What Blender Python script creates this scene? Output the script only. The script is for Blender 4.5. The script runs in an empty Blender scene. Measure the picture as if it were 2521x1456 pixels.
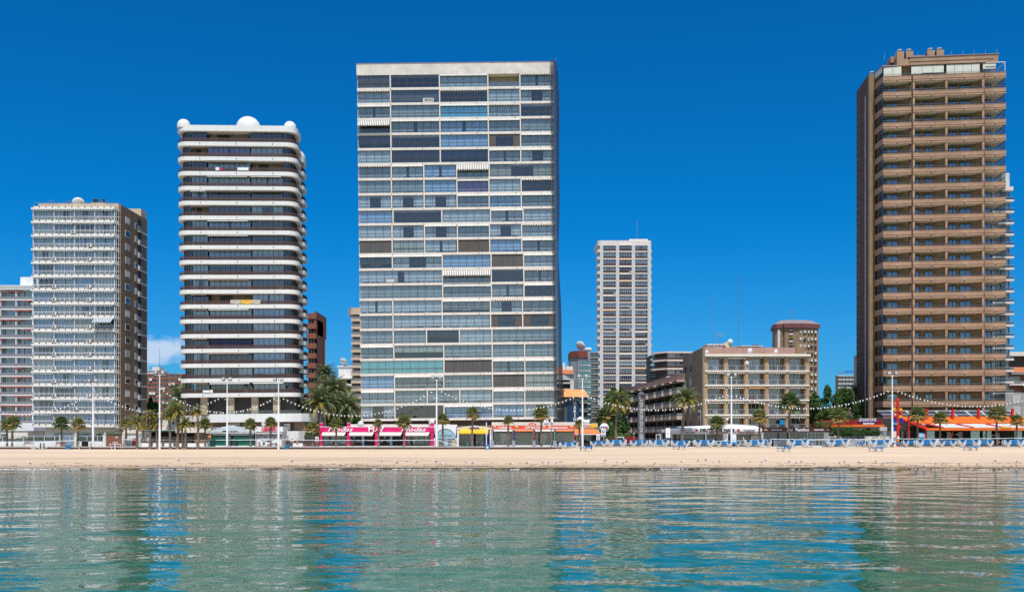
import bpy, math, random
DENOISE=False
from mathutils import Vector, Matrix, noise as mn
R=math.radians; rnd=random.Random(7)
sc=bpy.context.scene; COL=sc.collection
# ---------------- camera / world / sun / exposure ----------------
F=2447.; CX=1260.; HZ=1066.7; CAMZ=3.9            # focal length and centre in units of a 2520 px wide frame
def X(d,Y): return (d-CX)*Y/F
def Z(y,Y): return CAMZ+(HZ-y)*Y/F
cd=bpy.data.cameras.new('camera'); cam=bpy.data.objects.new('camera',cd); COL.objects.link(cam)
cam.location=(0,0,CAMZ); cam.rotation_euler=(R(90),0,0)
cd.sensor_width=36; cd.lens=36*F/2520.; cd.shift_y=(HZ-728.)/2520.; cd.clip_end=8000; cd.clip_start=.5
sc.camera=cam
SUN_EL=62; SUN_ROT=180-5
sd=Vector((math.sin(R(SUN_ROT))*math.cos(R(SUN_EL)),math.cos(R(SUN_ROT))*math.cos(R(SUN_EL)),math.sin(R(SUN_EL))))
ld=bpy.data.lights.new('sun','SUN'); ld.energy=4.2; ld.angle=R(.53); ld.color=(1,.96,.9)
sun=bpy.data.objects.new('sun',ld); COL.objects.link(sun); sun.rotation_euler=sd.to_track_quat('Z','Y').to_euler(); sun.location=(0,-50,100)
sc.view_settings.view_transform='Standard'; sc.view_settings.look='None'; sc.view_settings.exposure=0.0; sc.view_settings.gamma=1
sc.render.engine='CYCLES'
sc.cycles.max_bounces=7; sc.cycles.diffuse_bounces=2; sc.cycles.glossy_bounces=3; sc.cycles.transparent_max_bounces=14; sc.cycles.transmission_bounces=2
sc.cycles.caustics_reflective=False; sc.cycles.caustics_refractive=False; sc.cycles.use_denoising=DENOISE; sc.cycles.sample_clamp_indirect=4
w=bpy.data.worlds.new('World'); sc.world=w; w.use_nodes=True
nt=w.node_tree; N=nt.nodes; L=nt.links; bg=N['Background']
def nd(nt,t,**k):
    n=nt.nodes.new(t)
    for a,v in k.items():
        if a=='i':
            for q,z in v.items(): n.inputs[q].default_value=z
        else: setattr(n,a,v)
    return n
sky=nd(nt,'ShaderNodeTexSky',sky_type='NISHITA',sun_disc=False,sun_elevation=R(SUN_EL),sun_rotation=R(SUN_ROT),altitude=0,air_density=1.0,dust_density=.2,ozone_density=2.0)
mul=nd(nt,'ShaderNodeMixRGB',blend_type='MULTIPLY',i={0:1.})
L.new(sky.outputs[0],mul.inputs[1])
# one small cumulus low over the town, by direction in the sky
geo=nd(nt,'ShaderNodeTexCoord'); sep=nd(nt,'ShaderNodeSeparateXYZ'); L.new(geo.outputs['Generated'],sep.inputs[0])
def mth(nt,op,a,b=None,clamp=False):
    n=nt.nodes.new('ShaderNodeMath'); n.operation=op; n.use_clamp=clamp
    for i,v in enumerate((a,b)):
        if v is None: continue
        if isinstance(v,(int,float)): n.inputs[i].default_value=v
        else: nt.links.new(v,n.inputs[i])
    return n.outputs[0]
# sky tint: deep blue inland; kept paler seaward and overhead to brighten the fill light
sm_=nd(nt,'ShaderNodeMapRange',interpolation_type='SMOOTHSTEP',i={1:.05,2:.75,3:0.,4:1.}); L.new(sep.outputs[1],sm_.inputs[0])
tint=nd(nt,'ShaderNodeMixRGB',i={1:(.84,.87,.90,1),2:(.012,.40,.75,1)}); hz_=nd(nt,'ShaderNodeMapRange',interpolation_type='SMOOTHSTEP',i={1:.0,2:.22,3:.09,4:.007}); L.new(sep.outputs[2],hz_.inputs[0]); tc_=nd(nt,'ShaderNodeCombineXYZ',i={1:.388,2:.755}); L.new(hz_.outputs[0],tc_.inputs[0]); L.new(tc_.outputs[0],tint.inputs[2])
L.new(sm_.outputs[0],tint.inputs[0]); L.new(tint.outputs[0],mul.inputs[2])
front=mth(nt,'GREATER_THAN',sep.outputs[1],.05)
yy=mth(nt,'MAXIMUM',sep.outputs[1],.05)
u=mth(nt,'DIVIDE',sep.outputs[0],yy); v=mth(nt,'DIVIDE',sep.outputs[2],yy)
cmb=nd(nt,'ShaderNodeCombineXYZ'); L.new(u,cmb.inputs[0]); L.new(mth(nt,'MULTIPLY',v,1.6),cmb.inputs[1])
cn=nd(nt,'ShaderNodeTexNoise',i={'Scale':34.,'Detail':7.,'Roughness':.55}); L.new(cmb.outputs[0],cn.inputs[0])
def blob(cu,cv,ru,rv):
    a=mth(nt,'POWER',mth(nt,'DIVIDE',mth(nt,'SUBTRACT',u,cu),ru),2.)
    b=mth(nt,'POWER',mth(nt,'ABSOLUTE',mth(nt,'DIVIDE',mth(nt,'SUBTRACT',v,cv),rv)),2.)
    return mth(nt,'SUBTRACT',1.,mth(nt,'ADD',a,b))
m=mth(nt,'MAXIMUM',blob(-.352,.083,.046,.018),blob(-.335,.056,.03,.005))
m=mth(nt,'ADD',m,mth(nt,'MULTIPLY',mth(nt,'SUBTRACT',cn.outputs[0],.5),3.6))
m=mth(nt,'MULTIPLY',mth(nt,'MULTIPLY',m,1.1,True),front,True)
m=mth(nt,'MULTIPLY',m,.75)
cc=nd(nt,'ShaderNodeMixRGB',blend_type='MIX'); cc.inputs[2].default_value=(4.6,5.3,6.2,1)
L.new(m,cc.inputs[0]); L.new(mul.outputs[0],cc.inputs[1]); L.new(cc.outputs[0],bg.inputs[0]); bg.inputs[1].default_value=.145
# ---------------- materials ----------------
MATS={}
def base(name):
    m=bpy.data.materials.new(name); m.use_nodes=True; MATS[name]=m
    return m,m.node_tree,m.node_tree.nodes['Principled BSDF']
def M(name,col,rough=.65,var=.12,scale=.6,bump=0.,metal=0.,spec=.4,streak=0.,bscale=8.):
    """Plain painted/plaster surface with its own uneven tone, optional rain streaks and grain."""
    if name in MATS: return MATS[name]
    m,nt,p=base(name); tc=nd(nt,'ShaderNodeTexCoord')
    p.inputs['Roughness'].default_value=rough; p.inputs['Metallic'].default_value=metal; p.inputs['Specular IOR Level'].default_value=spec
    n=nd(nt,'ShaderNodeTexNoise',i={'Scale':scale,'Detail':6.,'Roughness':.6}); nt.links.new(tc.outputs['Object'],n.inputs[0])
    r=nd(nt,'ShaderNodeMapRange',i={1:.3,2:.7,3:1-var,4:1+var*.6}); nt.links.new(n.outputs[0],r.inputs[0])
    src=r.outputs[0]
    if streak:
        mp=nd(nt,'ShaderNodeMapping',i={3:(2.2,2.2,.18)}); nt.links.new(tc.outputs['Object'],mp.inputs[0])
        n2=nd(nt,'ShaderNodeTexNoise',i={'Scale':1.,'Detail':5.}); nt.links.new(mp.outputs[0],n2.inputs[0])
        r2=nd(nt,'ShaderNodeMapRange',i={1:.45,2:.72,3:1.,4:1-streak}); nt.links.new(n2.outputs[0],r2.inputs[0])
        src=mth(nt,'MULTIPLY',src,r2.outputs[0])
    x=nd(nt,'ShaderNodeVectorMath',operation='SCALE'); x.inputs[0].default_value=col; nt.links.new(src,x.inputs['Scale'])
    nt.links.new(x.outputs[0],p.inputs['Base Color'])
    if bump:
        nb=nd(nt,'ShaderNodeTexNoise',i={'Scale':bscale,'Detail':4.}); nt.links.new(tc.outputs['Object'],nb.inputs[0])
        b=nd(nt,'ShaderNodeBump',i={'Strength':bump,'Distance':.05}); nt.links.new(nb.outputs[0],b.inputs['Height']); nt.links.new(b.outputs[0],p.inputs['Normal'])
    return m
def brick(name,c1,c2,mort,scale=1.,bw=.5,rh=.16,ms=.018):
    if name in MATS: return MATS[name]
    m,nt,p=base(name); tc=nd(nt,'ShaderNodeTexCoord'); s=nd(nt,'ShaderNodeSeparateXYZ'); nt.links.new(tc.outputs['Object'],s.inputs[0])
    c=nd(nt,'ShaderNodeCombineXYZ'); nt.links.new(mth(nt,'ADD',s.outputs[0],s.outputs[1]),c.inputs[0]); nt.links.new(s.outputs[2],c.inputs[1])
    b=nd(nt,'ShaderNodeTexBrick',i={'Color1':(*c1,1),'Color2':(*c2,1),'Mortar':(*mort,1),'Scale':scale,'Mortar Size':ms,'Brick Width':bw,'Row Height':rh}); nt.links.new(c.outputs[0],b.inputs[0])
    n=nd(nt,'ShaderNodeTexNoise',i={'Scale':.5,'Detail':6.}); nt.links.new(tc.outputs['Object'],n.inputs[0])
    r=nd(nt,'ShaderNodeMapRange',i={1:.3,2:.7,3:.82,4:1.12}); nt.links.new(n.outputs[0],r.inputs[0])
    x=nd(nt,'ShaderNodeVectorMath',operation='SCALE'); nt.links.new(b.outputs[0],x.inputs[0]); nt.links.new(r.outputs[0],x.inputs['Scale'])
    nt.links.new(x.outputs[0],p.inputs['Base Color']); p.inputs['Roughness'].default_value=.85
    return m
def glassm(name,tint,refl=.3,gcol=(1,1,1),rough=.02):
    m,nt,p=base(name); nt.nodes.remove(p); o=nt.nodes['Material Output']
    t=nd(nt,'ShaderNodeBsdfTransparent',i={0:(*tint,1)}); g=nd(nt,'ShaderNodeBsdfGlossy',i={0:(*gcol,1),'Roughness':rough})
    lw=nd(nt,'ShaderNodeLayerWeight',i={0:.5}); mx=nd(nt,'ShaderNodeMixShader')
    # panes are never quite flat
    tc=nd(nt,'ShaderNodeTexCoord'); n=nd(nt,'ShaderNodeTexNoise',i={'Scale':.8,'Detail':1.}); nt.links.new(tc.outputs['Object'],n.inputs[0])
    b=nd(nt,'ShaderNodeBump',i={'Strength':.25,'Distance':.05}); nt.links.new(n.outputs[0],b.inputs['Height']); nt.links.new(b.outputs[0],g.inputs['Normal'])
    nt.links.new(mth(nt,'ADD',mth(nt,'MULTIPLY',mth(nt,'POWER',lw.outputs['Facing'],4.),.5),refl,True),mx.inputs[0]); nt.links.new(t.outputs[0],mx.inputs[1]); nt.links.new(g.outputs[0],mx.inputs[2]); nt.links.new(mx.outputs[0],o.inputs[0])
    return m
def sheer(name,col,alpha):
    m,nt,p=base(name); o=nt.nodes['Material Output']; p.inputs['Base Color'].default_value=(*col,1); p.inputs['Roughness'].default_value=.7
    t=nd(nt,'ShaderNodeBsdfTransparent'); mx=nd(nt,'ShaderNodeMixShader',i={0:alpha}); nt.links.new(t.outputs[0],mx.inputs[1]); nt.links.new(p.outputs[0],mx.inputs[2]); nt.links.new(mx.outputs[0],o.inputs[0]); return m
glassm('glass',(.70,.80,.86),.12,(.8,.9,1)); glassm('glass_dark',(.42,.49,.54),.11,(.8,.9,1)); glassm('glass_blue',(.35,.45,.55),.20,(.45,.70,1)); glassm('glass_thin',(.90,.88,.86),.015); glassm('glass_teal',(.35,.75,.80),.28,(.7,.95,1)); glassm('glass_brown',(.32,.22,.18),.06); glassm('glass_clear',(.8,.9,.95),.12)
sheer('net_black',(.03,.03,.035),.62); sheer('rail_brown',(.075,.045,.04),.68); sheer('rail_grey',(.30,.30,.31),.6); sheer('sheer_red',(.5,.03,.03),.35)
W_=M('white_paint',(.80,.79,.76),.55,.05,.4,streak=.12)
for n_,c_,k_ in [('white_warm',(.80,.72,.65),dict(streak=.16,var=.07)),('cream',(.76,.66,.50),{}),('cream_light',(.78,.72,.62),{}),('concrete',(.42,.40,.36),dict(streak=.2)),('concrete_light',(.64,.63,.61),dict(streak=.2)),
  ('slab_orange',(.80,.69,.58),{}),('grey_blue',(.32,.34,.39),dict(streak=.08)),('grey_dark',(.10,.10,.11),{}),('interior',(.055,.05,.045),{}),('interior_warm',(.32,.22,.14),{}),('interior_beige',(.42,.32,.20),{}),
  ('frame_dark',(.035,.032,.03),dict(rough=.4)),('frame_white',(.80,.80,.80),dict(rough=.4,var=.02)),('frame_bronze',(.09,.07,.055),dict(rough=.4)),('frame_blue',(.50,.60,.72),dict(rough=.4)),('frame_grey',(.42,.43,.45),dict(rough=.4)),
  ('curtain_white',(.72,.73,.73),{}),('curtain_grey',(.46,.48,.47),{}),('curtain_blue',(.46,.62,.84),{}),('curtain_beige',(.52,.47,.38),{}),('curtain_purple',(.38,.25,.50),{}),('curtain_wine',(.22,.06,.12),{}),('curtain_navy',(.05,.07,.16),{}),
  ('shutter_brown',(.10,.085,.075),{}),('shutter_grey',(.10,.097,.093),{}),('shutter_white',(.78,.78,.80),{}),('blind_tan',(.34,.27,.20),{}),('blind_cream',(.72,.70,.60),{}),
  ('rail_wood',(.12,.05,.04),{}),('awning_white',(.80,.76,.68),{}),('awning_brown',(.26,.17,.11),{}),('awning_red',(.62,.10,.06),{}),('awning_orange',(.80,.22,.06),{}),('awning_yellow',(.85,.62,.12),{}),('awning_gold',(.80,.35,.11),{}),
  ('steel',(.35,.36,.37),dict(metal=.6,rough=.4)),('pole_white',(.80,.81,.82),dict(rough=.4,var=.04)),('black',(.02,.02,.022),{}),('ac_white',(.72,.72,.69),{}),('pink',(.72,.015,.16),dict(rough=.45,var=.03)),('red_paint',(.58,.02,.015),dict(rough=.4,var=.04)),
  ('red_deep',(.28,.012,.012),dict(rough=.4)),('orange_roof',(.85,.17,.02),dict(rough=.5,var=.05)),('orange_sign',(.80,.09,.01),dict(rough=.4,var=.03)),('sign_white',(.85,.85,.85),dict(var=.0)),('text_white',(.9,.9,.9),dict(var=.0)),('text_black',(.02,.02,.02),dict(var=0.)),
  ('blue_sling',(.012,.20,.50),dict(rough=.7,var=.15)),('lounger_white',(.82,.82,.82),dict(rough=.35,var=.02)),('bin_blue',(.01,.25,.58),dict(rough=.35)),('teal_dark',(.004,.09,.07),{}),('green_sheet',(.008,.13,.09),dict(rough=.4)),('hotel_navy',(.008,.045,.12),dict(rough=.3)),
  ('roof_tile',(.50,.17,.07),dict(bump=.5)),('roof_pinkbrown',(.42,.25,.20),{}),('mansard_purple',(.17,.06,.06),{}),('redbrown_cap',(.22,.06,.04),{}),('grey_roof',(.28,.22,.23),{}),
  ('trunk',(.20,.155,.115),dict(bump=1.,bscale=14)),('skin',(.55,.32,.22),dict(var=0.)),('wood_red',(.24,.055,.035),{}),('sign_brown',(.075,.025,.015),dict(rough=.4)),('blue_deep',(.01,.03,.35),{}),('yellow',(.85,.50,.02),{}),
  ('gull_white',(.82,.82,.82),{}),('gull_grey',(.24,.25,.27),{}),('gull_yellow',(.75,.45,.08),{}),('asphalt',(.06,.06,.06),{}),('dress_pink',(.70,.30,.34),{}),('shirt_blue',(.02,.42,.62),{}),('shorts_navy',(.02,.04,.10),{}),('shirt_grey',(.45,.45,.48),{}),('hair',(.25,.16,.08),{}),('cap_teal',(.02,.5,.45),{}),
  ('stone_tan',(.50,.40,.28),dict(bump=.4)),('paint_blue_light',(.35,.55,.65),{}),('poster_dark',(.06,.04,.04),{}),('solar',(.05,.06,.09),dict(rough=.15)),('white_plain',(.80,.80,.80),{}),('wall_grey',(.36,.36,.34),dict(streak=.2))]:
    M(n_,c_,**k_)
brick('brick_brown',(.31,.195,.105),(.25,.155,.08),(.24,.18,.13)); brick('brick_dark',(.13,.075,.05),(.10,.055,.035),(.12,.09,.07)); brick('brick_tan',(.47,.275,.175),(.41,.24,.15),(.36,.25,.17)); brick('brick_red',(.28,.09,.05),(.23,.07,.04),(.25,.15,.11))
brick('brick_cream',(.66,.50,.35),(.60,.44,.30),(.55,.45,.35)); brick('brick_pier',(.50,.32,.17),(.44,.27,.14),(.40,.30,.2)); brick('brick_olive',(.33,.24,.14),(.27,.19,.11),(.28,.22,.16)); brick('block_grey',(.36,.37,.39),(.28,.29,.31),(.48,.48,.5),1.,.9,.45); brick('tile_grid',(.10,.055,.03),(.07,.04,.02),(.02,.015,.01),1.,.5,.5,.06)
brick('board_white',(.72,.64,.57),(.76,.69,.62),(.60,.54,.48),1.,1.4,.45,.015)
def stripes(name,c1,c2,w):
    m,nt,p=base(name); tc=nd(nt,'ShaderNodeTexCoord'); s=nd(nt,'ShaderNodeSeparateXYZ'); nt.links.new(tc.outputs['Object'],s.inputs[0])
    f=mth(nt,'GREATER_THAN',mth(nt,'FRACT',mth(nt,'DIVIDE',s.outputs[0],w)),.5); x=nd(nt,'ShaderNodeMixRGB',i={1:(*c1,1),2:(*c2,1)}); nt.links.new(f,x.inputs[0]); nt.links.new(x.outputs[0],p.inputs['Base Color']); p.inputs['Roughness'].default_value=.8; return m
stripes('awning_stripe',(.78,.76,.72),(.22,.17,.13),.36); stripes('valance_brown',(.72,.66,.58),(.30,.18,.12),.5); stripes('stripe_blue',(.62,.65,.68),(.12,.17,.22),.5); stripes('tape',(.8,.8,.8),(.55,.75,.72),1.2)
def foliage(name,c1,c2):
    m,nt,p=base(name); tc=nd(nt,'ShaderNodeTexCoord'); n=nd(nt,'ShaderNodeTexNoise',i={'Scale':1.3,'Detail':3.}); nt.links.new(tc.outputs['Object'],n.inputs[0])
    r=nd(nt,'ShaderNodeValToRGB'); r.color_ramp.elements[0].position=.38; r.color_ramp.elements[1].position=.62; r.color_ramp.elements[0].color=(*c1,1); r.color_ramp.elements[1].color=(*c2,1); nt.links.new(n.outputs[0],r.inputs[0])
    nt.links.new(r.outputs[0],p.inputs['Base Color']); p.inputs['Roughness'].default_value=.6; p.inputs['Specular IOR Level'].default_value=.25
    o=nt.nodes['Material Output']; t=nd(nt,'ShaderNodeBsdfTranslucent'); nt.links.new(r.outputs[0],t.inputs[0]); mx=nd(nt,'ShaderNodeMixShader',i={0:.25}); nt.links.new(p.outputs[0],mx.inputs[1]); nt.links.new(t.outputs[0],mx.inputs[2]); nt.links.new(mx.outputs[0],o.inputs[0]); return m
foliage('leaf_fan',(.15,.20,.06),(.26,.29,.10)); foliage('leaf_dry',(.38,.27,.08),(.48,.36,.14)); foliage('leaf_date',(.14,.19,.08),(.23,.27,.13)); foliage('leaf_dategold',(.40,.30,.05),(.24,.24,.06)); foliage('leaf_tree',(.055,.12,.03),(.12,.21,.05)); foliage('leaf_hedge',(.09,.17,.03),(.16,.26,.05)); foliage('leaf_fandark',(.08,.14,.05),(.14,.20,.07))
# ---------------- mesh builder ----------------
def mt(m): return MATS[m] if isinstance(m,str) else m
class MB:
    def __init__(s): s.v=[];s.f=[];s.m=[];s.mats=[];s.sm=[]
    def mi(s,m):
        m=mt(m)
        if m not in s.mats: s.mats.append(m)
        return s.mats.index(m)
    def add(s,vs,fs,mat,smooth=False):
        o=len(s.v); s.v+=[tuple(v) for v in vs]; k=s.mi(mat)
        for f in fs: s.f.append([o+i for i in f]); s.m.append(k); s.sm.append(smooth)
        return s
    def quad(s,a,b,c,d,mat): return s.add([a,b,c,d],[(0,1,2,3)],mat)
    def box(s,x0,x1,y0,y1,z0,z1,mat):
        return s.add([(x0,y0,z0),(x1,y0,z0),(x1,y1,z0),(x0,y1,z0),(x0,y0,z1),(x1,y0,z1),(x1,y1,z1),(x0,y1,z1)],[(0,3,2,1),(4,5,6,7),(0,1,5,4),(1,2,6,5),(2,3,7,6),(3,0,4,7)],mat)
    def prism(s,pts,z0,z1,mat,cap=True,smooth=False):
        n=len(pts); vs=[(x,y,z0) for x,y in pts]+[(x,y,z1) for x,y in pts]
        fs=[(i,(i+1)%n,(i+1)%n+n,i+n) for i in range(n)]
        s.add(vs,fs,mat,smooth)
        if cap: s.add(vs,[tuple(range(n))[::-1],tuple(range(n,2*n))],mat)
        return s
    def wallpath(s,pts,z0,z1,mat,t=.0,closed=False):
        n=len(pts)
        for i in range(n if closed else n-1):
            a=pts[i];b=pts[(i+1)%n]
            if t:
                d=Vector((b[0]-a[0],b[1]-a[1])); 
                if d.length<1e-6: continue
                q=Vector((-d.y,d.x)).normalized()*t
                s.prism([a,b,(b[0]+q.x,b[1]+q.y),(a[0]+q.x,a[1]+q.y)],z0,z1,mat)
            else: s.add([(a[0],a[1],z0),(b[0],b[1],z0),(b[0],b[1],z1),(a[0],a[1],z1)],[(0,1,2,3)],mat)
        return s
    def tube(s,pts,rad,mat,n=6,cap=True,smooth=True):
        pts=[Vector(p) for p in pts]; vs=[];m=len(pts)
        if isinstance(rad,(int,float)): rad=[rad]*m
        for i,p in enumerate(pts):
            d=(pts[min(i+1,m-1)]-pts[max(i-1,0)]).normalized(); a=d.cross(Vector((0,0,1)) if abs(d.z)<.9 else Vector((0,1,0))).normalized(); b=d.cross(a)
            for k in range(n): t=2*math.pi*k/n; vs.append(p+(a*math.cos(t)+b*math.sin(t))*rad[i])
        fs=[(i*n+k,i*n+(k+1)%n,(i+1)*n+(k+1)%n,(i+1)*n+k) for i in range(m-1) for k in range(n)]
        s.add(vs,fs,mat,smooth)
        if cap: s.add(vs[:n],[tuple(range(n))],mat); s.add(vs[-n:],[tuple(range(n))[::-1]],mat)
        return s
    def lathe(s,prof,mat,n=20,o=(0,0,0),axis='z',smooth=True):
        vs=[]
        for r,h in prof:
            for k in range(n):
                t=2*math.pi*k/n; a,b=r*math.cos(t),r*math.sin(t)
                vs.append((o[0]+a,o[1]+b,o[2]+h) if axis=='z' else (o[0]+a,o[1]+h,o[2]+b) if axis=='y' else (o[0]+h,o[1]+a,o[2]+b))
        fs=[(i*n+k,i*n+(k+1)%n,(i+1)*n+(k+1)%n,(i+1)*n+k) for i in range(len(prof)-1) for k in range(n)]
        return s.add(vs,fs,mat,smooth)
    def mesh(s,name):
        me=bpy.data.meshes.new(name); me.from_pydata(s.v,[],s.f)
        for m in s.mats: me.materials.append(m)
        me.polygons.foreach_set('material_index',s.m); me.polygons.foreach_set('use_smooth',s.sm); me.update(); return me
def part(name,mb,parent=None,loc=(0,0,0),rot=(0,0,0),scale=(1,1,1),label=None):
    me=mb.mesh(name) if isinstance(mb,MB) else mb
    o=bpy.data.objects.new(name,me); COL.objects.link(o); o.parent=parent; o.location=loc; o.rotation_euler=rot; o.scale=scale
    if label: o['label']=label
    return o
def root(name,label,cat,loc=(0,0,0),rot=(0,0,0),group=None):
    o=bpy.data.objects.new(name,None); COL.objects.link(o); o.location=loc; o.rotation_euler=rot; o['label']=label; o['category']=cat
    if group: o['group']=group
    return o
def tag(o,label=None,cat=None,group=None,kind=None):
    if label: o['label']=label
    if cat: o['category']=cat
    if group: o['group']=group
    if kind: o['kind']=kind
    return o
def copy_tree(src,parent=None,**k):
    c=src.copy(); COL.objects.link(c); c.parent=parent
    for ch in list(src.children): copy_tree(ch,c)
    for a,v in k.items():
        if a in('label','group'): c[a]=v
        else: setattr(c,a,v)
    return c
_tc={}
def text_mesh(s,size,mat,shear=0.,extr=.03,space=1.,bold=0.):
    cu=bpy.data.curves.new('lettering','FONT'); cu.body=s; cu.size=size; cu.shear=shear; cu.extrude=extr; cu.align_x='CENTER'; cu.align_y='CENTER'; cu.space_character=space; cu.offset=bold
    cu.resolution_u=2; o=bpy.data.objects.new('lettering',cu); COL.objects.link(o); bpy.context.view_layer.update()
    me=bpy.data.meshes.new_from_object(o.evaluated_get(bpy.context.evaluated_depsgraph_get())); bpy.data.objects.remove(o); me.materials.clear(); me.materials.append(mt(mat)); return me
def text(s,size,mat,parent,loc,width=None,rotz=0.,**k):
    me=text_mesh(s,size,mat,**k); sx=1.
    if width:
        xs=[v.co.x for v in me.vertices]; sx=width/max(.01,max(xs)-min(xs))
    return part('lettering',me,parent,loc,(R(90),0,rotz),(sx,1,1))
# ---------------- windows ----------------
_mc={}
def cached(key,fn):
    if key not in _mc: _mc[key]=fn()
    return _mc[key]
def window_mesh(w,h,n,frame,glass,transom,fw=.06,sill=0):
    def f():
        b=MB(); b.box(0,w,0,.08,0,fw,frame); b.box(0,w,0,.08,h-fw,h,frame); b.box(0,fw,0,.08,fw,h-fw,frame); b.box(w-fw,w,0,.08,fw,h-fw,frame)
        for i in range(1,n): x=w*i/n; b.box(x-fw*.55,x+fw*.55,0,.08,fw,h-fw,frame)
        if transom: b.box(fw,w-fw,-.015,.065,h*transom-fw*.8,h*transom+fw*.8,frame)
        if glass: b.quad((fw,.04,fw),(w-fw,.04,fw),(w-fw,.04,h-fw),(fw,.04,h-fw),glass)
        return b.mesh('window')
    return cached(('w',round(w,1),round(h,2),n,frame,glass,transom,fw),f)
def curtain_mesh(w,h,mat,kind,var):
    def f():
        q=random.Random(hash((round(w,1),kind,var))&0xffff); b=MB()
        if kind=='blind':
            z0=h*(.0,.25,.45)[var%3]; n=max(1,int(w/1.7)); 
            for i in range(n): zz=z0+(q.random()-.5)*.15*h*(var%3>0); b.box(w*i/n+.03,w*(i+1)/n-.03,0,.02,max(0,zz),h,mat)
            return b.mesh('blind')
        if kind=='slat':
            n=max(1,int(w/1.7)); k=int(h/.16)
            for i in range(n):
                for j in range(k): z=h*j/k; b.add([(w*i/n+.02,.05,z+h/k),(w*(i+1)/n-.02,.05,z+h/k),(w*(i+1)/n-.02,0,z),(w*i/n+.02,0,z)],[(3,2,1,0)],mat)
            return b.mesh('shutter')
        spans=[(0,w)] if kind=='full' else [(0,w*.33),(w*.68,w)] if kind=='sides' else [(0,w*.55)] if kind=='left' else [(w*.45,w)]
        if kind=='full' and var%3==1: spans=[(0,w*.46),(w*.54,w)]
        for a,c in spans:
            k=max(3,int((c-a)/.22)); vs=[]
            for i in range(k+1):
                x=a+(c-a)*i/k+(q.random()-.5)*.05; y=.0+(.11 if i%2 else 0)+q.random()*.04; zb=.03+q.random()*.12*h*(var%2); vs+= [(x,y,zb),(x,y,h)]
            b.add(vs,[(2*i,2*i+2,2*i+3,2*i+1) for i in range(k)],mat)
        return b.mesh('curtain')
    return cached(('c',round(w,1),round(h,2),mat,kind,var),f)
def valance_mesh(w,mat,drop=.32,out=.25):
    def f():
        b=MB(); n=max(3,int(w/.28)); b.box(0,w,0,.08,0,.07,'frame_white'); vs=[]
        b.quad((0,-.0,.0),(w,-.0,.0),(w,-out,-.1),(0,-out,-.1),mat)
        for i in range(n+1): x=w*i/n; vs+=[(x,-out,-.1),(x,-out-.02,-.1-drop*(.75 if i%2 else .45))]
        b.add(vs,[(2*i,2*i+1,2*i+3,2*i+2) for i in range(n)],mat); return b.mesh('awning')
    return cached(('v',round(w,1),mat,drop,out),f)
def awning_mesh(w,mat,drop=1.,out=1.1):
    def f():
        b=MB(); b.box(0,w,-.02,.08,0,.07,'frame_white')
        b.add([(0,-.02,.02),(w,-.02,.02),(w,-out,-drop),(0,-out,-drop),(0,-.02,-.0),(w,-.02,-.0),(w,-out,-drop-.03),(0,-out,-drop-.03)],[(0,3,2,1),(4,5,6,7)],mat)
        n=max(3,int(w/.3)); vs=[]
        for i in range(n+1): x=w*i/n; vs+=[(x,-out,-drop),(x,-out-.01,-drop-(.28 if i%2 else .18))]
        b.add(vs,[(2*i,2*i+1,2*i+3,2*i+2) for i in range(n)],mat); return b.mesh('awning')
    return cached(('a',round(w,1),mat,drop,out),f)
KN={'full':'curtained_window','sides':'curtained_window','left':'curtained_window','right':'curtained_window','blind':'window','slat':'shuttered_window','bare':'window'}
def unit(par,x,y,z,w,h,n,kind='full',cm='curtain_white',frame='frame_bronze',glass='glass',transom=.37,inset=.22,q=rnd,name=None,fw=.06):
    o=part(name or KN[kind],window_mesh(w,h,n,frame,None if kind=='slat' else glass,0 if kind=='slat' else transom,fw),par,(x,y,z))
    if kind=='slat': part('shutter',curtain_mesh(w-.1,h-.1,cm,'slat',0),o,(.05,.0,.05))
    elif kind=='blind': part('blind',curtain_mesh(w-.1,h-.1,cm,'blind',q.randrange(3)),o,(.05,.1,.05))
    elif kind!='bare': part('curtain',curtain_mesh(w-.1,h-.1,cm,kind,q.randrange(4)),o,(.05,inset,.05))
    return o
def ac_mesh():
    def f():
        b=MB(); b.box(0,.85,-.32,0,0,.62,'ac_white'); b.lathe([(0,-.325),(.24,-.325),(.24,-.33),(.0,-.335)],'grey_dark',12,(.32,0,.31),'y'); return b.mesh('air_conditioner')
    return cached('ac',f)
def dish_mesh(r=.6):
    def f():
        b=MB(); b.lathe([(0,.0),(r*.4,.03*r),(r*.75,.14*r),(r,.28*r),(r*1.0,.31*r),(r*.72,.18*r),(0,.03*r)],'white_plain',16,(0,0,r*1.1),'y')
        b.tube([(0,.1,0),(0,.1,r*1.1)],.04,'steel'); b.tube([(0,.0,r*.3),(0,-.6*r,r*.9)],.02,'steel',4); return b.mesh('satellite_dish')
    return cached(('dish',r),f)
def pick(q,opts):
    t=q.random()*sum(o[0] for o in opts)
    for o in opts:
        t-=o[0]
        if t<=0: return o[1:]
    return opts[-1][1:]
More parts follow.
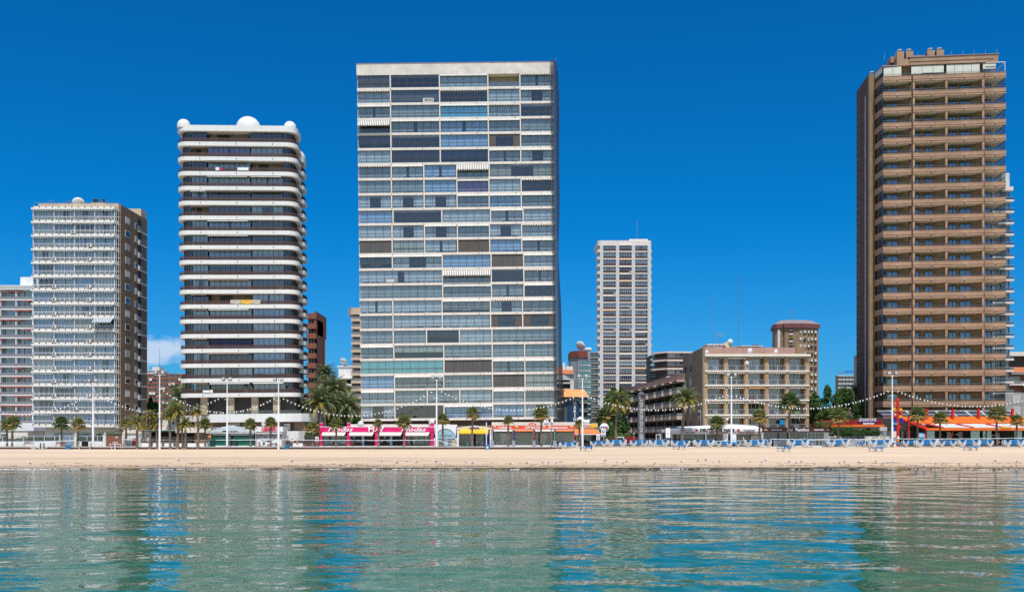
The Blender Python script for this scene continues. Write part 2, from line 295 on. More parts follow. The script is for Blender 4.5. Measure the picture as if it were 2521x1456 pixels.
# ---------------- setting: sea, sand, promenade, town ground ----------------
G=1.4
def smooth(a): a=max(0.,min(1.,a)); return a*a*(3-2*a)
def sandz(x,y):
    z=.0125*(y-111)+.42*smooth((x-6)/8)*smooth((y-158)/26)
    z+=.035*mn.noise(Vector((x*.05,y*.12,0)))+.02*mn.noise(Vector((x*.3,y*.35,3)))
    return z
def place(d,ybase,dz=0.):
    """ground position under photo column d and row ybase, on the sloping sand"""
    lo,hi=60.,187.9
    for _ in range(40):
        Y=(lo+hi)/2; y=HZ+(CAMZ-sandz(X(d,Y),Y)-dz)*F/Y
        if y>ybase: lo=Y
        else: hi=Y
    return X(d,Y),Y,sandz(X(d,Y),Y)
def sand_mat():
    m,nt,p=base('sand'); g=nd(nt,'ShaderNodeNewGeometry'); s=nd(nt,'ShaderNodeSeparateXYZ'); nt.links.new(g.outputs['Position'],s.inputs[0])
    def noi(sc3,scale,det=4.,rough=.55):
        mp=nd(nt,'ShaderNodeMapping',i={3:sc3}); nt.links.new(g.outputs['Position'],mp.inputs[0]); n=nd(nt,'ShaderNodeTexNoise',i={'Scale':scale,'Detail':det,'Roughness':rough}); nt.links.new(mp.outputs[0],n.inputs[0]); return n.outputs[0]
    def ramp(v,a,b,c,d,cl=True):
        r=nd(nt,'ShaderNodeMapRange',i={1:a,2:b,3:c,4:d}); r.clamp=cl; nt.links.new(v,r.inputs[0]); return r.outputs[0]
    t=mth(nt,'MULTIPLY',ramp(noi((.02,.12,1),1.),.35,.65,.88,1.06),ramp(noi((1,1,1),1.6,6.),.3,.7,.93,1.05))
    # raked and driven-over belt halfway up the beach
    belt=mth(nt,'MULTIPLY',ramp(s.outputs[1],124.,132.,0.,1.),ramp(s.outputs[1],150.,141.,0.,1.))
    tr=mth(nt,'MULTIPLY',ramp(noi((.012,.20,1),1.,6.,.75),.50,.60,0.,.38),belt)
    tr2=mth(nt,'MULTIPLY',ramp(noi((.07,.22,1),1.,8.,.8),.60,.68,0.,.5),mth(nt,'MULTIPLY',ramp(s.outputs[1],118.,121.,0.,1.),ramp(s.outputs[1],136.,130.,0.,1.)))
    t=mth(nt,'MULTIPLY',t,mth(nt,'SUBTRACT',1.,mth(nt,'MAXIMUM',tr,tr2)))
    wz=mth(nt,'ADD',s.outputs[2],mth(nt,'MULTIPLY',mth(nt,'SUBTRACT',noi((.06,.3,1),1.,4.),.5),.12))
    wet=ramp(wz,.02,.14,1.,0.); wet2=ramp(wz,.08,.28,.35,0.)
    c=nd(nt,'ShaderNodeVectorMath',operation='SCALE'); c.inputs[0].default_value=(.72,.55,.385); nt.links.new(t,c.inputs['Scale'])
    x=nd(nt,'ShaderNodeMixRGB',i={2:(.40,.26,.155,1)}); nt.links.new(mth(nt,'MAXIMUM',wet,wet2),x.inputs[0]); nt.links.new(c.outputs[0],x.inputs[1]); nt.links.new(x.outputs[0],p.inputs['Base Color'])
    nt.links.new(ramp(wet,0.,1.,.9,.22),p.inputs['Roughness']); p.inputs['Specular IOR Level'].default_value=.3
    b=nd(nt,'ShaderNodeBump',i={'Strength':.55,'Distance':.12}); nt.links.new(mth(nt,'ADD',noi((.5,1.5,1),1.5,6.,.65),mth(nt,'MULTIPLY',noi((.02,1.,1),1.,4.),.8)),b.inputs['Height']); nt.links.new(b.outputs[0],p.inputs['Normal']); return m
def water_mat():
    m,nt,p=base('sea_water'); g=nd(nt,'ShaderNodeNewGeometry'); s=nd(nt,'ShaderNodeSeparateXYZ'); nt.links.new(g.outputs['Position'],s.inputs[0])
    # explicit finite differences of a wave height field -> normal (same from every viewpoint)
    eps=.03
    waves=[((.26,.40),1.,.175,.5),((.9,1.4),1.,.042,.8),((2.8,4.4),1.,.0075,1.),((.08,.12),1.,.09,0.)]
    def H(dx,dy,k):
        (sx,sy),sca,amp,det=waves[k]
        ad=nd(nt,'ShaderNodeVectorMath',operation='ADD'); ad.inputs[1].default_value=(dx,dy,0); nt.links.new(g.outputs['Position'],ad.inputs[0])
        mp=nd(nt,'ShaderNodeMapping',i={3:(sx,sy,0),2:(0,0,R((8,-14,23,5)[k]))}); nt.links.new(ad.outputs[0],mp.inputs[0])
        n=nd(nt,'ShaderNodeTexNoise',i={'Scale':sca,'Detail':det,'Roughness':.35}); n.noise_dimensions='2D'; nt.links.new(mp.outputs[0],n.inputs[0]); return mth(nt,'MULTIPLY',n.outputs[0],amp)
    def tot(dx,dy):
        t=H(dx,dy,0)
        for k in range(1,len(waves)): t=mth(nt,'ADD',t,H(dx,dy,k))
        return t
    h0=tot(0,0); hx=tot(eps,0); hy=tot(0,eps)
    c=nd(nt,'ShaderNodeCombineXYZ',i={2:1.}); nt.links.new(mth(nt,'DIVIDE',mth(nt,'SUBTRACT',h0,hx),eps),c.inputs[0]); nt.links.new(mth(nt,'DIVIDE',mth(nt,'SUBTRACT',h0,hy),eps),c.inputs[1])
    nrm=nd(nt,'ShaderNodeVectorMath',operation='NORMALIZE'); nt.links.new(c.outputs[0],nrm.inputs[0]); nt.links.new(nrm.outputs[0],p.inputs['Normal'])
    # the bottom shows through: sandy by the shore, green then teal outwards, patchy
    r=nd(nt,'ShaderNodeValToRGB'); e=r.color_ramp.elements; e[0].position=0.; e[0].color=(.010,.140,.088,1); e[1].position=1.; e[1].color=(.15,.125,.085,1)
    for pos,col in ((.30,(.014,.125,.076,1)),(.62,(.028,.115,.072,1)),(.90,(.075,.100,.066,1))):
        k=e.new(pos); k.color=col
    n=nd(nt,'ShaderNodeTexNoise',i={'Scale':.12,'Detail':5.}); nt.links.new(g.outputs['Position'],n.inputs[0])
    mr=nd(nt,'ShaderNodeMapRange',i={1:20.,2:112.,3:0.,4:1.}); nt.links.new(mth(nt,'ADD',s.outputs[1],mth(nt,'MULTIPLY',mth(nt,'SUBTRACT',n.outputs[0],.5),26.)),mr.inputs[0]); nt.links.new(mr.outputs[0],r.inputs[0])
    # caustic light ribbons, painted into the water colour
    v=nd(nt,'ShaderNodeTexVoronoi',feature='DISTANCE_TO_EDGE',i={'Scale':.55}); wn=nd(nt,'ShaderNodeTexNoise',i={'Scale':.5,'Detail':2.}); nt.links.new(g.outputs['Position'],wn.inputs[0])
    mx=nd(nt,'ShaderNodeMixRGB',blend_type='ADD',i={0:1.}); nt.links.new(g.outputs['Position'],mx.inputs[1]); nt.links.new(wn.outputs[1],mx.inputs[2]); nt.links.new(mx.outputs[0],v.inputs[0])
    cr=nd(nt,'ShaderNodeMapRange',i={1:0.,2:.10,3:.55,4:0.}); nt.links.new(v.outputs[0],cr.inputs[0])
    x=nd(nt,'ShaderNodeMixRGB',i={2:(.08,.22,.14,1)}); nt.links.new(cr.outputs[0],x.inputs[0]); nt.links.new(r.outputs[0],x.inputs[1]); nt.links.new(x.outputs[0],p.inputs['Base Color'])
    p.inputs['Roughness'].default_value=.03; p.inputs['IOR'].default_value=1.33; p.inputs['Specular IOR Level'].default_value=.5
    return m
wm=water_mat(); b=MB(); b.quad((-2500,-3000,0),(2500,-3000,0),(2500,150,0),(-2500,150,0),wm); tag(part('sea_water',b),kind='structure')
sm=sand_mat(); b=MB(); nx,ny=420,110; vs=[]
for j in range(ny+1):
    y=60+128.6*(j/ny)
    for i in range(nx+1):
        x=-190+380*i/nx; vs.append((x,y,sandz(x,y)))
b.add(vs,[(j*(nx+1)+i,j*(nx+1)+i+1,(j+1)*(nx+1)+i+1,(j+1)*(nx+1)+i) for j in range(ny) for i in range(nx)],sm,True); tag(part('beach',b),kind='structure')
b=MB(); M('ground_town',(.28,.25,.21)); b.quad((-3000,188.6,G-.06),(3000,188.6,G-.06),(3000,6000,G-.06),(-3000,6000,G-.06),'ground_town'); tag(part('ground',b),kind='structure')
M('paving',(.50,.46,.42)); b=MB(); b.box(-190,190,188.9,199,G-.3,G,'paving'); b.box(-190,190,188.45,188.9,G-.05,G+.06,'concrete_light'); tag(part('promenade',b),kind='structure')
M('wall_dark',(.10,.07,.06),var=.35,scale=.8); b=MB(); b.box(-190,190,188.55,188.9,.3,G-.05,'wall_dark'); o=part('retaining_wall',b); tag(o,'low dark purplish retaining wall along the back of the beach','wall')
# weed, foam and flotsam along the waterline (nobody could count it)
q=random.Random(3); b=MB(); M('seaweed_mat',(.07,.055,.02),var=.5,scale=2,bump=.8); M('seaweed_olive',(.20,.17,.035),var=.4,scale=2,bump=.8)
for i in range(2600):
    x=-95+190*q.random(); d=mn.noise(Vector((x*.045,1.7,0)))
    if x<-28 and q.random()<.93: continue
    if d<-.12 and q.random()<.8: continue
    yb=111.5+1.0*mn.noise(Vector((x*.12,5,0)))+q.gauss(0,.65)*(1+1.2*(x>35)); r=.15+.45*q.random(); n=7; m='seaweed_olive' if (x>40 and q.random()<.75) or q.random()<.15 else 'seaweed_mat'
    z=max(sandz(x,yb),.0)+.01; ph=q.random()*6
    vs=[(x+r*1.8*math.cos(6.283*k/n)*(.6+.6*q.random()),yb+r*math.sin(6.283*k/n)*(.6+.6*q.random()),z) for k in range(n)]+[(x,yb,z+.03+.05*q.random())]
    b.add(vs,[(k,(k+1)%n,n) for k in range(n)],m)
for c in range(150):
    x0=-98+196*q.random(); y0=118+q.gauss(0,.4)+1.6*mn.noise(Vector((x0*.05,9,0)))+(q.random()*9 if q.random()<.4 else 0); ln=.3+2.2*q.random()**2
    for i in range(int(4+ln*7)):
        x=x0+q.gauss(0,ln); yb=y0+q.gauss(0,.22)+.15*math.sin(x*2); r=.03+.11*q.random()**2; n=5; z=sandz(x,yb)+.004
        vs=[(x+r*2.4*math.cos(6.283*k/n+c)*(.5+.8*q.random()),yb+r*math.sin(6.283*k/n+c)*(.5+.8*q.random()),z) for k in range(n)]+[(x,yb,z+.02+.05*q.random())]
        b.add(vs,[(k,(k+1)%n,n) for k in range(n)],'seaweed_mat')
tag(part('seaweed',b),'dark and olive seaweed washed up along the waterline','seaweed',kind='stuff')
b=MB(); M('foam_mat',(.85,.86,.88))
for i in range(2600):
    x=-98+196*q.random(); yb=110.2+.9*mn.noise(Vector((x*.1,2,0)))+q.gauss(0,.25)
    if mn.noise(Vector((x*.05,8,0)))<-.05: continue
    r=.025+.07*q.random()**2; n=6; vs=[(x+r*2.6*math.cos(6.283*k/n)*(.5+.7*q.random()),yb+r*.7*math.sin(6.283*k/n)*(.5+.7*q.random()),.012) for k in range(n)]+[(x,yb,.03)]
    b.add(vs,[(k,(k+1)%n,n) for k in range(n)],'foam_mat')
tag(part('foam',b),'thin broken line of white foam where the sea meets the sand','foam',kind='stuff')
# ---------------- big towers ----------------
def s_(Y): return F/Y     # photo units per metre at distance Y
# --- wide central tower with white slab grid and glazed balconies ---
def central_tower():
    Y=203.; s=s_(Y); q=random.Random(31); gy=1095
    x0=X(889,Y); zb=Z(1036,Y)                                  # underside of the lowest slab band
    t=root('apartment_tower','wide white gridded apartment tower of glazed balconies with dark net down its right edge','apartment tower',(x0,Y,G),(0,-.0118,0))
    W=484/s; H=(1036-159)/s; zo=zb-G
    p=36.94/s; gh=31/s; sh=p-gh
    rowz=[zo+(22-r)*p+sh for r in range(23)]                   # floor level of each storey
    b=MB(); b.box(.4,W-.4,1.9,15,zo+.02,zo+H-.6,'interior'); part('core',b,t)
    b=MB(); b.box(.02,.4,.3,15,zo+.02,zo+H-.5,'white_warm'); b.box(W-.4,W-.02,.3,15,zo+.02,zo+H-.5,'white_warm'); part('side_wall',b,t)
    def slab():
        b=MB(); b.box(0,W,-.12,1.9,0,sh,'white_warm')
        for k in (.17,.33,.475,.61,.80,.93): b.box(W*k-.05,W*k+.05,-.2,-.12,sh*.35,sh*.75,'grey_dark')
        return b.mesh('slab')
    sl=slab(); dv=MB().box(-.12,.12,-.1,1.9,.005,gh-.005,'white_warm').mesh('divider_wall')
    for r in range(23): part('slab',sl,t,(0,0,rowz[r]-sh))
    b=MB(); b.box(-.05,W+.0,-.14,15,rowz[0]+gh,zo+H,'board_white'); b.box(-.12,W+.08,-.2,15,zo+H,zo+H+.12,'roof_pinkbrown'); part('parapet',b,t)
    A=[82,203,322,401]; B6=[82,162,243,322,401]
    D={0:A,1:A,2:A,3:A,4:A,5:A,6:[82,162,243,323],7:B6,8:B6,9:[85,205,325,405],10:B6,11:B6,12:[82,205,325,405],13:[205,325,405],14:[205,325,405],15:A,16:A,17:[82,164,245,325],18:[83,206,325,405],19:[206,325,405],20:[84,205,325,405],21:[84,164,244,325,404],22:[84,205,325,404]}
    # storey, bay -> what the photo shows there
    S={(0,0):('blind','blind_tan','dark'),(0,1):('bare','','dark'),(0,3):('open',),(1,1):('full','curtain_grey','dark'),(1,2):('bare','',''),(2,2):('blind','curtain_blue','teal'),(2,4):('bare','',''),(3,0):('bare','',''),(4,0):('blind','shutter_grey','dark'),(4,3):('panel',),(5,1):('blind','shutter_grey','dark'),(5,2):('blind','curtain_navy','dark'),(6,4):('sides','curtain_beige',''),(7,3):('full','curtain_purple',''),(9,1):('bare','',''),
       (11,0):('slat','shutter_grey',''),(11,3):('slat','shutter_brown',''),(12,0):('blind','blind_tan','dark'),(12,3):('slat','shutter_grey',''),(13,2):('bare','',''),(14,3):('bare','',''),(15,2):('blind','curtain_beige',''),(16,3):('panel',),(16,4):('panel',),(17,2):('blind','shutter_grey','dark'),(19,0):('blind','curtain_grey','sky'),(19,1):('slat','shutter_grey',''),(20,3):('slat','shutter_grey',''),(22,1):('bare','',''),(20,1):('full','curtain_beige','')}
    AW={(3,0),(6,3),(13,1)}
    for r in range(23):
        e=[0]+D[r]+[484]; z=rowz[r]
        for k in D[r]: part('divider_wall',dv,t,(k/s,0,z))
        for i in range(len(e)-1):
            xa=e[i]/s+.14; xb=e[i+1]/s-.14; w=xb-xa; st=S.get((r,i)); n=max(4,round(w*s/20))
            if st is None:
                st=pick(q,[(30,'full','curtain_white',''),(36,'full','curtain_grey',''),(12,'full','curtain_blue',''),(11,'sides','curtain_white',''),(3,'blind','curtain_grey',''),(3,'blind','curtain_beige',''),(3,'bare','','')])
            if st[0]=='open':
                b=MB(); b.box(0,w,.02,.06,.05,1.0,'glass_clear'); b.box(0,w,0,.08,1.0,1.06,'frame_bronze'); 
                for k in range(5): b.box(w*k/4-.03+(.03 if k==0 else -.03 if k==4 else 0),w*k/4+.03,0,.08,.0,1.0,'frame_bronze')
                o=part('open_balcony',b,t,(xa,.02,z)); b=MB(); b.box(0,w,1.6,1.85,.0,gh,'interior_beige'); b.box(0,w,.1,1.6,gh-.06,gh-.01,'cream'); part('recess_wall',b,o); continue
            if st[0]=='panel':
                b=MB(); b.box(0,w*.22,.0,.1,0,gh-.02,'shutter_brown'); b.box(w*.78,w,0,.1,0,gh-.02,'shutter_brown'); b.box(w*.22,w*.78,0,.1,gh*.86,gh-.02,'shutter_brown')
                o=part('panelled_window',b,t,(xa,.05,z)); part('pane',window_mesh(w*.56,gh*.86,2,'frame_dark','glass',.4),o,(w*.22,0,0)); continue
            g={'':'glass','dark':'glass_dark','teal':'glass_teal','sky':'glass_teal'}[st[2] if len(st)>2 else '']
            unit(t,xa,.05,z+.01,w,gh-.02,n,st[0],st[1] or 'curtain_white','frame_bronze',g,.37,.25,q)
            if (r,i) in AW: part('awning',awning_mesh(w,'awning_stripe',1.0,.9),t,(xa,-.12,z+gh-.12))
            elif st[0]!='slat' and q.random()<.42: part('awning',valance_mesh(w,q.choice(['awning_white','awning_white','valance_brown'])),t,(xa,-.12,z+gh-.06))
    b=MB(); b.box(.6,W-.6,.6,1.2,zo-1.15,zo+.0,'tile_grid'); b.box(.3,W-.3,1.0,15,.0,zo-1.15,'white_warm'); b.box(-.0,W,-.5,1.0,zo-3.0,zo-1.7,'cream_light'); part('podium_wall',b,t)
    # sign in a window and antennas
    for (r,xx,sz,tx) in ((1,162,.62,'VENDE'),(13,66,.34,'VENDE')):
        b=MB(); b.box(0,26/s if r==1 else 20/s,-.03,.0,0,.75,'sign_white' if r==1 else 'curtain_grey'); o=part('for_sale_sign',b,t,(xx/s,-.0,rowz[r]+.12)); text(tx,sz,'text_black' if r==1 else 'text_white',o,((13 if r==1 else 10)/s,-.06,.38),(23 if r==1 else 17)/s,bold=.01)
    b=MB(); xx=226/s; b.tube([(xx,3,zo+H),(xx,3,zo+H+.9)],.05,'steel'); b.tube([(xx,3,zo+H+.5),(xx+1.2,3,zo+H+.75)],.05,'red_paint'); b.tube([(450/s,3,zo+H),(450/s,3,zo+H+1.2)],.05,'steel'); part('antenna',b,t)
    # scaffold net hung down the right side
    b=MB(); vs=[]; k=46
    for i in range(k+1):
        z=zo-1.0+(H+1.2)*i/k; j=.16*math.sin(i*.21)+.10*math.sin(i*.47+1)+(.35*smooth((10-i)/8.) if i>2 else .1)
        vs+=[(W-2.6,-.5,z),(W-.6,-.62,z),(W+.55+j*.5,-.45+j*.2,z),(W+.95+j,1.2,z),(W+.7,7,z)]
    b.add(vs,[(5*i+c,5*i+c+1,5*i+6+c,5*i+5+c) for i in range(k) for c in range(1,4)],'net_black',True); part('scaffold_net',b,t)
    b=MB(); 
    for z in range(0,int(H),4): b.tube([(W-.4,-.3,zo+z),(W+.5,-.3,zo+z)],.05,'steel',4)
    b.tube([(W+.45,-.3,zo),(W+.45,-.3,zo+H+.9)],.05,'steel',4); b.tube([(W-.7,-.3,zo),(W-.7,-.3,zo+H)],.04,'steel',4); part('scaffold',b,t)
central_tower()
# --- rounded white-banded tower with roof domes ---
def rrect(x0,x1,y0,y1,r,n=6):
    P=[]
    for cx,cy,a0 in ((x0+r,y0+r,180),(x1-r,y0+r,270),(x1-r,y1-r,0),(x0+r,y1-r,90)):
        for k in range(n+1): a=R(a0+90*k/n); P.append((cx+r*math.cos(a),cy+r*math.sin(a)))
    return P
def dome_tower():
    Y=200.; s=s_(Y); q=random.Random(5); x0=X(440,Y); 
    t=root('apartment_tower','black and white banded apartment tower with rounded corners and white domes on its roof','apartment tower',(x0,Y,G),(0,-.0118,R(4.)))
    W=24.1; p=36.45/s; zr=Z(971+6.5,Y)-G                     # underside of lowest band
    bh=9.8/s; Dp=8.5
    fp=rrect(0,W,0,Dp,2.3); ip=rrect(.9,W-.9,.9,Dp-.9,1.9); rp=rrect(.12,W-.12,.12,Dp-.12,2.2)
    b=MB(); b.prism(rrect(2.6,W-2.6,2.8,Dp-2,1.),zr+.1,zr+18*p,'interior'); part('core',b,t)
    def band():
        b=MB(); b.prism(fp,0,bh,'white_paint',smooth=False)
        for k in (.2,.5,.8): b.box(W*k-.06,W*k+.06,-.04,.2,bh*.3,bh*.75,'grey_dark')
        return b.mesh('balcony')
    def rail():
        b=MB(); b.wallpath(rp,0,.72,'rail_brown',closed=True); b.wallpath(rp,.72,.78,'rail_wood',.07,True); b.wallpath(rp,.36,.40,'rail_wood',.04,True)
        for i in range(0,len(rp),3): x,y=rp[i]; b.box(x-.03,x+.03,y-.03,y+.03,0,.72,'rail_wood')
        for k in range(1,12): x=2+(W-4)*k/12; b.box(x-.03,x+.03,.1,.16,0,.72,'rail_wood')
        return b.mesh('railing')
    bm_,rm=band(),rail(); gh=p-bh
    def corner(P,xs):
        b=MB()
        for i in range(len(P)-1):
            (xa,ya),(xb,yb)=P[i],P[i+1]; b.add([(xa,ya,0),(xb,yb,0),(xb,yb,gh),(xa,ya,gh)],[(0,1,2,3)],'glass_dark'); b.box(xa-.05,xa+.05,ya-.05,ya+.05,0,gh,'frame_dark')
        ya,yb=2.8,Dp-2.8; b.add([(xs,ya,0),(xs,yb,0),(xs,yb,gh),(xs,ya,gh)],[(0,1,2,3)],'glass_dark')
        for k in range(5): y=ya+(yb-ya)*k/4; b.box(xs-.06,xs+.06,y-.06,y+.06,0,gh,'frame_dark')
        b.box(min(xs,xs+(1.6 if xs<5 else -1.6)),max(xs,xs+(1.6 if xs<5 else -1.6)),ya,ya+.1,0,gh,'interior'); return b.mesh('corner_glazing')
    cms=[corner(ip[0:7],.9),corner(ip[7:14],W-.9)]
    E=[2.8,75/s,180/s,W-2.8]; 
    S={(0,0):('full','curtain_navy'),(0,1):('half',),(0,2):('full','curtain_navy'),(1,0):('open',),(1,1):('full','curtain_purple'),(2,2):('open',),(2,0):('blind','curtain_navy'),(4,2):('blind','blind_tan'),(5,0):('open',),(5,1):('blind','blind_tan'),(6,2):('blind','blind_tan'),(6,0):('blind','curtain_grey'),(7,1):('blind','shutter_grey'),(8,0):('blind','blind_tan'),(8,2):('blind','curtain_grey'),(10,2):('blind','shutter_brown'),(11,1):('open',),(13,1):('blind','shutter_grey'),(14,0):('blind','shutter_grey'),(14,1):('slat','curtain_navy'),(16,2):('blind','curtain_blue'),(12,0):('full','curtain_white')}
    for r in range(18):
        z=zr+(17-r)*p
        part('balcony',bm_,t,(0,0,z)); part('railing',rm,t,(0,0,z+bh)); [part('corner_glazing',m__,t,(0,0,z+bh)) for m__ in cms]
        for i in range(3):
            xa,xb=E[i]+.1,E[i+1]-.1; w=xb-xa; st=S.get((r,i)) or pick(q,[(4,'full','curtain_white'),(3,'full','curtain_grey'),(3,'full','curtain_blue'),(2,'sides','curtain_white'),(2,'blind','curtain_grey'),(1.5,'bare','curtain_grey'),(1.,'blind','shutter_grey')])
            if st[0] in('open','half'):
                b=MB(); b.box(0,w,1.8,1.9,0,gh,'interior_warm'); b.box(0,w,.0,1.8,gh-.05,gh-.01,'cream' if st[0]=='half' else 'stone_tan'); b.box(w*.2,w*.5,1.72,1.8,0,2.1,'frame_dark'); o=part('open_balcony',b,t,(xa,.85,z+bh)); continue
            unit(t,xa,.9,z+bh+.01,w,gh-.02,max(4,round(w/1.05)),st[0],st[1],'frame_dark','glass_dark' if st[1] in('shutter_grey','blind_tan','curtain_navy') and st[0]!='slat' else 'glass',0,.25,q)
            if q.random()<.3: part('awning',valance_mesh(w*.95,q.choice(['awning_white','awning_brown']),.18,.5),t,(xa,.3,z+p-.12))
            if q.random()<.2: part('air_conditioner',ac_mesh(),t,(xa+w*.8,.5,z+bh+.02))
    zt=zr+18*p
    b=MB(); b.prism(fp,0,1.15,'white_paint'); b.prism(rrect(.3,W-.3,.3,Dp-.3,2.),1.15,1.2,'concrete'); part('roof_parapet',b,t,(0,0,zt))
    def dm(r): return [(r*math.cos(R(a)),r*math.sin(R(a))) for a in range(0,91,9)]
    for nme,cx,cy,r,zz in (('dome',14.0,2.9,2.5,1.3),('dome',1.4,1.4,1.3,1.4),('dome',W-1.5,1.6,1.25,1.3)):
        b=MB(); b.lathe([(r,-.6)]+dm(r),'white_paint',28); part(nme,b,t,(cx,cy,zt+zz))
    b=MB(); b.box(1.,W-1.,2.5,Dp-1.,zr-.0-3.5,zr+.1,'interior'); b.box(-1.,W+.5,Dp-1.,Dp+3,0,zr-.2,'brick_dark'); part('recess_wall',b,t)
    for k in (.2,.42,.62,.8): part('column',MB().box(-.65,.65,.9,2.2,zr-3.5,zr-.003,'stone_tan'),t,(W*k,0,0))
    # big white deck below the open storey, lower deck and ground storey
    b=MB(); b.prism([(80/s*.98,-1.2),(W-1.0,-1.2),(W+.4,-.6),(W+1.6,1.),(W+3.6,5),(W+3.6,9),(80/s*.98,9)],zr-5.1,zr-3.45,'white_paint'); part('deck',b,t)
    b=MB(); b.wallpath([(80/s,-1.0),(W-1.0,-1.0),(W+.3,-.5),(W+3.4,5)],zr-3.45,zr-2.75,'glass_dark'); part('deck_railing',b,t)
    b=MB(); b.prism([(-.5,1.5),(80/s,1.2),(80/s,9),(-.5,9)],zr-4.9,zr-3.6,'concrete_light'); b.prism(rrect(-.8,108/s,-.2,7,1.),zr-7.1,zr-6.0,'cream_light'); part('lower_deck',b,t)
    b=MB(); b.box(3,W+1,.6,12,0.,zr-5.1,'brick_brown'); b.box(9.5,12,.5,.6,zr-6.9,zr-5.2,'cream'); b.box(W-3.6,W-1.3,.5,.6,zr-7.1,zr-5.3,'frame_dark'); b.box(W-3.3,W-2.,.45,.5,zr-6.9,zr-5.5,'blind_cream'); part('ground_storey',b,t)
    b=MB(); b.prism([(W-5,-.9),(W-.2,-.9),(W+1.8,1.8),(W+1.8,6),(W-5,6)],zr-8.9,zr-7.,'white_paint'); b.prism([(W-4,-.2),(W,-.1),(W+1.,2),(W+1.,6),(W-4,6)],0,zr-8.9,'concrete_light'); part('entrance_wing',b,t)
    b=MB(); b.box(0,1.9,-.1,.0,.1,.75,'glass_dark'); 
    b=MB(); b.box(0,1.3,-.04,0,0,.5,'sign_white'); o=part('balcony_sign',b,t,(60/s,-.05,zr+bh+.1)); 
    b=MB(); b.box(0,.55,-.04,0,0,.6,'sign_white'); part('balcony_sign',b,t,(77/s,-.05,zr+bh+.05))
    # laundry
    for (r,xx,w,hh,m) in ((2,97/s,.7,.6,'sign_white'),(2,107/s,.5,.5,'pink'),(2,150/s,2.2,.6,'sign_white')):
        b=MB(); k=6; vs=[]
        for i in range(k+1): vs+=[(w*i/k,-.06*(i%2),0),(w*i/k,-.02,hh)]
        b.add(vs,[(2*i,2*i+2,2*i+3,2*i+1) for i in range(k)],m); part('laundry',b,t,(xx,.0,zr+(17-r)*p+bh+.2))
    for xx,w,m in ((129/s,2.0,'curtain_beige'),(154/s,2.3,'gull_yellow'),(180/s,1.8,'curtain_beige')):
        b=MB(); k=8; vs=[]
        for i in range(k+1): vs+=[(w*i/k,-.08*(i%2)-.02,.1*math.sin(i)),(w*i/k,-.02,.85)]
        b.add(vs,[(2*i,2*i+2,2*i+3,2*i+1) for i in range(k)],m); part('balcony_cloth',b,t,(xx,.0,zr+6*p+bh+.05))
    # rear stack of curved balconies beyond the right corner
    RX=.35; cp=rrect(W-3.2,W+RX,7.2,13.,1.6); zb0=zr-.2; k=17
    def rb():
        b=MB(); b.prism(cp,0,bh,'white_paint'); b.wallpath(rrect(W-3.1,W+RX-.1,7.3,12.9,1.5),bh,bh+.8,'black',closed=True); return b.mesh('rear_balcony')
    m_=rb(); 
    for r in range(k): part('rear_balcony',m_,t,(0,0,zb0+r*p-.6))
    b=MB(); b.prism(rrect(W-3.0,W+RX-1.,8.1,12.4,1.1),zb0,zb0+k*p-.9,'interior'); part('rear_wall',b,t)
    b=MB(); b.prism(cp,0,1.2,'white_paint'); b.lathe([(2.1,1.)]+[(2.1*math.cos(R(a)),1.2+2.*math.sin(R(a))) for a in range(0,91,9)],'white_paint',24,(W-1.7,10,0)); part('rear_dome',b,t,(0,0,zb0+k*p-.8))
dome_tower()
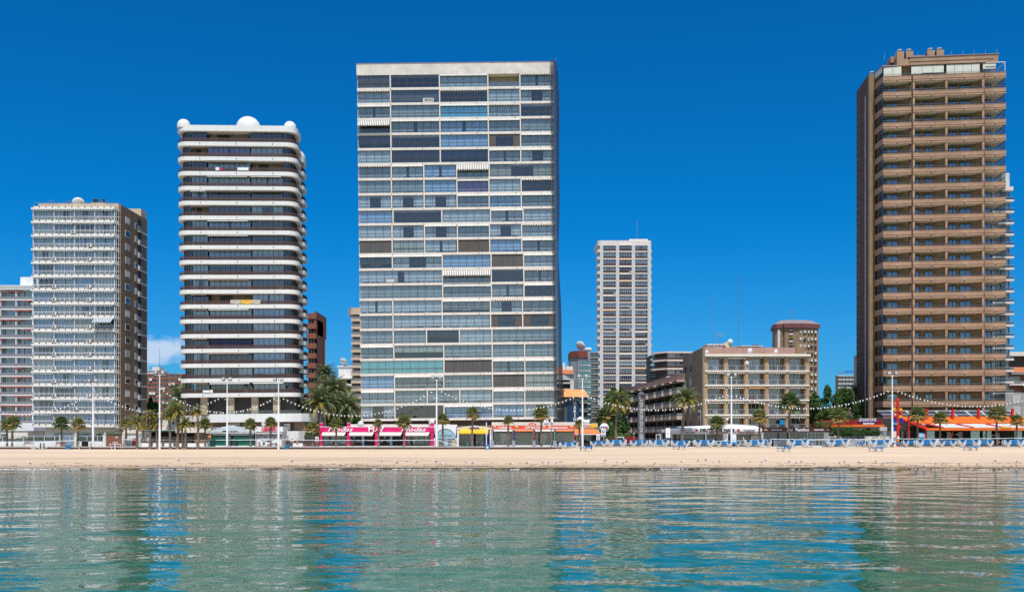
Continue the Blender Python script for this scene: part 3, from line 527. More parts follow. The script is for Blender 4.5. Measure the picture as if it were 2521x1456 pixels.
# --- beige brick tower at the left with glazed white balconies ---
def left_tower():
    Y=210.; s=s_(Y); q=random.Random(17); x0=X(80.5,Y); zg=Z(1053.6-3,Y)-G
    t=root('apartment_tower','pale blue glazed apartment tower with brown brick side wall, striped awnings and air conditioners','apartment tower',(x0,Y,G))
    W=201/s; p=33.45/s; Wb=211/s; Dp=16.5
    ztop=zg+16*p
    b=MB(); b.box(.6,Wb-.35,1.4,Dp,zg+.1,ztop+.2,'interior'); part('core',b,t)
    b=MB(); b.box(Wb-.35,Wb,1.3,Dp,1.,ztop+1.35,'brick_brown'); b.box(0.3,Wb-.35,Dp-.3,Dp,0,ztop,'brick_brown'); part('brick_side_wall',b,t)
    b=MB(); b.box(.8,Wb-.35,.9,1.2,ztop+.45,ztop+1.45,'brick_cream'); b.box(.8,1.1,1.2,Dp,ztop+.45,ztop+1.45,'brick_cream'); b.box(.8,Wb-.3,1.2,Dp,ztop+.3,ztop+.5,'concrete'); part('parapet',b,t)
    b=MB(); b.box(10.6,13.6,4,7,ztop+.5,ztop+2.4,'brick_cream')
    for xx in (11.1,11.7,13.1): b.lathe([(.26,0),(.26,.75),(.32,.75),(.32,.9),(0,.9)],'grey_dark',12,(xx,4.6,ztop+2.4))
    part('chimney',b,t)
    b=MB(); b.box(13.4,Wb-.1,Dp-3.5,Dp-.2,ztop+.5,ztop+3.1,'brick_cream'); part('lift_house',b,t)
    part('satellite_dish',dish_mesh(1.3),t,(8.8,2,ztop+.3),(R(35),0,R(20)))
    b=MB(); b.tube([(0,0,0),(W+.6,0,0)],.03,'steel',4)
    for k in range(12): b.tube([((W+.6)*k/11,0,-.9),((W+.6)*k/11,0,0)],.025,'steel',4)
    b.tube([(3.1,1,-.5),(3.1,1,1.)],.03,'steel',4); b.tube([(2.4,1,.6),(3.9,1,.6)],.03,'steel',4); b.tube([(6.6,1,-.5),(6.6,1,.7)],.03,'steel',4); b.tube([(5.7,1,.5),(7.6,1,.5)],.03,'wood_red',4); b.tube([(13.7,1,.6),(15,1,.6)],.03,'wood_red',4)
    part('roof_railing',b,t,(.2,.2,ztop+1.45))
    def slab():
        b=MB(); b.box(-.25,W+.05,-.25,1.6,0,.34,'white_paint'); b.box(0,Wb-.36,.9,4,0.0,.33,'white_paint'); b.box(-.1,W-.05,-.1,.2,.34,.66,'cream_light')
        for k in range(13): x=.1+W*k/12.6; b.box(x-.12,x+.12,-.14,-.1,.38,.62,'black')
        b.add([(W+.05,-.25,0),(Wb-.3,1.4,0),(Wb-.3,1.4,.34),(W+.05,-.25,.34)],[(0,1,2,3)],'white_paint'); b.add([(W-.05,-.1,.34),(Wb-.35,1.2,.34),(Wb-.35,1.2,.66),(W-.05,-.1,.66)],[(0,1,2,3)],'cream'); b.add([(W+.05,-.25,0),(W+.05,1.6,0),(Wb-.3,1.4,0)],[(0,2,1)],'white_paint')
        return b.mesh('slab')
    def rail():
        b=MB(); b.box(0,W,0,.04,.85,.9,'frame_grey'); b.box(0,W,0,.04,.04,.08,'frame_grey')
        for k in range(86): x=W*k/86; b.box(x,x+.03,0,.03,.08,.85,'frame_grey')
        return b.mesh('railing')
    sm_,rm=slab(),rail(); gh=p-.7; pt=MB().box(-.06,.06,.1,1.4,.34,p,'white_plain').mesh('partition')
    for r in range(17):
        z=zg+(16-r)*p
        part('slab',sm_,t,(0,0,z))
        if r==0: continue
        fz=z+.66; part('railing',rm,t,(0,-.05,fz))
        ex=[0.]+[v/s for v in (51.5,102,152)]+[W]
        for k in range(5): part('partition',pt,t,(ex[k]+(.05 if k==0 else 0),0,z))
        for i in range(4):
            xa,xb=ex[i]+.12,ex[i+1]-.12; w=xb-xa
            st=pick(q,[(8,'full','curtain_blue'),(4,'full','curtain_white'),(1,'full','curtain_grey'),(2.5,'sides','curtain_white'),(1.5,'bare',''),(1,'sides','curtain_blue'),(1,'blind','curtain_beige')])
            unit(t,xa,.35,z+.5,w,p-.55,q.choice([4,4,5,6]),st[0],st[1] or 'curtain_white',q.choice(['frame_white','frame_blue','frame_white']),'glass',.36,.3,q,fw=.075)
            u_=q.random()
            if (r,i)==(9,3): part('awning',awning_mesh(w,'stripe_blue',.75,1.3),t,(xa,-.2,z+p-.1))
            elif u_<.68: part('awning',valance_mesh(w,'stripe_blue',.26,.3),t,(xa,.1,z+p-.04))
        # glazed return toward the brick side
        o=part('return_window',window_mesh(1.5,p-.6,3,'frame_white','glass',.4),t,(W+.0,.1,z+.5),(0,0,R(58)))
        if r in (2,4,6,7,8,9,10,11,12,13,14,15,16):
            for xx in ((50/s,) if r in (2,13) else (50/s,135/s) if r<15 else (50/s,102/s)):
                xx2=97/s if r==2 else 125/s if r==3 else xx
                part('air_conditioner',ac_mesh(),t,(xx2,-.1,fz+.05+(0.1 if r%2 else 0)))
        if r==3: part('air_conditioner',ac_mesh(),t,(137/s,-.1,fz+.1))
        # side wall: two window columns and a recessed balcony strip
        for (y0,w,hh,zz) in ((2.6,2.3,1.25,.9),(8.0,1.25,1.2,.75)):
            y0=y0+1.2; b=MB(); b.box(0,.06,0,w,0,hh,'frame_grey'); b.box(.06,.08,.1,w-.1,.1,hh-.1,'glass_dark' if q.random()<.35 else q.choice(['shutter_white','curtain_grey','curtain_grey'])); b.box(-.0,.07,-.1,w+.1,-.1,0,'cream'); b.box(-.0,.07,-.1,w+.1,hh,hh+.1,'cream'); b.box(0,.07,-.1,0,0,hh,'cream'); b.box(0,.07,w,w+.1,0,hh,'cream'); part('side_window',b,t,(Wb+.002,y0,z+zz))
        b=MB(); b.box(0,.03,0,1.9,.1,p-.15,'black'); b.box(.03,.08,.1,1.8,.3,1.2,'frame_grey'); b.box(.0,.35,0,1.9,-.05,.12,'white_paint'); b.box(.3,.33,0,1.9,.12,1.0,'rail_grey'); o=part('side_balcony',b,t,(Wb+.002,10.9,z+.5))
        if q.random()<.7: part('air_conditioner',ac_mesh(),t,(Wb+.05,10.9,z+.75),(0,0,R(90)))
        b=MB(); b.box(0,.05,0,Dp-13.2,0,.3,'white_paint'); part('side_slab_edge',b,t,(Wb+.002,13.2,z+.55))
    # ground storey
    b=MB(); b.box(1.6,Wb-.4,2.,12,0,zg,'cream_light'); b.box(-1,Wb+3,3.2,8,0,.4,'concrete'); b.box(Wb-1.5,Wb+8.5,1.8,14,zg-1.3,zg-.9,'white_paint'); part('ground_storey',b,t)
    for xx,w in ((3.6,4.0),(8.6,3.2),(14.,3.)): part('ground_window',window_mesh(w,1.5,2,'frame_blue','glass_dark',.5,.12),t,(xx,1.9,1.2))
    b=MB(); b.add([(W,-.2,zg),(W,2.5,zg),(Wb+1.5,3,zg),(W+.2,2.5,zg-1.4)],[(0,1,3),(0,3,2),(0,2,1),(1,2,3)],'white_paint'); part('bracket',b,t)
left_tower()
# --- big brown brick hotel tower at the right ---
def right_tower():
    Y=212.; s=s_(Y); q=random.Random(23); xr=X(2478.5,Y-3.2); ang=R(6.2)
    # origin at the front left corner, front running to the right and towards the camera
    x0=X(2173.5,Y)
    t=root('hotel_tower','tall brown brick hotel tower with long beige balconies and four chimneys','hotel tower',(x0,Y,G),(0,0,-ang))
    W=(xr-x0)/math.cos(ang); p=38.0/s; zb=Z(1024,Y)-G; bh=14.6/s; gh=p-bh; nb=23; Dp=18.
    secs=[(0,67.5/s),(70.5/s,237/s),(238.5/s,W)]
    b=MB(); b.box(1.,W-4.2,2.4,Dp,zb-2,zb+(nb-1)*p+bh,'brick_brown'); part('recess_wall',b,t)  # darker brick than the balcony bands, painting in the shade of the recess
    m_=[]
    for k,(a,c) in enumerate(secs):
        b=MB(); yo=.0 if k else .12; b.box(a,c,yo,.0+.35+yo,0,bh,'brick_tan'); b.box(a-.04,c+.04,yo-.05,yo+.4,bh-.07,bh,'brick_tan'); b.box(a,c,yo-.03,yo,bh*.28,bh*.33,'brick_dark'); b.box(a+.001,c-.001,yo+.35,2.4,0,.22,'cream')
        if k==0: b.box(a+.002,c,.4,2.6,.221,.26,'cream')
        for dx in ((.5,) if k!=1 else (.26,.73)): xx=a+(c-a)*dx; b.box(xx-.09,xx+.09,yo-.12,yo,bh*.1,bh*.4,'grey_dark'); b.box(xx-.12,xx+.12,yo-.16,yo,bh*.35,bh*.42,'white_warm')
        b.box(a+.1,c-.1,yo+.1,yo+.12,bh,bh+.40,'glass_thin'); b.box(a+.1,c-.1,yo+.09,yo+.13,bh+.40,bh+.43,'steel')
        m_.append(b.mesh('balcony'))
    cs=[(0,.12),(-1.75,1.9+1.7)]                                 # chamfer from the front-left corner back to the side wing
    def cham():
        b=MB(); b.prism([(0,.12),(.35,.25),(-.15,4.9),(-.55,4.8)],0,bh,'brick_tan'); b.prism([(.0,.2),(2.2,2.4),(2.2,4.8),(-.5,4.8)],0,.22,'cream'); return b.mesh('side_balcony')
    def chg():
        b=MB(); n=4
        for i in range(n+1):
            f=i/n; x=.05-.53*f; y=.25+4.5*f; b.box(x-.05,x+.05,y-.05,y+.05,0,gh,'frame_dark')
        b.add([(.05,.25,.1),(-.48,4.75,.1),(-.48,4.75,gh),(.05,.25,gh)],[(0,1,2,3)],'glass_dark'); b.tube([(.05,.25,gh-.06),(-.48,4.75,gh-.06)],.06,'frame_dark',4); b.tube([(.05,.25,.5),(-.48,4.75,.5)],.04,'frame_dark',4); b.tube([(.05,.25,.08),(-.48,4.75,.08)],.06,'frame_dark',4)
        return b.mesh('corner_glazing')
    def gla():                                                   # see-through glazed corner at the right
        b=MB(); yy=[0,1.1,2.2,3.3,4.4,5.5]
        for y in yy: b.box(W-.2,W-.08,y+.1,y+.2,0,gh,'frame_dark')
        b.add([(W-.14,.1,.1),(W-.14,5.6,.1),(W-.14,5.6,gh),(W-.14,.1,gh)],[(0,1,2,3)],'glass_clear'); b.box(W-.2,W-.08,.1,5.6,0,.1,'frame_dark'); b.box(W-.2,W-.08,.1,5.6,gh-.1,gh-.01,'frame_dark'); b.box(W-.2,W-.08,.1,5.6,.8,.87,'frame_dark')
        n=6
        for k in range(n+1): x=W-4.1+(3.9)*k/n; b.box(x-.04,x+.04,5.5,5.58,0,gh,'frame_dark')
        b.box(W-4.1,W-.1,5.5,5.58,.9,.96,'frame_dark'); b.box(W-4.1,W-.1,5.5,5.58,gh-.1,gh-.01,'frame_dark'); b.add([(W-4.1,5.54,.05),(W-.2,5.54,.05),(W-.2,5.54,gh),(W-4.1,5.54,gh)],[(0,1,2,3)],'glass_clear')
        return b.mesh('corner_glazing')
    def pier():
        b=MB()
        for xx in (150/s,236/s): b.box(xx-.22,xx+.22,.1,2.4,0,gh,'brick_tan')
        b.box(70.6/s,70.6/s+.42,.12,2.4,0,gh,'brick_tan'); b.box(67.6/s-.3,67.6/s+.15,.5,2.4,0,gh,'brick_dark')  # the dark brick strip paints the shadow gap beside the pilaster
        for a,c in ((66/s,88/s),(148/s,122/s),(186/s,200/s)): pass
        b.add([(148/s,.9,0),(122/s,2.39,0),(122/s,2.39,gh),(148/s,.9,gh)],[(0,1,2,3)],'brick_brown'); b.add([(152/s,.9,0),(160/s,2.39,0),(160/s,2.39,gh),(152/s,.9,gh)],[(0,1,2,3)],'brick_brown'); b.add([(66/s,.9,0),(46/s,2.39,0),(46/s,2.39,gh),(66/s,.9,gh)],[(0,1,2,3)],'brick_brown'); b.add([(233/s,.9,0),(214/s,2.39,0),(214/s,2.39,gh),(233/s,.9,gh)],[(0,1,2,3)],'brick_brown')  # slanted partitions in the browner brick too, deepening the recess shade by colour
        b.box(W-5.9,W-4.2,2.2,5.5,0,gh,'brick_brown'); b.box(0.3,W-.2,.4,2.4,gh-.03,gh-.01,'blind_cream'); b.box(W-5.9,W-.1,2.4,5.6,gh-.03,gh-.01,'cream'); b.box(W-5.9,W-.1,2.4,5.6,-bh,-bh+.22,'cream')
        return b.mesh('partition')
    cm_,cg,gl,pr=cham(),chg(),gla(),pier()
    doors=[('sliding_door',15/s,27/s),('balcony_door',76/s,17/s),('sliding_door',106/s,21/s),('sliding_door',162/s,20/s),('sliding_door',189/s,26/s),('balcony_door',246/s,17/s)]
    for r in range(nb):
        z=zb+(nb-1-r)*p-bh
        for m in m_: part('balcony',m,t,(0,0,z))
        part('side_balcony',cm_,t,(0,0,z))
        if r==0: ztop=z+bh; continue
        part('chamfer_glazing',cg,t,(0,0,z+bh)); part('glazed_corner',gl,t,(0,0,z+bh)); part('partition',pr,t,(0,0,z+bh))
        for nm,xx,w in doors:
            cur=q.random(); o=part(nm,window_mesh(w,gh-.42,2,'frame_dark','glass_blue',0,.12),t,(xx,2.3,z+bh-.05)); part('door_recess',cached(('dr',round(w,1)),lambda: MB().box(.05,w-.05,.0,.02,.05,gh-.45,'interior').mesh('door_recess')),o,(0,.095,0))
            if cur<.6: part('curtain',curtain_mesh(w-.2,gh-.6,'curtain_white' if cur<.25 else 'curtain_grey',['sides','left','right','sides'][q.randrange(4)],q.randrange(4)),o,(.1,.085,.05))
    # the lowest open storey under the last balcony
    # top floor with blinds, parapet, chimneys
    o=MB(); o.box(.4,W-4,1.8,Dp,ztop,ztop+2.5,'brick_tan'); part('top_wall',o,t)
    for (a,c,n) in ((.2,18.5/s*1.0+2.4,3),(5.9,12.7,4),(13.1,20.,3),(20.5,23.3,2)):
        w=c-a; q2=part('top_window',window_mesh(w,2.2,n,'frame_dark','glass_dark',.4,.09),t,(a,.75,ztop+.02)); part('blind',curtain_mesh(w-.1,2.1,'blind_cream','blind',n%3),q2,(.05,-.05,.05))
    b=MB(); b.box(3,5.6,.6,Dp,ztop+2.35,ztop+3.7,'brick_tan'); b.box(5.61,23.6,.5,Dp-.01,ztop+2.35,ztop+3.95,'brick_tan'); b.box(5.5,22.6,.42,.5,ztop+3.0,ztop+3.06,'brick_dark'); b.box(5.3,23.8,.35,Dp,ztop+3.95,ztop+4.1,'grey_roof'); part('roof_parapet',b,t)
    b=MB(); b.prism([(-.1,.5),(3.1,.6),(3.1,4.8),(-.6,4.8)],ztop+2.25,ztop+2.5,'grey_roof'); b.add([(-.02,.6,ztop+.1),(-.5,4.7,ztop+.1),(-.5,4.7,ztop+2.3),(-.02,.6,ztop+2.3)],[(0,1,2,3)],'glass_dark'); b.add([(-.06,.5,ztop+1.),(-.56,4.6,ztop+1.),(-.56,4.6,ztop+2.2),(-.06,.5,ztop+2.2)],[(0,1,2,3)],'blind_cream'); part('penthouse_glazing',b,t)
    b=MB(); b.box(2.3,12.5,2.9,6,ztop+3.9,ztop+5.2,'brick_tan'); part('plant_room',b,t)
    for xx in (3.9,5.8,10.2,12.1): b=MB(); b.box(-.75,.75,0,1.5,0,1.7,'brick_tan'); b.lathe([(.4,1.7),(.4,2.1),(.5,2.1),(.5,2.3),(0,2.35)],'concrete_light',12,(0,.75,0)); part('chimney',b,t,(xx,1.3,ztop+3.9))
    b=MB(); 
    for k in range(11): xx=.5+k*2.3; b.tube([(xx,1.,ztop+3.9),(xx,1.,ztop+5.2)],.03,'frame_grey',4)
    part('roof_railing',b,t)
    b=MB()
    for (a,c) in (((W-3.9,.3),(W-.1,.3)),((W-.1,.3),(W-.1,5.4))):
        b.tube([(a[0],a[1],ztop+2.15),(c[0],c[1],ztop+2.15)],.09,'frame_white',4); b.tube([(c[0],c[1],ztop),(c[0],c[1],ztop+2.15)],.09,'frame_white',4)
    b.tube([(W-3.9,5.4,ztop+2.15),(W-.1,5.4,ztop+2.15)],.07,'frame_white',4); part('pergola',b,t)
    # left side wing, its face running back
    hz=Z(183,Y+5)-G
    part('stair_tower',MB().box(-1.68,-.5,4.95,7,0,hz,'brick_brown'),t)
    part('chimney',MB().lathe([(.35,0),(.35,.6),(.45,.6),(.45,.8),(0,.85)],'concrete_light',12,(0,0,0)),t,(-.95,5.8,hz))
    b=MB(); b.box(-1.95,-1.69,5.0,15.6,0.,hz-.1,'brick_dark'); b.box(-2.03,-1.95,7.0,7.5,0,hz-4,'concrete_light'); b.box(-1.69,2,15.3,15.6,0,hz-.1,'brick_dark'); b.box(-1.69,2.,5.0,15.3,hz-.4,hz-.15,'brick_dark'); part('side_wall',b,t)
    for r in range(23):
        z=Z(550,Y+14)-G+(r-11)*p*.985
        if z<0 or z>hz-3: continue
        part('side_window',MB().box(-.06,0,0,1.5,0,1.7,'brick_tan').box(-.09,-.06,.25,1.3,.2,1.5,'black'),t,(-1.95,13.0,z))
    b=MB(); b.box(.3,W,1.,12,0,zb-2.,'interior'); b.box(.2,W-.1,1.5,2.4,zb-3.2,zb-bh,'brick_tan'); b.prism([(-.5,4.8),(0,.2),(1,.2),(1,4.8)],0,zb-bh,'brick_tan'); part('base_wall',b,t)
right_tower()
# ---------------- buildings behind and between ----------------
def block(name,label,cat,d0,d1,ytop,Y,dep,fl,bays,pitch,band,wall,frame='frame_white',cm=('curtain_white','curtain_grey','curtain_blue'),bandh=.9,off=.5,rotz=0,seed=1,ybot=1090,rail=None,glass='glass',kinds=('full','full','sides','bare','blind'),margin=.4,gap=.35,awn=0,awm='awning_red',topb=.6):
    """a background block: storeys of windows between projecting balcony bands"""
    s=s_(Y); x0=X(d0,Y); W=(X(d1,Y)-x0)/math.cos(rotz); q=random.Random(seed); t=root(name,label,cat,(x0,Y,G),(0,0,rotz)); top=Z(ytop,Y)-G; p=pitch/s
    b=MB(); b.box(0,W,1.0,dep,0,top,wall); b.box(-.15,W+.15,-off*.6,dep+.1,top,top+topb*.5,band); part('wall',b,t)
    bm=MB().box(-.1,W+.1,-off,1.0,0,bandh,band); 
    if rail: bm.box(-.05,W+.05,-off+.02,-off+.06,bandh,bandh+.7,rail); bm.box(-.05,W+.05,-off,-off+.07,bandh+.7,bandh+.76,'frame_grey')
    me=bm.mesh('balcony'); wb=(W-2*margin)/bays
    for r in range(fl):
        z=top-(r+1)*p
        if z<Z(ybot,Y)-G: break
        part('balcony',me,t,(0,0,z))
        for i in range(bays):
            xa=margin+i*wb+gap/2; w=wb-gap; k=q.choice(kinds)
            unit(t,xa,.55,z+bandh,w,p-bandh-.02,max(2,round(w/1.2)),k,q.choice(cm) if k!='slat' else 'shutter_brown',frame,glass,.35 if rail else 0,.2,q,name='window')
            if awn and q.random()<awn: part('awning',valance_mesh(w,awm,.3,.8),t,(xa,-.1,z+p-.08))
        
    return t,W,top,p,s
# white tower behind the low terrace, three bays between concrete fins
def slim_tower():
    Y=396.; s=s_(Y); x0=X(1470.5,Y); q=random.Random(9); W=(1603.5-1470.5)/s; top=Z(592,Y)-G; p=17.85/s
    t=root('apartment_tower','slim distant tower of three bays between pale concrete fins with rounded corner balconies','apartment tower',(x0,Y,G))
    b=MB(); b.box(1.5,W-1.5,1.4,17,0,top-.2,'concrete'); part('wall',b,t)
    b=MB(); b.prism(rrect(0,W,-.3,17,1.5,4),top-2.0,top,'white_warm'); b.box(W*.6,W-1.2,2,9,top,top+1.0,'white_warm'); b.tube([(W*.75,3,top),(W*.75,3,top+9)],.08,'steel',4); part('parapet',b,t)
    fx=[9.5/s,49/s,88/s,127/s]
    for x in fx: part('fin',MB().box(x-.65,x+.65,-.5,1.4,0,top-2,'concrete_light'),t)
    def cb(x0,x1):
        return MB().prism(rrect(x0,x1,-.2,6,1.2,3),0,1.1,'white_warm').box(x0+.1,x1-.1,.2,6,-.05,.0,'slab_orange').mesh('corner_balcony')
    cl,cr=cb(-.2,1.6),cb(W-1.6,W+.2)
    for r in range(22):
        z=top-2-(r+1)*p+.3
        for i in range(3):
            xa=fx[i]+.7; w=fx[i+1]-fx[i]-1.4
            st=pick(q,[(5,'full','curtain_white'),(2,'full','curtain_grey'),(2.2,'blind','shutter_white'),(1.5,'sides','curtain_white'),(1,'full','curtain_purple'),(.8,'full','curtain_wine'),(1.2,'bare','')])
            unit(t,xa,.2,z+.5,w,p-.5,q.choice([5,6,6]),st[0],st[1] or 'curtain_white','frame_white','glass',.35,.2,q,name='window',fw=.09)
            if i==0: part('balcony',MB().box(fx[0]+.7,fx[3]-.7,-.3,1.2,0,.42,'slab_orange').box(fx[0]+.7,fx[3]-.7,-.25,-.22,.42,1.25,'rail_brown').box(fx[0]+.7,fx[3]-.7,-.28,-.2,1.25,1.32,'wood_red'),t,(0,0,z))
            if q.random()<.1: part('air_conditioner',ac_mesh(),t,(xa+w-.9,-.2,z+.5))
            if q.random()<.14: part('awning',valance_mesh(w,q.choice(['awning_white','awning_gold']),.25,.7),t,(xa,-.2,z+p-.05))
        part('corner_balcony',cl,t,(0,0,z)); part('corner_balcony',cr,t,(0,0,z))
        for xa in (.35,W-1.45): part('corner_window',window_mesh(1.1,p-1.2,2,'frame_white','glass_dark',0,.08),t,(xa,.6,z+1.1))
        for xa in (.3,W-1.5): part('corner_wall',MB().box(0,1.2,.7,4,0,p-.8,'curtain_grey'),t,(xa,0,z+1.1))
slim_tower()
# brown brick octagonal tower
def oct_tower():
    Y=420.; s=s_(Y); xc=X(1960,Y); top=Z(806,Y)-G; q=random.Random(4)
    t=root('apartment_tower','stout brown brick tower with a stepped purple roof eave, behind the green trees','apartment tower',(xc,Y,G))
    # plan: two faces meeting at a corner towards the camera, with flat ends
    l,r_=-49/s,59/s; P=[(-8.2,3.6),(-7.4,2.6),(-5,2.3),(-4.6,1.2),(0,0),(r_*.28,.5),(r_*.3,.9),(r_*.52,1.3),(r_*.54,1.7),(r_*.75,2.1),(r_*.77,2.5),(r_,3.1),(r_,16),(-6.0,16)]
    b=MB(); b.prism(P,0,top,'brick_brown'); part('wall',b,t)
    c=(0.8,8.); E=[((x-c[0])*1.07+c[0],(y-c[1])*1.12+c[1]) for x,y in P]; b=MB(); b.prism(E,top,top+1.8,'mansard_purple'); I=[((x-c[0])*.7+c[0],(y-c[1])*.7+c[1]) for x,y in P]
    n=len(E); b.add([(x,y,top+1.8) for x,y in E]+[(x,y,top+3.6) for x,y in I],[(i,(i+1)%n,(i+1)%n+n,i+n) for i in range(n)]+[tuple(range(n,2*n))],'grey_roof'); part('roof',b,t)
    part('antenna',MB().tube([(0,0,0),(0,0,5.5)],.12,'steel',4).tube([(0,0,4),(1.2,0,4)],.06,'steel',4),t,(-.6,4,top+3.4))
    b=MB(); b.box(-7.3,-6.3,2.3,2.65,0,top-.4,'concrete_light'); part('pipe_shaft',b,t)
    cols=[(1.3,.45,2.0),(3.4,.95,1.0),(5.0,1.35,1.0),(6.5,1.8,1.0),(8.3,2.3,1.0)]
    for f in range(11):
        z=top-2.6-f*3.02
        for (x,y,w) in cols:
            m='blind_cream' if q.random()<.55 else 'glass_dark'
            b=MB(); b.box(0,w,0,.1,0,1.5,'black'); b.box(.08,w-.08,-.05,0,.55 if m=='blind_cream' else .08,1.4,'blind_cream' if m=='blind_cream' else 'frame_grey' if q.random()<.3 else 'interior'); b.box(-.05,w+.05,-.1,.02,1.45,1.6,'white_warm'); part('window',b,t,(x,y-.3,z),(0,0,R(17)))
        b=MB(); b.box(0,1.5,0,.1,0,1.4,'black'); b.box(0,1.5,-.3,0,-.4,.3,'concrete_light'); b.box(0,1.5,-.25,-.05,1.4,1.55,'awning_yellow' if f==1 else 'white_warm'); part('window',b,t,(-2.9,.55,z),(0,0,R(-15)))
        part('window',MB().box(0,.5,0,.1,0,1.1,'black'),t,(-5.0+.05,1.6,z),(0,0,R(-15)))
oct_tower()
# five-bay balcony block with brick piers
def bay_block():
    Y=207.; s=s_(Y); x0=X(1733.5,Y); q=random.Random(12); W=(1988-1733.5)/s; px=[0,50.5/s,100.5/s,150.5/s,200.5/s,250/s]
    t=root('apartment_block','five storey block of open balconies between tan brick piers with roof dishes','apartment block',(x0,Y,G))
    zs=[Z(y,Y)-G for y in (911,946,982.5,1019,1055)]; top=Z(874,Y)-G; p=zs[0]-zs[1]
    b=MB(); b.box(0.,W,1.9,20,0,top,'interior_beige'); part('rear_wall',b,t)  # browner than the slabs, so the colour deepens the shade inside the balconies
    for x in px: part('pier',MB().box(x-.28,x+.30,-.1,1.9,0,top-.3,'brick_pier'),t,(.3,0,0))
    part('roof_slab',MB().box(.0,W+.4,-.8,20,top-.25,top+.25,'cream_light'),t)
    b=MB(); b.box(.1,W-1.8,2.5,14,top+.25,Z(854.5,Y)-G+.2,'roof_pinkbrown'); b.box(W-1.8,W+.1,2.0,14,top+.25,Z(853,Y)-G+.3,'brick_brown')
    for k in range(1,5): b.box(W*k/5.,W*k/5.+.15,2.4,2.5,top+.25,Z(854.5,Y)-G+.2,'roof_pinkbrown')
    part('roof_parapet',b,t)
    # long left side wall running back, in brick and pink render
    b=MB(); b.box(-.05,.32,-.15,1.9,0,top+1.6,'brick_pier'); b.box(-.35,.0,.0,12.5,0,Z(856,Y)-G,'brick_olive'); b.box(-.38,.0,12.5,16,0,top+1.6,'roof_pinkbrown'); b.box(-.34,.0,16,24,0,top+1.5,'brick_olive'); part('side_wall',b,t)
    for (y0,w) in ((12.9,1.2),(19.5,1.8)):
        for k,z in enumerate(zs): part('side_window',MB().box(-.06,.0,0,w,0,1.5,'shutter_white' if k in(1,3) else 'black').box(-.1,.0,-.1,w+.1,-.1,0,'cream'),t,(-.40,y0,z+.5))
    b=MB(); b.box(-.1,0,0,3.2,0,4.,'sign_white'); b.box(-.14,-.1,.4,2.8,.6,3.4,'poster_dark'); b.box(-.18,-.14,.9,2.3,1.1,1.9,'red_paint'); b.box(-.18,-.14,1.,2.2,1.9,2.8,'cream'); part('poster',b,t,(-.4,1.5,zs[4]+.1))
    rail=MB(); w0=px[1]-.6; rail.box(0,w0,0,.05,1.0,1.05,'frame_grey'); rail.box(0,w0,0,.05,.08,.13,'frame_grey')
    for k in range(31): rail.box(w0*k/30-.011,w0*k/30+.011,.01,.04,.1,1.,'steel')
    for k in (0,.5,1): rail.box(w0*k-.03,w0*k+.03,0,.06,0,1.,'frame_white')
    rm=rail.mesh('railing')
    dr=MB(); 
    for r in range(5):
        z=zs[r]; part('balcony_slab',MB().box(.05,W+.25,-.35,1.9,-.32,0,'cream_light'),t,(0,0,z))
        for i in range(5):
            xa=px[i]+.6; w=px[i+1]-px[i]-.6; part('railing',rm,t,(xa,-.25,z))
            st=pick(q,[(3,'full','curtain_beige'),(2,'sides','curtain_white'),(2,'full','curtain_white'),(2,'bare',''),(1,'blind','curtain_beige'),(1,'full','curtain_grey')])
            unit(t,xa+.1,1.5,z+.02,w*.74,2.45,3,st[0],st[1] or 'curtain_white','frame_white','glass_dark' if q.random()<.6 else 'glass',0,.12,q,name='window')
            part('partition',MB().box(0,.2,-.1,1.88,0,p-.35,'brick_pier').box(-.02,.0,.6,1.88,0,p-.35,'interior_warm'),t,(xa+w-.25,0,z))
            if r>0: part('awning',valance_mesh(w,'valance_brown' if (r,i)!=(2,2) else 'awning_gold',.3,.55) if (r,i)!=(1,2) else valance_mesh(w,'awning_white',.1,.5),t,(xa,.2,z+p-.4))
            else: part('awning',valance_mesh(w,'awning_white',.1 if i!=1 else .35,.5),t,(xa,.2,z+p-.25))
            u_=q.random()
            def chair(): return cached('bchair',lambda: MB().box(0,.5,0,.5,.42,.46,'sign_white').box(0,.5,.45,.5,.46,.9,'sign_white').tube([(.02,.02,0),(.05,.05,.42)],.02,'sign_white',4).tube([(.48,.02,0),(.45,.05,.42)],.02,'sign_white',4).tube([(.02,.48,0),(.05,.45,.42)],.02,'sign_white',4).tube([(.48,.48,0),(.45,.45,.42)],.02,'sign_white',4).mesh('balcony_chair'))
            if u_<.3:
                part('balcony_chair',chair(),t,(xa+w*.35,.4,z)); part('balcony_chair',chair(),t,(xa+w*.62,.4,z),(0,0,.8))
                part('balcony_table',cached('btable',lambda: MB().box(0,.7,0,.6,.7,.74,'sign_white').tube([(.1,.3,0),(.6,.3,.7)],.02,'sign_white',4).tube([(.6,.3,0),(.1,.3,.7)],.02,'sign_white',4).mesh('balcony_table')),t,(xa+w*.45,.9,z))
    b=MB(); b.box(0,.9,0,.1,0,1.0,'bin_blue'); part('blue_towel',b,t,(px[4]-1.3,-.32,zs[4]+.9))
    for (dx,r_,yy) in ((6.,.42,-.2),(28,.0,0),(112,.62,-.2),(176,.5,-.2)):
        if r_: part('satellite_dish',dish_mesh(r_),t,(dx/s,yy,top+.2),(R(10),0,R(25)))
    part('satellite_dish',dish_mesh(.5),t,(103/s,-.3,zs[0]+.9),(R(10),0,R(-35)))
    part('satellite_dish',dish_mesh(.36),t,(56/s,-.3,zs[4]+1.6),(R(10),0,R(25)))
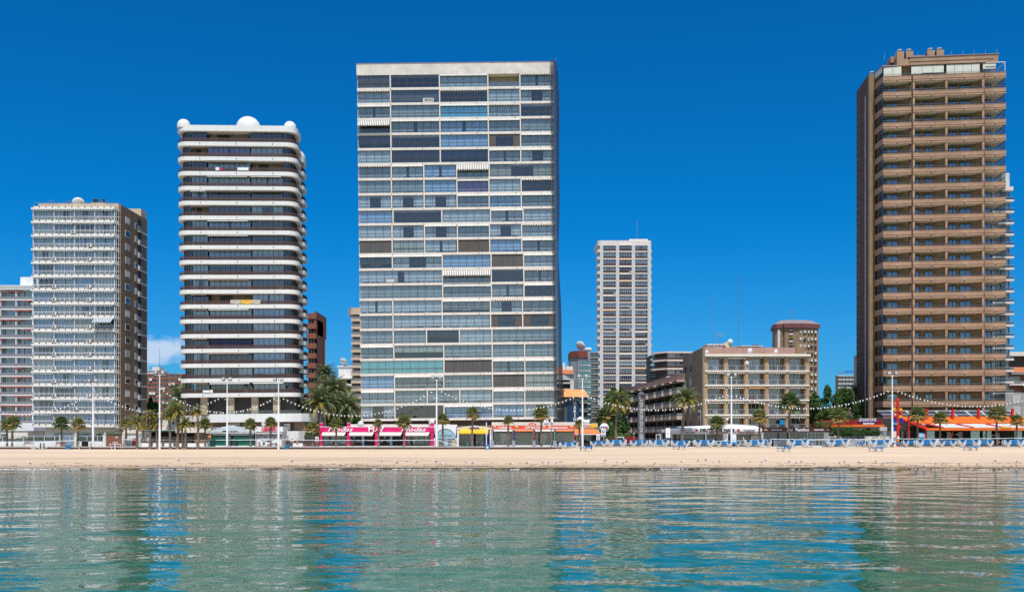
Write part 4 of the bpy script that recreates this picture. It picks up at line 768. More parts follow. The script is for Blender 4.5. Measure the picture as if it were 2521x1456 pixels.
    part('antenna',MB().tube([(0,0,0),(0,0,12.)],.035,'steel',4).box(-.5,.5,-.5,.5,0,.8,'steel'),t,(42/s,9,top+2)); part('antenna',MB().tube([(0,0,0),(0,0,21)],.035,'wood_red',4),t,(108/s,9,top-3)); part('antenna',MB().tube([(0,0,0),(0,0,4.)],.05,'steel',4).tube([(-.8,0,3.4),(1.2,0,3.4)],.04,'steel',4).tube([(-.6,0,3.0),(1.,0,3.0)],.04,'steel',4),t,(59/s,9,top+2))
bay_block()
# terraced holiday block running back on the left of it
M('roof_rose',(.55,.34,.26)); M('terrace_wall',(.42,.28,.20)); M('terrace_tan',(.62,.50,.40))
def terrace_block():
    t=root('terraced_block','low brown holiday block with sawtooth balconies stepping back behind the steel lattice column','apartment block',(0,228,G))
    q=random.Random(6); n=8; pts=[]
    for i in range(n+1):
        d=1682-154*(i/n)**.93; Y=228+80*(i/n)**1.15; pts.append((X(d,Y),Y-228))
    roof=lambda i:Z(918.5+41.5*(i/n),pts[i][1]+228)-G
    top=roof(0); b=MB(); b.prism([(pts[0][0]+1.2,pts[0][1]-1.)]+[(x+2.2,y) for x,y in pts[1:]]+[(60,pts[-1][1]),(60,pts[0][1]-1)],0,top-.1,'terrace_wall'); part('rear_wall',b,t)
    b=MB(); P=[(x+.5,y-.4) for x,y in pts]; b.wallpath(P,top-1.6,top,'roof_rose',.4); b.prism(P+[(60,pts[-1][1]),(60,pts[0][1])],top-1.65,top-1.55,'concrete'); part('roof_band',b,t)
    p=2.95
    for i in range(n):
        (xa,ya),(xb,yb)=pts[i],pts[i+1]; L_=math.hypot(xb-xa,yb-ya)
        for f in range(5):
            z=top-4.3-f*p
            if z<.2: continue
            # each balcony: front face towards the sea, side face towards the street
            b=MB(); x1=xa+.9; x0=xb-.15-.5; yf=ya-.2
            b.box(x0,x1,yf,yf+.25,-.35,.5,'terrace_tan'); b.box(x0,x1,yf+.02,yf+.06,.5,1.15,'rail_grey'); b.box(x0,x0+.06,yf,yb-.3,.5,1.15,'rail_grey'); b.box(x0,x1+1,yf+.25,yb-.2,-.25,.0,'terrace_tan'); b.box(x0-.02,x0+.2,yf+.1,yb-.3,-.35,.5,'terrace_tan'); b.box(x1-.15,x1+.25,yf-.1,yf+.5,-.7,1.3,'awning_brown')
            part('balcony',b,t,(0,0,z))
            b=MB(); w=max(1.,x1-x0-.6); b.box(x0+.4,x0+.4+w,yb-.6,yb-.55,.1,2.2,'glass_dark'); b.box(x0+.35,x0+.4,yb-.65,yb-.5,.1,2.25,'frame_dark'); b.box(x0+.4+w,x0+.45+w,yb-.65,yb-.5,.1,2.25,'frame_dark'); b.box(x0+.4+w*.5,x0+.46+w*.5,yb-.65,yb-.5,.1,2.25,'frame_dark'); part('balcony_window',b,t,(0,0,z))
        b=MB(); b.add([(xb-.6,ya+.3,top-1.9),(xa+.8,ya-1.,top-1.9),(xa+.8,ya-1.,top-1.5),(xb-.6,ya+.3,top-1.5),(xb-.6,yb,top-1.5),(xa+.8,yb,top-1.5)],[(0,1,2,3),(3,2,5,4)],'terrace_tan'); part('eave',b,t)
terrace_block()
# left edge block with red awnings
t,W,top,p,s=block('apartment_block','white gridded block with small red awnings at the left edge','apartment block',-60,83,716,303,14,17,6,23.4,'white_plain','interior_beige',rail='rail_grey',bandh=.35,off=.8,seed=8,ybot=1075,awn=.45,kinds=('full','full','bare','sides','blind'),margin=.2,gap=.3,topb=2.4)
for k in range(4): part('divider_wall',MB().box(-.15,.15,-.7,1,0,top,'white_plain'),t,((17,63,102,143)[k]/s,0,0))
part('lift_house',MB().box(0,5.5,2,9,0,3.4,'white_plain').tube([(1,2,0),(1,1,.8)],.1,'steel',4),t,(102/s,0,top+1.2))
for k in range(3): part('roof_ledge',MB().box(-.3,W+.3,-1.2+.2*k,2,k*.55,k*.55+.3,'white_plain'),t,(0,0,top+.3))
part('low_wing',MB().box(13.6,22.5,-10,0,3.4,5.2,'white_plain').box(14.5,20.6,-9.7,0,0,3.4,'cream_light'),t)
# brick-red block and white tower right of the domed tower
t,W,top,p,s=block('apartment_block','red brick stepped block tucked behind the right edge of the domed tower','apartment block',757,779,785,262,9,13,2,24.2,'brick_red','brick_red',off=1.2,bandh=1.35,seed=3,ybot=1010,frame='frame_white',cm=('curtain_white','blind_cream','curtain_grey'),rotz=0,topb=3)
part('side_wall',MB().box(0,.6,-.5,14,-4,2.,'brick_red').box(0,.3,1,13,-40,-4,'brick_dark'),t,(W-.6,0,top))
t,W,top,p,s=block('apartment_tower','narrow far white tower with small dark windows beyond the red brick block','apartment tower',770,787,816,420,14,22,2,12.2,'concrete_light','concrete_light',off=.25,bandh=1.3,seed=5,ybot=1010,kinds=('bare','blind'),topb=1)
part('stair_shaft',MB().box(0,2.2,-1.5,8,0,top+2,'white_warm'),t,(W-2.2,0,0))
t,W,top,p,s=block('apartment_block','low white terraced building with a big roof dish between the palms and the central tower','apartment block',800,868,933,300,14,4,3,18.,'white_plain','interior',off=1.6,bandh=.8,seed=6,ybot=1000,cm=('curtain_grey',),kinds=('bare','full'),topb=1)
part('roof_house',MB().box(3.5,9,3,9,0,3.6,'white_plain').box(3.2,9.3,2.7,9.3,3.6,4.,'white_plain'),t,(0,0,top+.3)); part('satellite_dish',dish_mesh(1.3),t,(5.4,3,top+4.1),(R(35),0,R(-25)))
for k in (5.4,): part('pillar',MB().box(-1.2,1.2,-1.8,0,0,top,'brick_dark'),t,(k,0,0))
t,W,top,p,s=block('apartment_tower','narrow beige tower with white glazed balconies at the left side of the central tower','apartment tower',866,893,772,298,16,12,1,19.0,'brick_cream','interior_beige',rail='rail_grey',off=1.,bandh=.75,seed=7,ybot=1020,kinds=('bare','sides','full','bare'),topb=2)
part('roof_eave',MB().prism([(-1.3,1.5),(0,-1.3),(W+3,-1.3),(W+3,8),(-1.3,8)],0,2.,'brick_cream'),t,(0,0,top-.3))
# far red slab with grey-white block behind, left
t,W,top,p,s=block('apartment_block','long far red brick slab block seen between the two left towers','apartment block',352,452,922,430,14,13,7,11.4,'brick_red','interior',off=.5,bandh=1.15,seed=14,ybot=1075,cm=('curtain_white','curtain_blue','curtain_grey'),kinds=('full','full','bare'),topb=1)
for k in range(14): part('air_conditioner',MB().box(0,1.2,-.6,0,0,1.,'ac_white'),t,(3+14.*((k*37)%10)/10,-.5,top-2.2-2*(k%7)-.3))
t,W,top,p,s=block('apartment_block','pale far block with square dark windows standing above the red brick slab','apartment block',362,392,912,520,14,5,7,8.,'concrete_light','concrete_light',off=.2,bandh=.9,seed=15,ybot=955,kinds=('bare','blind'),topb=1)
part('roof_house',MB().box(2,6,2,8,0,2,'concrete_light'),t,(0,0,top+.3))
t,W,top,p,s=block('apartment_block','small white far block glimpsed between the palm crowns left of the domed tower','apartment block',452,486,1000,330,10,5,2,13.,'white_plain','curtain_grey',off=.8,bandh=.8,seed=16,ybot=1062,kinds=('bare','full'),topb=.5)
# cream wall with two little windows behind the palm row
t=root('garden_building','cream windowless end wall with two small square openings behind the golden palms','building',(X(399,214),214,G))
b=MB(); b.box(0,(442-399)/s_(214),0,8,0,Z(1027,214)-G-.4,'cream_light'); b.box(3.2,5.,0.5,8,Z(1027,214)-G-.4,Z(1027,214)-G+.6,'cream_light'); part('wall',b,t)
for (dx,y) in ((27,1040.),(27,1057.5)): part('small_window',MB().box(-.25,.25,-.03,0,0,.5,'black').box(-.32,.32,-.06,0,-.06,0,'cream'),t,(dx/s_(214),0,Z(y+3,214)-G))
# grey hotel slab with red-brown cap and its dark glazed side
t=root('hotel_block','grey blue hotel slab with red brown cap, left of the slim tower','hotel',(X(1406,280),280,G)); s=s_(280); W=38.5/s; top=Z(879,280)-G
b=MB(); b.prism([(0,2.2),(2.0,0),(W,0),(W,14),(0,14)],0,top,'grey_blue'); part('wall',b,t)
b=MB(); b.prism([(-.15,1.9),(1.9,-.4),(W+.2,-.4),(W+.2,14.2),(-.15,14.2)],top,top+Z(862.5,280)-Z(879,280),'redbrown_cap'); part('roof_cap',b,t)
part('satellite_dish',dish_mesh(1.4),t,(2.9,2,top+1.9),(R(30),0,R(-30)))
for k in range(2): part('satellite_dish',dish_mesh(.6),t,(4.6+.8*k,3,top+1.8),(R(10),0,R(10)))
for r in range(15):
    z=top-2.1-r*13.35/s
    if z<1: break
    part('window_band',window_mesh(29/s*1.02,1.15,12,'frame_dark','glass_teal',.55,.05),t,(19.5/s,-.10,z)); part('sill_band',MB().box(0,29/s,-.12,0,-.22,-.05,'white_plain').box(0.05,29/s-.05,-.02,-.01,0,1.15,'curtain_grey'),t,(19.5/s,0,z))
    part('vent',MB().box(-.12,.12,-.03,0,0,.25,'black'),t,(14.5/s,0,z+.2))
t,W,top,p,s=block('office_block','dark glazed balcony block with pale slab edges between the grey hotel and slim tower','apartment block',1447,1472,868,292,10,17,1,13.4,'concrete','interior',off=.9,bandh=.3,seed=20,ybot=1085,frame='frame_dark',cm=('curtain_grey',),kinds=('bare','bare','full'),glass='glass_dark',rail='glass_dark',topb=.4)
part('fin',MB().box(-.35,.35,-1.2,3,0,top,'grey_blue'),t,(.2,0,0))
t,W,top,p,s=block('office_block','dark blue glazed balcony block peeping out just right of the slim tower','apartment block',1600,1632,876,350,10,12,1,13.,'grey_dark','interior',off=.9,bandh=.3,seed=21,ybot=1010,frame='frame_dark',cm=('curtain_grey',),kinds=('bare',),glass='glass_dark',rail='glass_teal',topb=.4)
t,W,top,p,s=block('apartment_block','orange-banded brown block with dark balconies behind the terraced block','apartment block',1640,1730,868,300,14,6,4,20.5,'white_warm','brick_brown',off=1.2,bandh=.45,seed=22,ybot=980,frame='frame_white',cm=('curtain_white','curtain_purple','curtain_grey'),kinds=('full','full','blind','bare'),rail='rail_brown',rotz=R(4),topb=.8)
part('corner_balcony',MB().prism([(0,0),(0,6),(-3.2,6),(-3.2,4.5)],-2.4,-1.9,'white_warm').prism([(0,0),(0,6),(-3.2,6),(-3.2,4.5)],-5,-4.5,'white_warm').prism([(0,0),(0,6),(-3.2,6),(-3.2,4.5)],0,.5,'white_warm').prism([(0,.3),(0,6),(-2.9,6),(-2.9,4.6)],-1.9,-1.1,'rail_brown').prism([(0,.8),(0,6),(-2.4,6),(-2.4,4.8)],-8,0,'interior'),t,(0,0,top))
# roofs peeping over the bay block
t=root('roof_penthouse','cream rooftop house with a red door above the brick side wall','building',(X(1741,290),290,G)); s=s_(290); z0=Z(880,290)-G; z1=Z(849,290)-G
part('wall',MB().box(0,44/s,0,8,0,z1,'cream_light').box(-.2,45/s,-.3,8,z1,z1+.35,'white_warm').box(45/s,62/s,1,8,0,z1+1.,'cream'),t); part('door',MB().box(0,.9,-.05,0,0,2.2,'red_deep'),t,(38/s,0,z1-2.6)); part('small_window',MB().box(0,.8,-.05,0,0,.8,'black'),t,(13/s,0,z1-1.6)); part('satellite_dish',dish_mesh(.8),t,(56/s,.5,z1+.2),(0,0,R(-30)))
t=root('roof_house','low roofs with a shallow grey canopy peeping over the pink roof box','building',(X(1800,320),320,G)); s=s_(320)
part('wall',MB().prism([(0,4),(3,0),(9,0),(9,9),(0,9)],0,Z(853,320)-G,'roof_pinkbrown').prism([(-1,4),(3,-1),(10,-1),(10,9),(-1,9)],Z(853,320)-G,Z(850.5,320)-G,'concrete_light').box(9,13.6,2,9,0,Z(857,320)-G,'roof_pinkbrown').box(7,8.6,-.5,9,Z(853,320)-G,Z(848,320)-G,'mansard_purple'),t)
# red roof and dark terraces left of the grey hotel
t=root('tiled_house','small red tiled roof with white chimneys peeping left of the grey hotel','house',(X(1372,262),262,G)); s=s_(262)
part('wall',MB().box(0,40/s,0,9,0,Z(920,262)-G,'cream_light'),t); part('window',window_mesh(2.6,1.4,4,'frame_white','glass_dark',0),t,(18/s,-.1,Z(933,262)-G))
z=Z(920,262)-G; b=MB(); b.add([(-.3,-.6,z),(40/s,-.6,z),(40/s,4,z+2.2),(-.3,4,z+2.2),(-.3,9,z),(40/s,9,z)],[(0,1,2,3),(3,2,5,4)],'roof_tile'); part('roof',b,t)
part('chimney',MB().box(0,.6,0,.6,0,2.6,'white_plain').box(.8,2.6,0,1,0,1.6,'white_plain'),t,(14/s,2.,z+.6))
t=root('terrace_house','dark balconied building with an orange blind just right of the central tower net','building',(X(1362,246),246,G)); s=s_(246)
part('wall',MB().box(0,42/s,1,9,0,Z(927,246)-G,'interior').add([(0,-1.2,Z(935,246)-G),(46/s,-1.2,Z(935,246)-G),(30/s,3,Z(921,246)-G),(0,3,Z(921,246)-G)],[(0,1,2,3)],'wall_grey'),t)
for y in (941,957,975,990,1005): part('slab',MB().box(0,44/s,-1,1,-.3,.1,'concrete_light'),t,(0,0,Z(y,246)-G))
part('awning',awning_mesh(18/s,'awning_orange',1.5,.8),t,(18/s,-1.,Z(957,246)-G))
# navy blue hotel sign tower with an orange mansard
def sign_tower():
    Y=222.; s=s_(Y); x0=X(1389,Y); W=48/s; t=root('hotel_tower','navy blue hotel front with white HOTEL MARINA lettering under an orange mansard roof','hotel',(x0,Y,G))
    top=Z(974,Y)-G; b=MB(); b.box(0,W,0,8,0,top,'grey_dark'); part('wall',b,t)
    b=MB(); b.box(.6,W-1.,-.14,0,0,top-.3,'hotel_navy'); 
    for k in (.36,.64): b.box(W*k-.02,W*k+.02,-.16,-.14,0,top-.3,'grey_dark')
    part('sign_panel',b,t)
    b=MB(); a0,a1=-.9,W+1.1; zt=Z(957.5,Y)-G
    b.add([(a0,-1.1,top-.2),(a1,-1.1,top-.2),(a1-1.,.4,zt),(a0+1.2,.4,zt)],[(0,1,2,3)],'awning_gold'); b.add([(a0,-1.1,top-.2),(a0+1.2,.4,zt),(a0+1.2,6,zt),(a0-.9,8,top-.2),(a1,-1.1,top-.2),(a1+.9,8,top-.2),(a1-1.,6,zt),(a1-1.,.4,zt)],[(0,1,2,3),(4,5,6,7),(1,7,6,2)],'redbrown_cap'); b.box(a0,a1,-1.1,-.9,top-.35,top-.2,'redbrown_cap'); part('roof',b,t)
    text('HOTEL',.72,'text_white',t,(W*.52,-.25,Z(983,Y)-G),25/s,bold=.01)
    for k,c in enumerate('MARINA'): text(c,1.05,'text_white',t,(W*.53,-.25,Z(992.5+k*9.8,Y)-G),(6.6 if c!='I' else 2.2)/s,bold=.03)
    for r in range(9):
        z=top-1.6-r*1.9
        if z>1: part('balcony',MB().box(W-1.,W+.9,-.6,.6,0,.15,'concrete').box(W-1.,W+.9,-.6,-.55,.15,.8,'glass_dark'),t,(0,0,z))
    part('side_wall',MB().box(-1.8,-.1,2,6,0,top-6,'wall_grey').box(W,W+.8,.2,6,0,top,'interior'),t)
sign_tower()
# hotel far right of the trees, with roof lettering
t,W,top,p,s=block('hotel_block','sandy far hotel with small rooftop letters above the leafy trees','hotel',2062,2118,925,430,4,8,6,10.,'concrete_light','stone_tan',off=.8,bandh=.45,seed=30,ybot=1040,frame='frame_dark',kinds=('bare','full'),cm=('curtain_beige',),rotz=R(-3),topb=.7)
text('Hotel',1.5,'red_deep',t,(1.2,-.5,top+1.6),13/s,rotz=R(-14)); text('Pueblo Benidorm',1.5,'blue_deep',t,(5.6,-.5,top+1.9),33/s,bold=.02)
t=root('apartment_block','narrow grey slab tight against the left side of the tall brown tower','apartment block',(X(2101,342),330,G)); s=s_(330)
part('wall',MB().prism([(0,2),(1.2,0),(4,0),(4,12),(0,12)],0,Z(868,330)-G,'concrete'),t)
for k in range(9): part('window',MB().box(0,.9,-.05,0,0,1.3,'curtain_blue'),t,(1.6,0,Z(880,330)-G-k*2.6))
# tower and houses past the brown tower, right edge
t,W,top,p,s=block('apartment_tower','pale glazed tower with white slab edges hidden behind the tall brown tower','apartment tower',2440,2489,470,262,12,22,2,27.8,'white_warm','grey_dark',rail='glass_dark',off=1.2,bandh=.45,seed=33,ybot=1010,kinds=('full','bare','full'),glass='glass',topb=2)
part('roof_house',MB().box(0,2.,1,5,0,5,'concrete_light'),t,(W-2.,0,top))
t=root('tiled_house','brick house with orange tiled roof and white awning at the right edge of the photo','house',(X(2482,270),270,G)); s=s_(270)
part('wall',MB().box(0,9,0,9,0,Z(907,270)-G,'brick_red').box(-.5,9,-1.2,9,Z(876,270)-G,Z(866,270)-G,'white_warm').box(.5,9,.5,9,Z(907,270)-G,Z(876,270)-G,'interior'),t)
z=Z(917,270)-G; part('roof',MB().add([(-.2,-2.,z),(9,-2.,z),(9,1,z+2.),(.6,1,z+2.)],[(0,1,2,3)],'roof_tile').box(-.2,9,-1.9,0,z-.5,z,'grey_blue'),t)
part('window',window_mesh(3,1.6,3,'frame_white','glass',.4),t,(0,-.2,z-2.6)); part('window',window_mesh(1.6,1.8,2,'frame_white','glass',.4),t,(5,-.2,z-2.6)); part('awning',awning_mesh(3.,'awning_white',.9,1.6),t,(3.,-.8,z-2.8))
for k in range(3): part('balcony',MB().box(-1,9,-1.5,0,0,.3,'white_plain').box(-1,9,-1.5,-1.45,.3,1.1,'rail_grey'),t,(0,0,z-3.4-k*3))
t=root('apartment_block','plain grey rendered end wall with small windows at the right edge above the red restaurant','apartment block',(X(2474,232),232,G)); s=s_(232)
part('wall',MB().box(0,9,0,10,0,Z(967,232)-G,'wall_grey').box(-.1,9.1,-.06,0,Z(995,232)-G,Z(994,232)-G,'concrete'),t)
for k,y in enumerate((985,1015,1045)): part('window',MB().box(0,1.3,-.06,0,0,1.5,'curtain_grey').box(-.15,1.45,-.1,0,-.15,0,'cream').box(-.15,0,-.1,0,0,1.5,'cream').box(1.3,1.45,-.1,0,0,1.5,'cream').box(-.15,1.45,-.1,0,1.5,1.6,'cream'),t,(1.9,0,Z(y,232)-G-.3))
part('air_conditioner',ac_mesh(),t,(1.4,-.1,Z(1035,232)-G)); part('air_conditioner',ac_mesh(),t,(2.6,-.1,Z(1035,232)-G))
# town ground floors hidden deep between the towers: low plain houses
for (d0,d1,y,Y,lab,m) in ((560,760,1048,250,'plain low house deep behind the open storey of the domed tower','concrete'),(2000,2110,1040,260,'low shaded house behind the green trees','wall_grey'),(1440,1545,1060,262,'low pale house behind the white van','cream_light')):
    t=root('low_house',lab,'house',(X(d0,Y),Y,G)); part('wall',MB().box(0,X(d1,Y)-X(d0,Y),0,8,0,Z(y,Y)-G,m).box(-.2,X(d1,Y)-X(d0,Y)+.2,-.3,8,Z(y,Y)-G,Z(y,Y)-G+.3,'concrete_light'),t)
    for k in range(4): part('window',window_mesh(1.6,1.3,2,'frame_white','glass_dark',0),t,(1.5+k*(X(d1,Y)-X(d0,Y)-3)/4,-.1,1.2))
# ---------------- shops along the promenade ----------------
def garments(par,x0,x1,y,z,n,q,mats):
    for k in range(n):
        x=x0+(x1-x0)*(k+.5)/n; w=.16+.05*q.random(); h=.55+.25*q.random(); m=q.choice(mats); zz=z+q.choice((0,.05,.9))
        b=MB(); b.add([(-w*1.5,0,h*.8),(-w*.6,-.05,h*.95),(w*.6,-.05,h*.95),(w*1.5,0,h*.8),(w,-.08,0),(-w,-.08,0),(0,.06,h*.9)],[(0,1,2,3,4,5),(5,4,3,2,1,0)],m); part('garment',b,par,(x,y,zz))
def pink_shop():
    Y=199.; s=s_(Y); x0=X(787.6,Y); q=random.Random(2); W=(1067.5-787.6)/s; t=root('clothes_shop','hot pink clothes shop front with white lettering and white awnings under the central tower','shop',(x0,Y,G))
    zb0,zb1=Z(1062.2,Y)-G,Z(1050.3,Y)-G; ps=[0,67/s,136/s,205/s,W-.6]
    for x in ps: part('post',MB().box(0,.55,-.15,.5,0,zb0+.9 if x!=ps[3] else zb0,'pink').box(-.04,.0,-.17,.45,0,zb0,'pink'),t,(x,0,0)); 
    for i,x in enumerate(ps):
        if i!=3: part('post_top',MB().box(-.03,.58,-.18,.52,zb1,Z(1039.8,Y)-G,'pink').box(-.05,.6,-.2,.54,Z(1039.8,Y)-G,Z(1039.8,Y)-G+.06,'sign_white'),t,(x,0,0))
    part('fascia',MB().box(-.02,W-.02,-.22,.6,zb0,zb1,'pink').box(-.05,W,-.25,.62,zb1,zb1+.1,'sign_white'),t)
    part('rear_wall',MB().box(0,W,4.5,5,0,zb1,'interior').box(0,W,.6,4.5,zb0-.1,zb0,'interior'),t); part('parapet',MB().box(66/s,W+3,3.2,3.6,zb1,Z(1043,Y+3)-G,'cream_light').box(-.2,W,2.,7,zb1-.1,zb1,'concrete_light'),t)
    text('Modas',1.1,'text_white',t,(49/s,-.28,(zb0+zb1)/2),62/s,shear=.35,bold=.015); text('M.47',1.2,'text_white',t,(138/s,-.28,(zb0+zb1)/2),38/s,bold=.03); text('Modas',1.1,'text_white',t,(229/s,-.28,(zb0+zb1)/2),62/s,shear=.35,bold=.015)
    for i in range(4):
        a,c=ps[i]+.5,ps[i+1]; b=MB(); w=c-a-.2; b.add([(0,.0,0),(w,0,0),(w-.15,-1.3,-.55),(.1,-1.3,-.55),(.1,-1.3,-.75),(w-.15,-1.3,-.75)],[(0,3,2,1),(3,4,5,2)],'awning_white'); part('awning',b,t,(a,-.1,zb0-.02))
        if i in(0,3):
            o=part('shop_window',window_mesh(w,zb0-.75,4,'frame_dark','glass',0),t,(a+.1,.5,.2)); garments(o,.2,w-.2,.6,.25,9,q,['curtain_blue','sign_white','shirt_blue','curtain_grey'] if i==0 else ['red_paint','awning_orange','sign_white','dress_pink','shirt_blue'])
        else:
            part('doorway',MB().box(0,w,1.5,1.6,0,zb0,'interior').box(w*.48,w*.58,.4,.45,0,2.3,'paint_blue_light').box(.1,.2,.4,.45,0,2.3,'paint_blue_light'),t,(a,0,0)); garments(t,a+.3,a+w*.45,1.3,.6,3,q,['wood_red','curtain_grey','dress_pink'])
    part('step',MB().box(0,W,-.4,1,0,.1,'concrete_light'),t)
    part('satellite_dish',dish_mesh(.6),t,(95/s,2.5,zb1)); part('satellite_dish',dish_mesh(.8),t,(270/s,2.2,zb1),(0,0,R(-40)))
pink_shop()
def arch_shop():
    Y=200.; s=s_(Y); x0=X(1068,Y); W=56/s; t=root('restaurant_entrance','pale blue arched gateway with iron gates and LOS GEMELOS lettering beside the pink shop','restaurant',(x0,Y,G)); zt=Z(1049,Y)-G
    b=MB(); n=16; cx=W/2; r=W*.44; z0=zt-2.3; vs=[]
    for k in range(n+1): a=math.pi*k/n; vs+=[(cx-r*math.cos(a),0,z0+1.9*math.sin(a)),(cx-(W/2+.05)*math.cos(a) if 0<k<n else (0 if k==0 else W),0,zt+.35)]
    vs=[(cx-r*math.cos(math.pi*k/n),0.,z0+1.9*math.sin(math.pi*k/n)) for k in range(n+1)]+[(W*k/n,0.,zt+.4) for k in range(n+1)]
    b.add(vs,[(k,k+1,n+2+k,n+1+k) for k in range(n)],'sign_white'); b.box(0,cx-r,-.02,.4,0,z0,'sign_white'); b.box(cx+r,W,-.02,.4,0,z0,'sign_white'); b.box(0,W,.3,4,zt,zt+.4,'white_warm'); part('wall',b,t)
    b=MB(); vs=[(cx-r*.98*math.cos(math.pi*k/n),.12,z0+1.85*math.sin(math.pi*k/n)) for k in range(n+1)]; b.add(vs,[tuple(range(n+1))],'paint_blue_light'); part('arch_panel',b,t)
    b=MB(); 
    for k in range(22): x=cx-r+2*r*k/21; b.box(x-.03,x+.03,.1,.16,0,z0,'frame_blue')
    for z in (.1,1.2,z0-.1): b.box(cx-r,cx+r,.08,.18,z,z+.08,'frame_blue')
    part('gate',b,t); part('rear_wall',MB().box(0,W,1.8,1.9,0,z0,'interior').box(cx-.5,cx+.5,.2,.25,.0,z0,'paint_blue_light'),t)
    text('LOS GEMELOS',.42,'grey_blue',t,(cx,.04,z0+.55),34/s)
    for x in (.15,W-1.0): part('planter',MB().box(0,.9,-.6,.1,0,1.3,'stone_tan'),t,(x,-.2,0))
arch_shop()
def yellow_shop():
    Y=199.5; s=s_(Y); x0=X(1124.6,Y); W=85/s; q=random.Random(4); t=root('snack_bar','glazed snack bar with yellow awning and PATRYS on a low yellow gable sign','snack bar',(x0,Y,G)); z1=Z(1057,Y)-G; z2=Z(1050,Y)-G
    b=MB(); b.add([(0,0,z1),(W,0,z1),(W,0,z2-.2),(W/2,0,z2+.3),(0,0,z2-.2)],[(0,1,2,3,4)],'sign_white'); b.box(0,.35,-.02,.4,0,z1,'sign_white'); b.box(W-.35,W,-.02,.4,0,z1,'sign_white'); b.box(0,W,.0,5,z1,z1+.1,'white_warm'); part('wall',b,t)
    b=MB(); b.add([(.5,-.06,z1+.02),(W-.6,-.06,z1+.02),(W-.6,-.06,z1+.3),(W/2,-.06,z2+.1),(.5,-.06,z1+.3)],[(0,1,2,3,4)],'awning_yellow'); part('sign_board',b,t); text('PATRYS',.55,'blue_deep',t,(W/2,-.12,z1+.3),24/s,bold=.02)
    part('awning',awning_mesh(71/s,'yellow',.55,1.1),t,(.5,-.05,z1-.02))
    o=part('glazing',window_mesh(W-1.9,z1-.5,7,'frame_grey','glass_dark',0,.04),t,(.4,.3,.1)); part('rear_wall',MB().box(0,W,3,3.1,0,z1,'interior'),t); garments(o,3.4,5.2,1.2,.3,3,q,['dress_pink','curtain_grey'])
    part('cash_machine',MB().box(0,.75,-.3,.3,0,3.,'blue_deep').box(.08,.67,-.34,-.3,1.0,1.9,'black').box(.1,.65,-.35,-.3,2.2,2.8,'sign_white').box(.15,.6,-.36,-.34,2.0,2.1,'awning_orange'),t,(W-1.35,0,0))
    part('gas_bottle',MB().lathe([(0,0),(.12,0),(.12,.45),(.05,.55),(0,.55)],'cap_teal',8),t,(2.2,-.3,0)); part('litter_bin',MB().lathe([(0,0),(.2,0),(.24,.7),(0,.72)],'grey_dark',10),t,(5.1,-.4,0))
yellow_shop()
